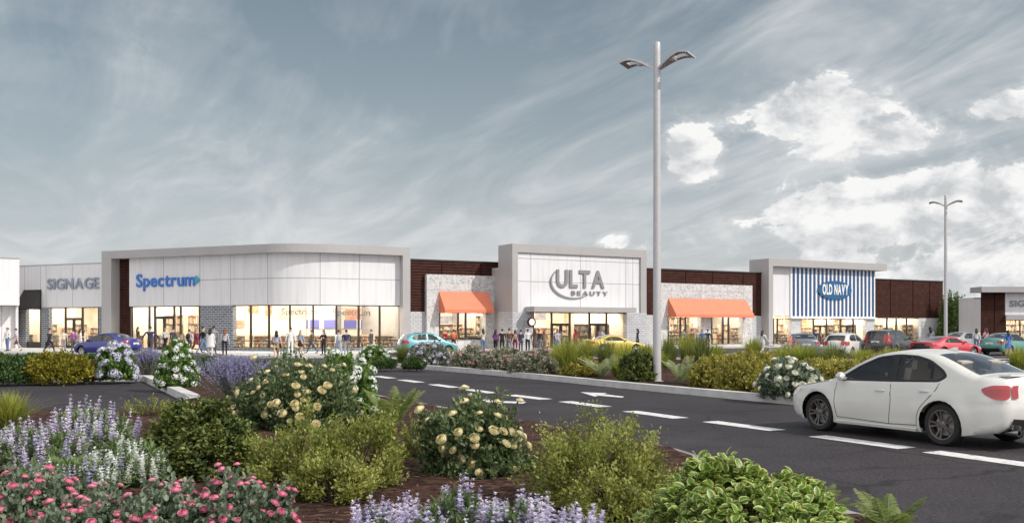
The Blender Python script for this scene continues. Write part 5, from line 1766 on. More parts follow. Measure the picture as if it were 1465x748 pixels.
def round_poly(pts, r=.06, per=4):
    """polygon with its corners rounded"""
    out = []; n = len(pts)
    for k in range(n):
        a, b, c = Vector(pts[k - 1]), Vector(pts[k]), Vector(pts[(k + 1) % n])
        u, v = (a - b), (c - b); rr = min(r, u.length * .4, v.length * .4)
        p, q = b + u.normalized() * rr, b + v.normalized() * rr
        for i in range(per + 1):
            t = i / per
            out.append(tuple(p * (1 - t) ** 2 + b * 2 * t * (1 - t) + q * t * t))
    return out


def build_car(spec, label, cat, loc, heading, paint, detail=True, rim='rim_silver', group=None, name='parked_car'):
    """x runs from nose (0) to tail (L); the root sits at the middle on the ground, facing `heading`"""
    L, W, Hh = spec['L'], spec['W'], spec['H']
    belt, tumble = spec['belt'], spec.get('tumble', .22)
    prof = catmull(spec['profile'], 6)
    prof = [p for k, p in enumerate(prof) if k == 0 or (p - prof[k - 1]).length > .012]
    wr, axf, axr = spec['wheel'], spec['axf'], spec['axr']
    ar = wr + .045
    r_edge = spec.get('edge', .10)
    sill = spec.get('sill', .2)
    t = thing(name, label, cat, (*loc, 0), heading + math.pi, group)       # local +x points to the tail
    ox = -L / 2
    seg = list(zip(prof, prof[1:]))

    def dist(p):
        best = 9
        for a, b in seg:
            ab = b - a; u = max(0, min(1, (p - a).dot(ab) / max(1e-9, ab.length_squared)))
            best = min(best, (a + ab * u - p).length)
        return best

    def base(x, z):
        xs = abs((x - L / 2) / (L / 2))
        f = 1 - .075 * xs ** 3
        e = max(0, (xs - .80) / .20); f -= spec.get('plan', .17) * e ** 2.2
        w_ = W / 2 * f
        if z < .55: w_ -= .055 * ((.55 - z) / .35) ** 2
        elif z < belt: w_ -= .045 * ((z - .55) / (belt - .55)) ** 1.5
        else:
            k = (z - belt) / (Hh - belt)
            w_ -= .045 + .02 * min(1, k * 8) + tumble * (k * .85 + .15 * k * k)
        # haunches over the wheels
        for ax in (axf, axr):
            dd = math.hypot(x - ax, (z - wr) * .9)
            w_ += .028 * math.exp(-((dd - ar) / .13) ** 2) if z < belt else 0
        # crease along the flank
        cz = spec.get('crease', .72) + .03 * (x - L / 2) / L
        w_ += .018 * math.exp(-((z - cz) / .028) ** 2)
        return w_

    def half(x, z):
        d = dist(Vector((x, z)))
        k = min(1, d / r_edge)
        return max(.05, base(x, z) - r_edge * .8 * (1 - math.sqrt(max(0, 1 - (1 - k) ** 2))))

    # --- flank outline: profile then underside with wheel openings
    outline = [tuple(p) for p in prof]
    x = prof[-1].x; zb = prof[-1].y
    under = []
    for ax in (axr, axf):
        a0 = math.asin(min(.95, max(-.95, (sill - wr) / ar)))
        for k in range(15):
            a = a0 + (math.pi - 2 * a0) * k / 14
            under.append((ax + ar * math.cos(a), wr + ar * math.sin(a)))
        if ax == axr:
            xa, xb = axr - ar * math.cos(a0), axf + ar * math.cos(a0)
            for k in range(1, 10): under.append((xa + (xb - xa) * k / 10, sill))
    poly = outline + under
    wins = [round_poly(w_, .07) for w_ in spec['windows']]
    pill = round_poly(spec['pillar'], .09) if 'pillar' in spec else None
    holes = [w_ for w_ in wins]
    verts = [Vector(p) for p in poly]; edges = [(k, (k + 1) % len(poly)) for k in range(len(poly))]
    loops = holes + ([pill] if pill else [])
    for h in loops:
        i0 = len(verts); verts += [Vector(p) for p in h]; edges += [(i0 + k, i0 + (k + 1) % len(h)) for k in range(len(h))]
    # inner points: rows just inside the profile, then a grid
    for a, b in seg[::1]:
        nrm = Vector((-(b - a).y, (b - a).x)); nrm.normalize()
        m = (a + b) / 2
        for s in (.12, .35, .75, 1.2):
            for sg in (1, -1):
                p = m + nrm * sg * r_edge * s
                if pip(p, poly) and dist(p) > r_edge * s * .8: verts.append(p)
    st = .07 if detail else .11
    x = .05
    while x < L:
        z = sill + .04
        while z < Hh:
            p = Vector((x + (.03 if int(z / st) % 2 else 0), z))
            if pip(p, poly) and dist(p) > r_edge * 1.35: verts.append(p)
            z += st
        x += st
    rv, re_, rf, *_ = geometry.delaunay_2d_cdt(verts, edges, [], 0, 1e-5)
    tri = []; dark = []
    for f in rf:
        c = sum((rv[i] for i in f), Vector((0, 0))) / len(f)
        if not pip(c, poly) or any(pip(c, h) for h in holes): continue
        tri.append(f); dark.append(1 if (pill and pip(c, pill)) else 0)
    hw = [half(v.x, v.y) for v in rv]
    mb = MB()
    for sg in (1, -1):
        i0 = len(mb.v)
        mb.v += [(v.x + ox, sg * h, v.y) for v, h in zip(rv, hw)]
        for f, dk in zip(tri, dark):
            mb.f.append(tuple(i0 + i for i in (f if sg < 0 else f[::-1]))); mb.uv.append([(0, 0)] * len(f)); mb.m.append(dk)
    # --- the strip over the top
    cols = [-1, -.9, -.66, -.33, 0, .33, .66, .9, 1]
    phw = [half(p.x, p.y) for p in prof]
    rows = []
    for k, p in enumerate(prof):
        tg = (prof[min(k + 1, len(prof) - 1)] - prof[max(k - 1, 0)]).normalized(); nr = Vector((-tg.y, tg.x))
        cr = spec.get('crown', .035) + (.07 if abs(nr.x) > .75 else 0)
        rows.append([(p.x + ox + nr.x * cr * (1 - v * v), v * phw[k], p.y + nr.y * cr * (1 - v * v)) for v in cols])
    ws = spec['windscreen']; rw = spec['rear_window']

    def glassy(k, c):
        xm, zm = (prof[k].x + prof[k + 1].x) / 2, (prof[k].y + prof[k + 1].y) / 2
        if not (1 <= c <= len(cols) - 3): return None
        if ws[0] < xm < ws[1] and zm > belt - .1: return 'windscreen'
        if rw[0] < xm < rw[1] and (zm > rw[2] if len(rw) > 2 else zm > belt + .08): return 'rear_window'
        return None
    gl = {'windscreen': MB(), 'rear_window': MB()}
    i0 = len(mb.v)
    for r in rows: mb.v += r
    n = len(cols)
    blk = spec.get('tail_panel')
    for k in range(len(rows) - 1):
        for c in range(n - 1):
            g_ = glassy(k, c)
            pts = [rows[k][c], rows[k][c + 1], rows[k + 1][c + 1], rows[k + 1][c]]
            if g_: gl[g_].face(pts); continue
            zm = (prof[k].y + prof[k + 1].y) / 2; xm = (prof[k].x + prof[k + 1].x) / 2
            dk = 0
            if blk and xm > L * .8 and blk[0] < zm < blk[1] and 0 < c < n - 2: dk = 1
            mb.f.append((i0 + k * n + c, i0 + k * n + c + 1, i0 + (k + 1) * n + c + 1, i0 + (k + 1) * n + c)); mb.uv.append([(0, 0)] * 4); mb.m.append(dk)
    body = mb.build('body', [paint, M['black_plastic']], t, smooth=True, merge=.002, angle=42)
    for nm, m_ in gl.items():
        if m_.f: m_.build(nm, M['car_glass'], t, smooth=True, merge=.001, angle=180)
    # --- side glass
    for h in wins:
        tr_ = geometry.delaunay_2d_cdt([Vector(p) for p in h], [], [list(range(len(h)))], 1, 1e-5)
        for sg in (1, -1):
            m_ = MB()
            for f in tr_[2]: m_.face([(tr_[0][i].x + ox, sg * (half(tr_[0][i].x, tr_[0][i].y) - .006), tr_[0][i].y) for i in f])
            m_.build('side_window', M['car_glass'], t, smooth=True, merge=1e-4, angle=180)
    # --- underbody, wheel liners, cabin floor
    mb = MB()
    zf = sill + .03
    mb.box((0, 0, zf + .12), (axr - axf - 2 * ar - .04, W - .34, .2))
    mb.box((axr + ar + (L - axr - ar) / 2 - .1 + ox, 0, zf + .16), (L - axr - ar - .3, W * .66, .2))
    mb.box(((axf - ar) / 2 + .06 + ox, 0, zf + .16), (max(.1, axf - ar - .25), W * .66, .2))
    mb.box((0, 0, wr + .02), (L * .82, W * .42, .12))
    for ax in (axf, axr):
        for sg in (1, -1):
            rr = []
            for yy in (W / 2 - .075, W / 2 - .34):
                rr.append([(ax + ox + (ar + .006) * math.cos(a), sg * yy, wr + (ar + .006) * math.sin(a)) for a in [-.35 + (math.pi + .7) * k / 16 for k in range(17)]])
            mb.grid(rr); mb.face([p for p in rr[1]])
    mb.build('underbody', M['black_plastic'], t)
    # --- cabin
    cx0 = (ws[0] + ws[1]) / 2 + .1; cx1 = rw[0]
    mb = MB()
    mb.box(((cx0 + cx1) / 2 + ox, 0, belt - .42), (cx1 - cx0 + .8, W - .42, .04), m=1)
    mb.box((ws[0] + .22 + ox, 0, belt - .14), (.4, W - .44, .2))
    mb.build('dashboard', [M['black_plastic'], M['seat_cloth']], t)
    for sx, nm in ((cx0 + .62, 'front_seat'), (cx0 + 1.45, 'rear_seat')):
        if sx + .35 > cx1 + .35: continue
        for sg in (.36, -.36):
            mb = MB(); R1 = Matrix.Rotation(.22, 3, 'Y')
            mb.box((sx + ox - .05, sg, belt - .33), (.5, .48, .14)); mb.box((sx + ox + .25, sg, belt - .03), (.13, .47, .56), mat=R1); mb.box((sx + ox + .34, sg, min(Hh - .22, belt + .33)), (.1, .26, .17), mat=R1)
            o = mb.build(nm, M['seat_cloth'], t)
    mb = MB(); mb.lathe([(.17, 0), (.185, .015), (.2, 0), (.185, -.015), (.17, 0)], 16, 'Y', (0, 0, 0))
    sw = mb.build('steering_wheel', M['black_plastic'], t, smooth=True); sw.location = (cx0 + .28 + ox, .36 * -1, belt + .0); sw.rotation_euler = (0, R(-25), R(90))
    # --- wheels
    for ax in (axf, axr):
        for sg in (1, -1):
            tw = .21
            wh = bpy.data.objects.new('wheel', None); COL.objects.link(wh); wh.parent = t; wh.empty_display_size = .1
            wh.location = (ax + ox, sg * (W / 2 - .035 - tw / 2), wr)
            if sg > 0: wh.rotation_euler = (0, 0, 0)
            else: wh.rotation_euler = (0, 0, math.pi)
            # +y local is the outer side
            mb = MB(); rr = wr * .70
            mb.lathe([(rr, -tw / 2), (wr * .9, -tw / 2), (wr * .985, -tw * .36), (wr, -tw * .2), (wr, tw * .2), (wr * .985, tw * .36), (wr * .9, tw / 2), (rr, tw / 2 - .01), (rr * .97, tw * .3), (rr * .97, -tw * .3), (rr, -tw / 2)], 32, 'Y')
            mb.build('tyre', M['rubber'], wh, smooth=True)
            mb = MB()
            mb.lathe([(rr * 1.0, tw / 2 - .008), (rr * .93, tw / 2 - .012), (rr * .9, tw / 2 - .05), (rr * .9, -tw * .3)], 32, 'Y')
            mb.lathe([(.0, tw * .4), (.03, tw * .4), (.065, tw * .33), (.07, tw * .1)], 16, 'Y')
            ns = spec.get('spokes', 5)
            for k in range(ns):
                for off in ((-.13, .13) if detail else (0,)):
                    a = k * 2 * math.pi / ns + off
                    a2 = k * 2 * math.pi / ns + off * 1.5
                    p0 = Vector((.05 * math.cos(a), tw * .36, .05 * math.sin(a))); p1 = Vector((rr * .93 * math.cos(a2), tw * .44, rr * .93 * math.sin(a2)))
                    sdv = Vector((-math.sin(a2), 0, math.cos(a2))) * (.017 if detail else .035)
                    th = Vector((0, -.03, 0))
                    q = [p0 - sdv * .8, p0 + sdv * .8, p1 + sdv, p1 - sdv]
                    mb.face(q); mb.face([v + th for v in q][::-1])
                    for i in range(4): mb.face([q[i], q[(i + 1) % 4], q[(i + 1) % 4] + th, q[i] + th])
            mb.build('rim', M[rim], wh, smooth=True, angle=35)
            mb = MB(); mb.lathe([(0, .0), (rr * .72, .0), (rr * .72, -.03), (0, -.03)], 20, 'Y'); mb.build('brake_disc', M['grey_metal'], wh)
    # --- lamps, mirrors, handles, seams, plates

    def side_patch(poly2, off, nm, mat, g_=.06):
        tr_ = geometry.delaunay_2d_cdt([Vector(p) for p in poly2] + [Vector((x_ * g_, z_ * g_)) for x_ in range(int(L / g_) + 1) for z_ in range(int(Hh / g_) + 1) if pip((x_ * g_, z_ * g_), poly2)], [(k, (k + 1) % len(poly2)) for k in range(len(poly2))], [], 1, 1e-5)
        res = []
        for sg in (1, -1):
            m_ = MB()
            for f in tr_[2]: m_.face([(tr_[0][i].x + ox, sg * (half(tr_[0][i].x, tr_[0][i].y) + off), tr_[0][i].y) for i in f])
            res.append(m_)
        return res

    def end_patch(sg, v0, v1, z0, z1, off, tail=True, m_=None):
        """patch on the nose or tail face between two fractions of the half width"""
        m_ = m_ or MB()
        ks = [k for k, p in enumerate(prof) if z0 - .03 <= p.y <= z1 + .03 and ((p.x > L * .82) if tail else (p.x < L * .18))]
        rr = []
        for k in ks:
            p = prof[k]
            tg = (prof[min(k + 1, len(prof) - 1)] - prof[max(k - 1, 0)]).normalized(); nr = Vector((-tg.y, tg.x))
            cr = spec.get('crown', .035) + (.07 if abs(nr.x) > .75 else 0)
            rr.append([(p.x + ox + nr.x * (cr * (1 - v * v) + off), sg * v * (phw[k] + off), p.y + nr.y * (cr * (1 - v * v) + off)) for v in [v0 + (v1 - v0) * j / 6 for j in range(7)]])
        if len(rr) > 1: m_.grid(rr)
        return m_

    tl = spec['tail']; hl = spec['head']
    sp_ = side_patch(round_poly(tl['side'], .05), .018, 'tail_light', M['red_lens'], .03)
    for sg, m_ in zip((1, -1), sp_):
        end_patch(sg, tl['v0'], 1.0, tl['z0'], tl['z1'], .016, True, m_)
        m_.build('tail_light', M['red_lens'], t, smooth=True, angle=50)
    sp_ = side_patch(round_poly(hl['side'], .05), .007, 'headlight', M['clear_lens'])
    for sg, m_ in zip((1, -1), sp_):
        end_patch(sg, hl['v0'], 1.0, hl['z0'], hl['z1'], .007, False, m_)
        m_.build('headlight', M['clear_lens'], t, smooth=True, angle=50)
    # rear plate and bumper insert
    pz = spec.get('plate_z', .8)
    mb = MB(); xt = max(p.x for p in prof if abs(p.y - pz) < .12)
    mb.box((xt + ox + .075, 0, pz), (.03, .5, .13)); mb.build('number_plate', M['plate'], t)
    mb = end_patch(1, -.95, .95, .26, .48, .012, True)
    if mb.f: mb.build('bumper_insert', M['black_plastic'], t, smooth=True)
    mb = end_patch(1, -.66, .66, .30, .56, .012, False)
    if mb.f: mb.build('grille', M['black_plastic'], t, smooth=True)
    for sg in (1, -1):
        mb = MB(); mx = spec['mirror']
        y0 = half(mx[0], mx[1]) - .01
        rows_ = []
        for q in range(7):
            a = q / 6
            rad = .095 * math.sqrt(max(.02, 1 - (2 * a - 1) ** 4))
            rows_.append([(mx[0] + ox + .1 * math.sin(a * 1.2) * .4 + .065 * math.cos(b) , sg * (y0 + .05 + a * .16), mx[1] + .06 + rad * .75 * math.sin(b)) for b in [i * math.pi / 5 for i in range(10)]])
        mb.grid(rows_, closed=True); mb.face(rows_[0]); mb.face(rows_[-1])
        mb.box((mx[0] + ox, sg * (y0 + .03), mx[1] + .02), (.07, .09, .04))
        mb.build('side_mirror', paint, t, smooth=True, merge=1e-4)
        if detail:
            for (hx, hz) in spec['handles']:
                mb = MB(); y1 = half(hx, hz)
                mb.tube([(hx - .10 + ox, sg * (y1 - .005), hz), (hx - .07 + ox, sg * (y1 + .03), hz + .003), (hx + .07 + ox, sg * (half(hx + .07, hz) + .03), hz + .008), (hx + .10 + ox, sg * (half(hx + .1, hz) - .005), hz + .008)], .013, 6)
                mb.build('door_handle', paint, t, smooth=True)
            for line in spec['seams']:
                pts = catmull([p if len(p) > 2 else p for p in line], 8)
                m_ = MB()
                for a, b in zip(pts, pts[1:]):
                    dv = (b - a).normalized(); nv = Vector((-dv.y, dv.x)) * .005
                    m_.face([(q.x + ox, sg * (half(q.x, q.y) + .0025), q.y) for q in (a - nv, b - nv, b + nv, a + nv)])
                m_.build('door_seam', M['black_plastic'], t)
            # dark sill strip
            xa, xb = axf + ar + .05, axr - ar - .05
            m_ = MB(); rr = []
            for z_, o_ in ((sill + .0, .02), (sill + .045, .034), (sill + .06, .012)):
                rr.append([(xa + (xb - xa) * k / 12 + ox, sg * (half(xa + (xb - xa) * k / 12, sill + .05) + o_), z_) for k in range(13)])
            m_.grid(rr); m_.build('side_skirt', paint, t, smooth=True)
    if detail:
        for sg in (.55, .42, -.42, -.55):
            mb = MB(); mb.lathe([(.045, -.12), (.05, .12), (.042, .12), (.037, -.1), (0, -.1)], 14, 'Y', (0, 0, 0))
            o = mb.build('exhaust_pipe', M['chrome'], t, smooth=True); o.location = (L - .06 + ox, sg, .29); o.rotation_euler = (0, 0, R(-90))
        mb = MB()      # boot lip and shark fin
        kx = L - .17
        mb.box((kx + ox, 0, spec['deck'] + .034), (.20, W * .62, .022), mat=Matrix.Rotation(-.06, 3, 'Y'))
        for s_ in (.48, -.48): mb.box((kx + ox - .02, s_, spec['deck'] + .015), (.1, .05, .03))
        mb.build('boot_spoiler', paint, t)
        mb = MB(); fx = rw[0] - .25
        mb.face([(fx + ox, .012, Hh + .02), (fx + .2 + ox, .012, Hh + .0), (fx + .19 + ox, .004, Hh + .075), (fx + .12 + ox, .004, Hh + .07)]); mb.face([(fx + ox, -.012, Hh + .02), (fx + .12 + ox, -.004, Hh + .07), (fx + .19 + ox, -.004, Hh + .075), (fx + .2 + ox, -.012, Hh + .0)])
        mb.build('roof_aerial', paint, t)
    return t


SALOON = dict(L=4.46, W=1.80, H=1.455, belt=.93, wheel=.335, axf=.87, axr=3.42, sill=.19, crease=.76, deck=1.09,
              profile=[(.26, .2), (.15, .29), (.10, .44), (.105, .58), (.19, .705), (.42, .80), (.80, .875), (1.12, .94, 1), (1.42, 1.12), (1.78, 1.31), (2.1, 1.412), (2.45, 1.453), (2.8, 1.448), (3.1, 1.405), (3.42, 1.30), (3.78, 1.155), (3.95, 1.10, 1), (4.15, 1.095), (4.36, 1.085, 1), (4.41, 1.0), (4.43, .85), (4.46, .66), (4.44, .50), (4.38, .36), (4.26, .27)],
              windscreen=(1.14, 1.98), rear_window=(3.12, 3.90, 1.10),
              windows=[[(1.60, .965), (1.38, .95), (1.72, 1.175), (2.05, 1.325), (2.38, 1.375), (2.42, .985)], [(2.52, .99), (2.48, 1.38), (2.80, 1.365), (3.06, 1.30), (3.33, 1.155), (3.40, 1.09), (3.30, 1.025)]],
              pillar=[(1.25, .925), (1.70, 1.20), (2.06, 1.36), (2.45, 1.408), (2.82, 1.396), (3.10, 1.33), (3.38, 1.18), (3.47, 1.08), (3.34, .99), (2.45, .955)],
              tail=dict(side=[(4.08, .925), (4.22, .985), (4.42, .99), (4.435, .77), (4.28, .785), (4.15, .845)], v0=.84, z0=.81, z1=.955),
              head=dict(side=[(.14, .61), (.20, .69), (.46, .79), (.49, .74), (.26, .6)], v0=.6, z0=.6, z1=.7),
              mirror=(1.45, .95), handles=[(2.25, .80), (3.12, .835)],
              seams=[[(1.30, .90, 1), (1.28, .6), (1.33, .30, 1), (2.42, .27, 1)], [(2.45, .95, 1), (2.47, .6), (2.42, .27, 1)], [(2.42, .27, 1), (2.98, .29, 1), (3.05, .55), (3.30, .83), (3.36, .98, 1)], [(.45, .80, 1), (.75, .86), (1.1, .915, 1)]])


def variant(base, **kw):
    d = dict(base); d.update(kw); return d


HATCH = dict(L=4.0, W=1.76, H=1.48, belt=.94, wheel=.31, axf=.80, axr=3.25, sill=.2, crease=.74, deck=1.0, tumble=.2,
             profile=[(.15, .22), (.04, .34), (.02, .5), (.06, .64), (.2, .75), (.55, .86), (.95, .96, 1), (1.35, 1.22), (1.72, 1.40), (2.15, 1.475), (2.7, 1.47), (3.15, 1.42), (3.5, 1.33, 1), (3.72, 1.12), (3.88, .96), (3.96, .8), (4.0, .6), (3.97, .4), (3.85, .27)],
             windscreen=(1.0, 1.66), rear_window=(3.5, 3.92, .98), windows=[[(1.3, .98), (1.62, 1.22), (1.9, 1.36), (2.25, 1.40), (2.28, .99)], [(2.36, .99), (2.34, 1.40), (2.8, 1.39), (3.2, 1.32), (3.38, 1.14), (3.3, 1.02)]],
             tail=dict(side=[(3.6, .86), (3.68, 1.0), (3.95, .98), (3.96, .74), (3.7, .76)], v0=.66, z0=.74, z1=.97), head=dict(side=[(.08, .62), (.16, .70), (.5, .80), (.5, .72), (.2, .6)], v0=.6, z0=.6, z1=.72),
             mirror=(1.38, .97), handles=[], seams=[], plate_z=.72, spokes=6)
ESTATE = dict(L=4.55, W=1.86, H=1.68, belt=1.05, wheel=.36, axf=.88, axr=3.60, sill=.27, crease=.8, deck=1.1, tumble=.17,
              profile=[(.15, .28), (.03, .4), (.0, .6), (.05, .8), (.2, .92), (.6, 1.0), (1.0, 1.07, 1), (1.35, 1.32), (1.72, 1.55), (2.1, 1.65), (2.8, 1.68), (3.6, 1.66), (4.15, 1.61, 1), (4.35, 1.35), (4.48, 1.08), (4.53, .9), (4.55, .65), (4.5, .42), (4.38, .32)],
              windscreen=(1.04, 1.66), rear_window=(4.15, 4.46, 1.1), windows=[[(1.36, 1.09), (1.64, 1.34), (1.9, 1.53), (2.25, 1.58), (2.28, 1.1)], [(2.36, 1.1), (2.34, 1.58), (3.2, 1.585), (3.24, 1.12)], [(3.33, 1.12), (3.3, 1.58), (3.95, 1.54), (4.1, 1.36), (4.1, 1.15)]],
              tail=dict(side=[(4.2, .9), (4.2, 1.4), (4.32, 1.4), (4.5, 1.0), (4.52, .86)], v0=.78, z0=.86, z1=1.35), head=dict(side=[(.05, .7), (.1, .86), (.5, .94), (.5, .84), (.2, .7)], v0=.6, z0=.7, z1=.86),
              mirror=(1.42, 1.08), handles=[], seams=[], plate_z=.95, spokes=6)
COUPE = dict(L=4.5, W=1.86, H=1.28, belt=.86, wheel=.33, axf=.92, axr=3.55, sill=.18, crease=.66, deck=1.0, tumble=.24,
             profile=[(.16, .2), (.04, .30), (.0, .44), (.04, .56), (.3, .68), (.8, .78), (1.3, .865, 1), (1.75, 1.08), (2.1, 1.22), (2.45, 1.275), (2.8, 1.265), (3.2, 1.19), (3.7, 1.02), (3.95, .975, 1), (4.2, .97), (4.40, .95, 1), (4.46, .8), (4.5, .6), (4.46, .42), (4.35, .28)],
             windscreen=(1.34, 2.1), rear_window=(3.0, 3.8, .99), windows=[[(1.72, .9), (2.0, 1.06), (2.25, 1.17), (2.75, 1.20), (3.1, 1.13), (3.36, 1.0), (3.2, .92)]],
             tail=dict(side=[(4.1, .72), (4.15, .88), (4.42, .86), (4.44, .7)], v0=.5, z0=.70, z1=.86), head=dict(side=[(.06, .5), (.14, .6), (.55, .7), (.5, .6), (.2, .5)], v0=.6, z0=.48, z1=.6),
             mirror=(1.72, .9), handles=[], seams=[], plate_z=.55)
OLDSAL = variant(SALOON, wheel=.32, spokes=6)

PAINT = {k: carpaint('paint_' + k, c, f) for k, c, f in (('white', (.74, .73, .69), 0), ('blue', (.028, .040, .24), .1), ('teal', (.10, .34, .40), .1), ('yellow', (.62, .46, .05), 0), ('grey', (.15, .18, .24), .3), ('pearl', (.66, .65, .62), 0),
                                                         ('black', (.035, .027, .032), 0), ('red', (.58, .035, .06), 0), ('green', (.12, .33, .29), .1), ('silver', (.42, .42, .42), .3))}

# the white saloon: wheels on the ground where the photograph has them
rx_, ry_ = gp(1352, 637.6)
hd = Vector((-.472, .882)).normalized()
cc = Vector((rx_, ry_)) + hd * (SALOON['axr'] - SALOON['L'] / 2) + Vector((hd.y, -hd.x)) * (SALOON['W'] / 2 - .13)
build_car(SALOON, 'white four door saloon with dark grey wheels driving on the road', 'car', tuple(cc), math.atan2(hd.y, hd.x), PAINT['white'], True, 'rim_dark', name='saloon_car')


def car_at(spec, px, py, hx, hy, paint, label, rim='rim_silver', name='parked_car'):
    x, y = gp(px, py)
    return build_car(spec, label, 'car', (x, y), math.atan2(hy, hx), PAINT[paint], False, rim, 'cars parked in front of the shops', name)


car_at(OLDSAL, 154, 508.3, -.94, .34, 'blue', 'dark blue saloon in front of the corner store, behind the mauve hydrangea')
car_at(HATCH, 611, 507.2, .88, .47, 'teal', 'teal hatchback before the curved store\'s right end')
car_at(COUPE, 878, 505.2, .93, .36, 'yellow', 'low yellow sports car in front of the tall store\'s doors')
car_at(OLDSAL, 1147, 510, .16, .99, 'grey', 'grey blue saloon seen from behind, leftmost car before the striped store')
car_at(HATCH, 1210, 510, .62, .78, 'pearl', 'white hatchback between the grey blue saloon and the black estate')
car_at(ESTATE, 1272, 509.6, .66, .75, 'black', 'tall black estate car between the white hatchback and the red coupe')
car_at(variant(COUPE, L=4.75, H=1.36, tail_panel=(.5, .86)), 1352, 511, .90, .44, 'red', 'red coupe with a black tail panel, before the brown end of the row')
car_at(OLDSAL, 1378, 502.0, .8, .6, 'silver', 'silver saloon mostly hidden behind the red coupe')
car_at(OLDSAL, 1440, 507.5, .80, .60, 'green', 'teal green saloon in front of the detached store at the far right')
# ------------------------------------------------------------------ people
def body_mesh(pose, female):
    """one continuous skinned figure about 1.72 m tall; faces carry body zones as material slots"""
    sh = .165 if female else .195
    hp = .095 if female else .09
    V = {}; E = []

    def v(n, p, r, par=None):
        V[n] = (Vector(p), r)
        if par: E.append((par, n))
    g = 1.0
    v('pelvis', (0, 0, .93), (.135, .10)); v('waist', (0, 0, 1.08), (.115 if female else .13, .088), 'pelvis'); v('chest', (0, .0, 1.27), (.14 if female else .16, .105), 'waist')
    v('neckb', (0, -.005, 1.42), (.075, .07), 'chest'); v('neck', (0, .01, 1.49), (.048, .05), 'neckb')
    v('jaw', (0, .03, 1.555), (.062, .072), 'neck'); v('skull', (0, .012, 1.645), (.074, .09), 'jaw'); v('crown', (0, .005, 1.70), (.045, .055), 'skull')
    for s, sd in ((-1, 'l'), (1, 'r')):
        la = pose['leg'][0 if s < 0 else 1]; kn = pose['knee'][0 if s < 0 else 1]
        hipp = Vector((s * hp, 0, .90))
        kp = hipp + Vector((0, math.sin(la), -math.cos(la))) * .43
        an = kp + Vector((0, math.sin(la - kn), -math.cos(la - kn))) * .41
        v('hip' + sd, hipp, (.095, .095), 'pelvis'); v('knee' + sd, kp, (.058, .06), 'hip' + sd); v('calf' + sd, kp * .68 + an * .32 + Vector((0, -.012, 0)), (.054, .058), 'knee' + sd); v('ankle' + sd, an, (.036, .04), 'calf' + sd)
        fa = pose.get('foot', (0, 0))[0 if s < 0 else 1]
        v('ball' + sd, an + Vector((s * .015, .13 * math.cos(fa), -.035 - .1 * math.sin(fa))), (.04, .028), 'ankle' + sd); v('toe' + sd, an + Vector((s * .02, .20 * math.cos(fa), -.045 - .15 * math.sin(fa))), (.028, .02), 'ball' + sd)
        aa, ab, ae = pose['arm'][0 if s < 0 else 1]
        shp = Vector((s * sh, -.005, 1.395))
        dv = Vector((s * math.sin(ab), math.sin(aa) * math.cos(ab), -math.cos(aa) * math.cos(ab)))
        el = shp + dv * .29
        f = Matrix.Rotation(ae, 3, 'X') @ dv; f.x -= s * .12 * (1 if ae > .5 else 0); f.normalize()
        wr = el + f * .25
        v('sho' + sd, shp, (.062, .062), 'chest'); v('elb' + sd, el, (.042, .042), 'sho' + sd); v('wri' + sd, wr, (.028, .03), 'elb' + sd)
        pm = wr + f * .07; v('palm' + sd, pm, (.02, .036), 'wri' + sd)
        side = Vector((0, 1, 0)) if abs(f.y) < .8 else Vector((0, 0, 1))
        side = (side - f * side.dot(f)).normalized(); inw = Vector((-s * 1.0, 0, 0))
        for q, (o, ln) in enumerate(((-.03, .06), (-.01, .075), (.01, .07), (.03, .052))):
            m = pm + side * o + f * (.03 + ln * .55); v('f%d%s' % (q, sd), m, (.009, .009), 'palm' + sd); v('g%d%s' % (q, sd), m + f * ln * .4 + inw * .022, (.008, .008), 'f%d%s' % (q, sd))
        th = wr + f * .035 + side * .04; v('t0' + sd, th, (.011, .011), 'wri' + sd); v('t1' + sd, th + f * .045 + side * .012 + inw * .01, (.009, .009), 't0' + sd)
    names = list(V)
    me = bpy.data.meshes.new('body')
    me.from_pydata([V[n][0] for n in names], [(names.index(a), names.index(b)) for a, b in E], [])
    o = bpy.data.objects.new('tmp', me); COL.objects.link(o)
    o.modifiers.new('s', 'SKIN'); o.modifiers.new('u', 'SUBSURF').levels = 1
    for k, n in enumerate(names):
        me.skin_vertices[0].data[k].radius = V[n][1]; me.skin_vertices[0].data[k].use_root = (n == 'pelvis')
    dg = bpy.context.evaluated_depsgraph_get()
    res = bpy.data.meshes.new_from_object(o.evaluated_get(dg))
    bpy.data.objects.remove(o)
    zone = {'pelvis': 2, 'waist': 1, 'chest': 1, 'neckb': 1, 'neck': 0, 'jaw': 0, 'skull': 0, 'crown': 0}
    for sd in 'lr':
        zone.update({'hip' + sd: 2, 'knee' + sd: 2, 'calf' + sd: 5, 'ankle' + sd: 5, 'ball' + sd: 3, 'toe' + sd: 3, 'sho' + sd: 1, 'elb' + sd: 1, 'wri' + sd: 4, 'palm' + sd: 0, 't0' + sd: 0, 't1' + sd: 0})
        for q in range(4): zone['f%d%s' % (q, sd)] = 0; zone['g%d%s' % (q, sd)] = 0
    bones = [(V[a][0], V[b][0], zone[b]) for a, b in E]
    idx = []
    for p in res.polygons:
        c = p.center; best, bz = 9, 0
        for a, b, zn in bones:
            ab_ = b - a; u = max(0, min(1, (c - a).dot(ab_) / max(1e-9, ab_.length_squared))); dd = (a + ab_ * u - c).length
            if dd < best: best, bz = dd, zn
        idx.append(bz)
    # nose, brow and chin on the front of the head
    for vt in res.vertices:
        if vt.co.z > 1.54 and vt.co.y > .06:
            d = math.hypot(vt.co.x, vt.co.z - 1.61)
            if d < .04: vt.co.y += .022 * (1 - d / .04)
    res.materials.clear()
    for k in range(6): res.materials.append(M['skin_a'])
    res.polygons.foreach_set('material_index', idx)
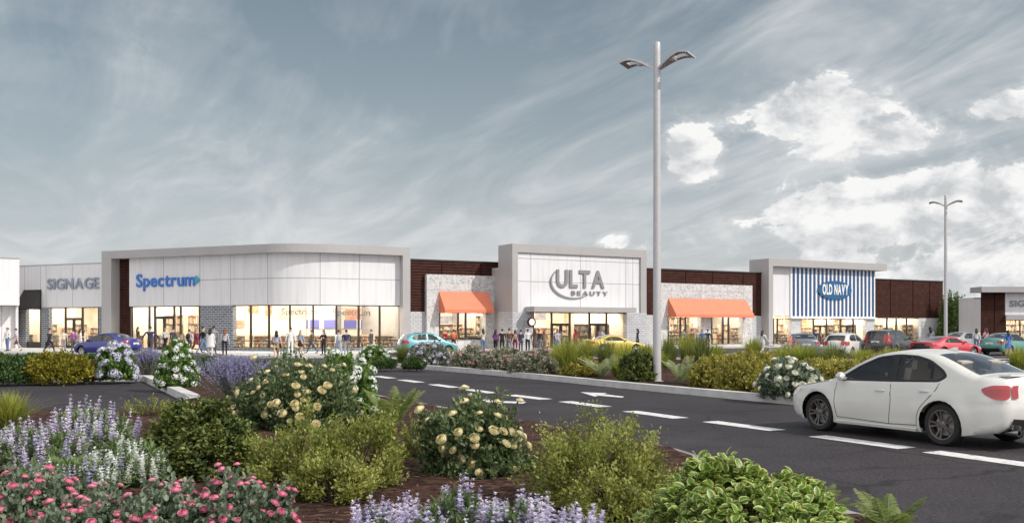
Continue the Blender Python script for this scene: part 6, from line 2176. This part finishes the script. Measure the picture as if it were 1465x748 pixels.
    res.polygons.foreach_set('use_smooth', [True] * len(res.polygons))
    lo = min(vt.co.z for vt in res.vertices)
    for vt in res.vertices: vt.co.z -= lo
    res['drop'] = lo
    return res


M['skin_a'] = plain('skin_light', (.56, .36, .27), .55, var=.04)
M['skin_b'] = plain('skin_tan', (.42, .25, .17), .55, var=.04)
M['skin_c'] = plain('skin_dark', (.16, .085, .055), .55, var=.04)
CL = {n: plain('cloth_' + n, c, .85, var=.12, scale=9) for n, c in dict(white=(.74, .73, .71), cream=(.66, .58, .46), black=(.022, .022, .025), navy=(.03, .04, .09), denim=(.13, .20, .34), paledenim=(.32, .40, .52), grey=(.26, .26, .28), palegrey=(.48, .48, .50),
        lilac=(.46, .42, .54), brown=(.13, .075, .05), tan=(.36, .25, .16), red=(.50, .03, .05), orange=(.70, .17, .06), maroon=(.20, .03, .06), blue=(.06, .16, .48), pink=(.60, .30, .38), purple=(.28, .08, .28), charcoal=(.07, .07, .08)).items()}
HAIR = {n: plain('hair_' + n, c, .6, var=.2, scale=20) for n, c in dict(black=(.015, .012, .012), brown=(.06, .033, .02), red=(.24, .075, .03), blonde=(.38, .26, .12)).items()}
POSES = {
    'stand': dict(leg=(.03, -.02), knee=(.0, .0), arm=((.04, .14, .18), (-.02, .14, .2))),
    'ease': dict(leg=(.10, -.05), knee=(.12, .0), arm=((.15, .22, 1.35), (.0, .16, .25))),
    'walk': dict(leg=(.42, -.34), knee=(.12, .26), foot=(-.25, .35), arm=((-.40, .12, .3), (.38, .12, .45))),
    'stride': dict(leg=(-.30, .36), knee=(.42, .08), foot=(.45, -.2), arm=((.42, .14, .4), (-.36, .16, .25))),
    'crossed': dict(leg=(.05, .0), knee=(.05, .02), arm=((.25, .2, 1.55), (.25, .2, 1.6))),
    'reach': dict(leg=(.2, -.18), knee=(.05, .1), arm=((-.2, .5, .35), (.1, .55, .3))),
}
BODY = {(p, f): None for p in POSES for f in (0, 1)}


def hair_mesh(style):
    mb = MB()
    rows = []
    zc, yc = 1.645, .005
    for k in range(9):
        ph = math.pi / 2 - k * (math.pi * .58) / 8
        row = []
        for q in range(16):
            a = q * 2 * math.pi / 16
            front = max(0, math.sin(a))
            p2 = ph + front * .55 * (k / 8)
            rr = .090 * math.cos(p2) if p2 > -1.4 else .03
            row.append((rr * .92 * math.cos(a), yc + rr * 1.12 * math.sin(a) - .008, zc + .105 * math.sin(p2)))
        rows.append(row)
    if style == 'long':
        last = rows[-1]
        for dz, sx in ((-.08, 1.12), (-.17, 1.2), (-.25, .95)):
            rows.append([(x * sx, min(y, .012) - .022 - .02 * (1 if y < 0 else 0), zc - .05 + dz * (1 if y < .03 else .35)) for x, y, z in last])
    mb.grid(rows, closed=True)
    mb.face(rows[0]); mb.face(rows[-1])
    return mb


def cloth_tube(z0, z1, r0, r1, sy=.72, wob=.0, yoff=0.0):
    mb = MB(); rows = []
    for k in range(7):
        u = k / 6
        r = r0 + (r1 - r0) * u
        rows.append([(r * math.cos(a) * (1 + wob * u * math.sin(a * 6)), yoff + r * sy * math.sin(a) * (1 + wob * u * math.sin(a * 6)), z0 + (z1 - z0) * u) for a in [q * 2 * math.pi / 24 for q in range(24)]])
    mb.grid(rows, closed=True)
    return mb


def person(px, py, top_py, label, pose='stand', face=0.0, female=0, top='white', bottom='denim', shoes='black', hair='brown', style='short', skin='skin_a', sleeves=1, bare=0, skirt=None, coat=None, bag=None, dy=None, gz=.13, group=None):
    """py: foot row (or None with dy = a depth)"""
    y = dy if dy else FOC * (CAM_H - gz) / (py - YH)
    x = at(px, y)
    hgt = (zat(top_py, y) - gz) if top_py else 1.72
    hgt = max(1.58, min(1.9, hgt))
    if BODY[(pose, female)] is None: BODY[(pose, female)] = body_mesh(POSES[pose], female)
    me = BODY[(pose, female)]
    drop = me['drop']
    k = hgt / (1.765 - drop)
    t = thing('person', label, 'person', (x, y, gz), face, group, scale=(k * 1.14, k * 1.14, k))
    b = bpy.data.objects.new('body', me); COL.objects.link(b); b.parent = t
    m = [M[skin], CL[top], M[skin] if skirt and bare else CL[bottom], CL[shoes], CL[top] if sleeves else M[skin], M[skin] if bare else CL[bottom]]
    if bare == 2: m[2] = CL[bottom]
    for i, mm in enumerate(m):
        b.material_slots[i].link = 'OBJECT'; b.material_slots[i].material = mm
    hm = hair_mesh(style); h = hm.build('hair', HAIR[hair], t, smooth=True, angle=180); h.location.z = -drop
    if skirt: s = cloth_tube(1.02, .56, .125, .20, wob=.05).build('skirt', CL[skirt], t, smooth=True); s.location.z = -drop
    if coat: s = cloth_tube(1.40, .62, .165, .235, sy=.66, wob=.04).build('coat', CL[coat], t, smooth=True, angle=180); s.location.z = -drop
    if bag:
        kind, colr = bag
        f = Matrix.Rotation(face, 3, 'Z')
        if kind == 'backpack':
            p = f @ Vector((0, -.19 * k, 0)); bt = thing('backpack', colr[1], 'backpack', (x + p.x, y + p.y, gz + (1.0 - drop) * k), face, 'bags carried by shoppers', (k, k, k))
            mb = MB(); mb.grid([[(.15 * w_ * math.copysign(abs(math.cos(a)) ** .5, math.cos(a)), .09 * w_ * math.copysign(abs(math.sin(a)) ** .6, math.sin(a)), z) for a in [q * math.pi / 8 for q in range(16)]] for z, w_ in ((0, .75), (.03, .95), (.2, 1.0), (.36, .9), (.42, .55), (.43, .1))], closed=True)
            mb.build('pack', CL[colr[0]], bt, smooth=True, angle=60)
            for sx in (-.1, .1):
                mb = MB(); mb.tube([(sx, .07, .05), (sx, .30, .1), (sx, .33, .28), (sx, .18, .42), (sx, .06, .4)], .014, 6); mb.build('strap', CL['black'], bt)
        else:
            p = f @ Vector((.25 * k, 0.02, 0)); bt = thing('shopping_bag' if kind == 'shopping' else 'handbag', colr[1], 'bag', (x + p.x, y + p.y, gz + (.50 if kind == 'shopping' else .72 - drop) * k), face, 'bags carried by shoppers', (k, k, k))
            mb = MB(); mb.grid([[(.07 * math.copysign(abs(math.cos(a)) ** .4, math.cos(a)), w_ * math.copysign(abs(math.sin(a)) ** .4, math.sin(a)), z) for a in [q * math.pi / 8 for q in range(16)]] for z, w_ in ((0, .14), (.01, .16), (.26, .15), (.27, .14))], closed=True)
            mb.face([(.06, -.14, 0), (.06, .14, 0), (-.06, .14, 0), (-.06, -.14, 0)])
            mb.build('pouch', CL[colr[0]], bt, smooth=True, angle=50)
            mb = MB(); mb.tube([(0, -.09, .26), (0, -.05, .36), (0, .05, .36), (0, .09, .26)], .01, 6); mb.build('bag_strap', CL['black'], bt)
    return t


A, P2 = 0.0, math.pi                      # 0 = back to the camera, pi = facing it
RT, LT = -math.pi / 2, math.pi / 2        # walking right / left
PEOPLE = [
    (10.7, 502, 468, 'person in white shirt and jeans at the far left, before the white building', dict(pose='ease', face=2.8, top='white', bottom='denim', hair='black')),
    (22.7, 502, 469, 'person in lilac top and dark shorts beside the leftmost brick pier', dict(pose='walk', face=LT + .3, female=1, top='lilac', bottom='navy', bare=1, sleeves=0, skirt='navy', hair='brown')),
    (71, 504.5, 469.5, 'person in a black suit walking right with a black bag', dict(pose='walk', face=RT - .2, top='black', bottom='black', hair='black', bag=('shopping', ('black', 'black bag carried by the person in the black suit')))),
    (91, 502, 473, 'person in pale top and grey trousers before the signage store windows', dict(pose='stand', face=.3, top='cream', bottom='grey', hair='blonde')),
    (105, 502.5, 472, 'person with a purple top by the signage store door', dict(pose='ease', face=1.0, female=1, top='purple', bottom='charcoal', hair='black')),
    (115, 502, 470, 'person in white beside the person in purple, beyond the blue saloon', dict(pose='ease', face=-1.0, female=1, top='white', bottom='white', hair='brown', style='long')),
    (197.5, 499.5, 467, 'person in black with long dark hair just right of the brown louvred strip', dict(pose='stand', face=RT, female=1, top='black', bottom='black', hair='black', style='long')),
    (215, 508, 466, 'tall person in navy jacket with arms held out, right of the blue saloon', dict(pose='reach', face=.1, top='navy', bottom='charcoal', hair='black')),
    (237, 500.5, 468, 'person in white shirt carrying a white bag out of the corner store door', dict(pose='walk', face=P2 - .2, female=1, top='white', bottom='black', hair='blonde', bag=('shopping', ('white', 'white shopping bag at the corner store door')))),
    (259, 503.5, 470, 'person with long brown hair and tan top left of the blue-grey brick pier', dict(pose='ease', face=.4, female=1, top='tan', bottom='brown', hair='brown', style='long')),
    (271, 504, 470.5, 'person in palegrey shirt wearing a black backpack'.replace('palegrey', 'pale grey'), dict(pose='stand', face=-.2, top='palegrey', bottom='charcoal', hair='black', bag=('backpack', ('black', 'black backpack on the person in pale grey')))),
    (290.5, 506.5, 466, 'person in black jacket and jeans before the blue-grey brick pier', dict(pose='walk', face=RT + .5, top='black', bottom='denim', hair='black')),
    (306, 506, 465.5, 'person in grey top half hidden by the long white coat', dict(pose='stand', face=.1, top='grey', bottom='charcoal', hair='black', skin='skin_b')),
    (301, 511, 469, 'person in long white coat with dark hair, seen from behind', dict(pose='ease', face=-.1, female=1, top='white', bottom='white', hair='black', style='long', coat='white')),
    (321.5, 508, 470, 'person with red hair, pale cardigan and black leggings', dict(pose='stand', face=.2, female=1, top='palegrey', bottom='black', hair='red', style='long', coat=None)),
    (395.5, 514, 472, 'person in lilac top and brown skirt stepping onto the road', dict(pose='stride', face=.35, female=1, top='lilac', bottom='brown', skirt='tan', bare=1, sleeves=0, hair='black', style='long', shoes='tan', gz=.01, bag=('handbag', ('black', 'black handbag of the person in the brown skirt')))),
    (415.7, 507.5, 467.5, 'person in a white suit before the tall windows', dict(pose='stand', face=.2, top='white', bottom='white', hair='black', shoes='tan')),
    (430, 507, 473.5, 'person in pale denim jacket and black skirt beside the white suit', dict(pose='ease', face=-.3, female=1, top='paledenim', bottom='black', skirt='black', bare=1, hair='blonde', style='long')),
    (463, 508, 472, 'person in black and red top with black leggings before the tall windows', dict(pose='crossed', face=P2 - .4, female=1, top='black', bottom='black', skirt=None, hair='black', style='long', coat=None)),
    (484.5, 507.5, 471.5, 'person in white jacket and pale jeans, left one of a walking pair', dict(pose='walk', face=.5, top='white', bottom='paledenim', hair='brown', bag=('backpack', ('palegrey', 'pale grey backpack on the left one of the walking pair')))),
    (495.5, 507.5, 471, 'person in navy jacket and grey trousers, right one of a walking pair', dict(pose='stride', face=.2, top='navy', bottom='grey', hair='black', shoes='brown')),
    (531, None, 473, 'person in dark clothes close to the last tall window', dict(pose='stand', face=1.2, top='charcoal', bottom='charcoal', hair='brown', dy=70.2)),
    (637, 502, 474, 'person in red behind the bonnet of the teal hatchback', dict(pose='ease', face=2.4, female=1, top='red', bottom='charcoal', hair='red')),
    (649, 503, 475, 'person with an orange backpack under the short orange awning', dict(pose='stand', face=.1, top='orange', bottom='charcoal', hair='black', bag=('backpack', ('orange', 'orange backpack under the short orange awning')))),
    (691, 505, 469.5, 'person in cream top and jeans with long hair right of the short awning', dict(pose='crossed', face=.6, female=1, top='cream', bottom='denim', hair='brown', style='long')),
    (718.5, 504, 470, 'stocky person in black jacket, leftmost of the group before the pale brick', dict(pose='stand', face=.2, top='black', bottom='black', hair='black')),
    (728.5, 504.5, 469, 'person in dark brown jacket and grey trousers in the middle of the group', dict(pose='walk', face=.3, top='brown', bottom='grey', hair='black')),
    (737, 505, 472, 'person in maroon with a pale backpack at the right of the group', dict(pose='stand', face=.1, female=1, top='maroon', bottom='maroon', hair='brown', style='long', bag=('backpack', ('tan', 'tan backpack in the group before the pale brick')))),
    (755, 503.5, 470, 'person in white shirt and black trousers left of the grey canopy', dict(pose='stand', face=.2, top='white', bottom='black', hair='black')),
    (765, 503.5, 472, 'person in dark brown dress beside the white shirt', dict(pose='ease', face=.4, female=1, top='brown', bottom='brown', skirt='brown', hair='brown', style='long')),
    (779, 501, 471, 'person in tan coat in front of the left window of the tall store', dict(pose='stand', face=-.4, female=1, top='tan', bottom='tan', hair='red', style='long')),
    (798, 501.5, 471, 'person in lilac top walking out of the left glass door', dict(pose='walk', face=P2 + .3, female=1, top='lilac', bottom='paledenim', hair='brown', style='long', bag=('shopping', ('blue', 'blue shopping bag at the left glass door')))),
    (861.5, 499, 471, 'person in pale purple top at the right glass door', dict(pose='ease', face=P2 - .2, female=1, top='lilac', bottom='charcoal', hair='brown')),
    (912, 499.5, 469.5, 'person in black dress with long dark hair beyond the yellow car', dict(pose='stand', face=LT, female=1, top='black', bottom='black', skirt='black', hair='black', style='long')),
    (990, 500, 475, 'person in maroon jacket under the long orange awning', dict(pose='stand', face=.7, top='maroon', bottom='charcoal', hair='red')),
    (998.5, 499, 474.5, 'blonde person in cream between the maroon and blue jackets', dict(pose='stand', face=P2, female=1, top='cream', bottom='charcoal', hair='blonde', style='long')),
    (1004.5, 501, 473, 'person in bright blue top under the long orange awning', dict(pose='ease', face=P2 - .3, female=1, top='blue', bottom='blue', hair='brown', style='long')),
    (1012.5, 500, 474.5, 'person in black jacket right of the bright blue top', dict(pose='stand', face=-.5, top='black', bottom='charcoal', hair='black')),
    (1091, 508.5, 471.5, 'person in white shirt and pale trousers walking by the grey frame', dict(pose='walk', face=RT + .7, female=1, top='white', bottom='white', hair='brown', style='long', gz=0)),
    (1167, 500, 473, 'person in dark blue left of the striped store\'s first door', dict(pose='stand', face=.3, top='navy', bottom='navy', hair='black')),
    (1187, 500, 474, 'person in slate clothes between the doors of the striped store', dict(pose='stand', face=.6, top='charcoal', bottom='denim', hair='black')),
    (1331, 506, 465.5, 'person with dark hair standing behind the red coupe', dict(pose='stand', face=.1, female=1, top='grey', bottom='charcoal', hair='black', style='long', skin='skin_c', gz=0)),
    (1397, 503, 469, 'person in pale top, left one of two before the brown pier', dict(pose='stand', face=-.4, female=1, top='white', bottom='denim', hair='brown', style='long', gz=0)),
    (1410.5, 503, 468.5, 'person in pink top, right one of two before the brown pier', dict(pose='ease', face=.5, female=1, top='pink', bottom='denim', hair='brown', style='long', gz=0)),
    (1442, 509, 471.5, 'person in bright blue skirt beside the teal green saloon', dict(pose='stand', face=.2, female=1, top='blue', bottom='blue', skirt='blue', bare=1, sleeves=0, hair='brown', style='long', gz=0)),
    (248, 502, 468.5, 'person in charcoal coat just right of the corner store door', dict(pose='stand', face=-.3, top='charcoal', bottom='charcoal', hair='black')),
    (281, 505, 469, 'person in maroon coat with blonde hair at the left edge of the blue-grey brick', dict(pose='walk', face=RT, female=1, top='maroon', bottom='black', hair='blonde', style='long', coat='maroon')),
    (709, 504, 471, 'person in purple top just left of the stocky person in black', dict(pose='ease', face=-.5, female=1, top='purple', bottom='black', hair='black', style='long')),
    (745, 504.5, 471, 'person in navy top between the maroon and the white shirt', dict(pose='crossed', face=.5, top='navy', bottom='charcoal', hair='brown')),
    (771, 502.5, 470.5, 'person in black top beside the dark brown dress', dict(pose='stand', face=-.2, top='black', bottom='denim', hair='black', skin='skin_b')),
    (823, 500, 471, 'person in red top between the two glass doors', dict(pose='stand', face=.8, female=1, top='red', bottom='charcoal', hair='brown', style='long')),
    (446, 505.5, 471.5, 'person in brown jacket right of the pale denim jacket', dict(pose='walk', face=LT, top='brown', bottom='charcoal', hair='black')),
    (979, 500, 474.5, 'person in grey jacket at the left of the group under the long awning', dict(pose='stand', face=-.4, top='grey', bottom='black', hair='black')),
    (1456, 500, 472, 'person in tan by the windows of the detached store', dict(pose='stand', face=.8, top='tan', bottom='brown', hair='black', gz=0)),
]
for px, py, tp, lab, kw in PEOPLE: person(px, py, tp, lab, **kw)


# ------------------------------------------------------------------ lamp posts
def lamp_post(px, py, h, label, turn):
    x, y = gpb(px, py) if py > 530 else gp(px, py)
    z0 = (bedz(x, y) - .03) if py > 530 else 0.0
    t = thing('lamp_post', label, 'lamp post', (x, y, z0), R(turn), 'twin-arm lamp posts')
    mb = MB(); mb.lathe([(.0, 0), (.19, 0), (.19, .05), (.135, .06), (.13, .5), (.105, h - .3), (.103, h), (.09, h + .03), (0, h + .035)], 20); mb.build('pole', M['steel'], t, smooth=True, angle=35)
    mb = MB(); mb.lathe([(.2, 0), (.26, .0), (.26, .035), (.2, .04)], 20); mb.build('base_plate', M['steel'], t, smooth=True, angle=35)
    for sg in (1, -1):
        mb = MB()
        rows = []
        for k in range(15):
            u = k / 14
            xx = .08 + 1.08 * u
            zz = h - .74 + .33 * math.sin(u * 2.05) - .1 * max(0, u - .7)
            wv = .07 + .30 * min(1, u * 1.35) ** .8 - .05 * u
            th = .10 - .05 * u
            tilt = -.05 * u
            rows.append([(sg * xx, -wv, zz), (sg * xx, wv, zz + tilt), (sg * xx, wv, zz + tilt - th), (sg * xx, -wv, zz - th)])
        hole = (7, 11)
        for k in range(14):
            a, b = rows[k], rows[k + 1]
            mid_ = lambda r, i, j, f: tuple(r[i][q] * (1 - f) + r[j][q] * f for q in range(3))
            if hole[0] <= k <= hole[1]:
                for f0, f1 in ((0, .3), (.7, 1)):
                    for (i, j) in ((0, 1), (3, 2)):
                        mb.face([mid_(a, i, j, f0), mid_(a, i, j, f1), mid_(b, i, j, f1), mid_(b, i, j, f0)])
                for f in (.3, .7): mb.face([mid_(a, 0, 1, f), mid_(b, 0, 1, f), mid_(b, 3, 2, f), mid_(a, 3, 2, f)])
            else:
                mb.face([a[0], a[1], b[1], b[0]]); mb.face([a[3], a[2], b[2], b[3]])
            mb.face([a[0], b[0], b[3], a[3]]); mb.face([a[1], a[2], b[2], b[1]])
        for k in (hole[0], hole[1] + 1):
            a = rows[k]; mb.face([mid_(a, 0, 1, .3), mid_(a, 0, 1, .7), mid_(a, 3, 2, .7), mid_(a, 3, 2, .3)])
        mb.face(rows[0]); mb.face(rows[-1])
        arm = mb.build('lamp_arm', M['steel'], t, merge=1e-4)
        ln = MB(); a, b = rows[5], rows[7]
        ln.box((sg * (.08 + 1.08 * 6 / 14), 0, (a[3][2] + b[3][2]) / 2 - .035), (.18, .22, .02)); ln.build('lens', M['clear_lens'], arm)
    return t


lamp_post(940, 545.5, 10.62, 'tall near grey lamp post on the planted island with two wing shaped arms', -33)
lamp_post(1353, 503, 11.8, 'distant grey lamp post behind the parked cars with two wing shaped arms', -24)

# ------------------------------------------------------------------ bicycle
bx, by = gp(1111, 509)
bk = thing('bicycle', 'bicycle parked behind the planted island left of the grey blue saloon', 'bicycle', (bx, by, 0), R(8))
for sx in (-.52, .52):
    wv = bpy.data.objects.new('wheel', None); COL.objects.link(wv); wv.parent = bk; wv.location = (sx, 0, .34)
    mb = MB(); mb.lathe([(.315, -.018), (.34, 0), (.315, .018), (.305, 0), (.315, -.018)], 28, 'Y'); mb.build('tyre', M['rubber'], wv, smooth=True)
    mb = MB()
    for k in range(12): mb.tube([(0, 0, 0), (.31 * math.cos(k * .5236), 0, .31 * math.sin(k * .5236))], .004, 3)
    mb.build('spokes', M['chrome'], wv)
mb = MB()
for a, b in (((-.52, .34), (-.12, .34)), ((-.12, .34), (-.22, .82)), ((-.52, .34), (-.2, .74)), ((-.2, .76), (.34, .78)), ((-.12, .34), (.36, .70)), ((.34, .86), (.52, .34))):
    mb.tube([(a[0], 0, a[1]), (b[0], 0, b[1])], .018, 8)
mb.build('frame', M['rim_silver'], bk, smooth=True)
mb = MB(); mb.tube([(.33, -.28, .98), (.36, -.1, .98), (.36, .1, .98), (.33, .28, .98)], .014, 6); mb.tube([(.34, 0, .84), (.36, 0, .98)], .014, 6); mb.build('handlebar', M['black_plastic'], bk)
mb = MB(); mb.lathe([(0, 0), (.08, .01), (.1, .04), (.06, .06), (0, .06)], 12, 'Z', (-.24, 0, .84)); mb.build('saddle', M['black_plastic'], bk, smooth=True)
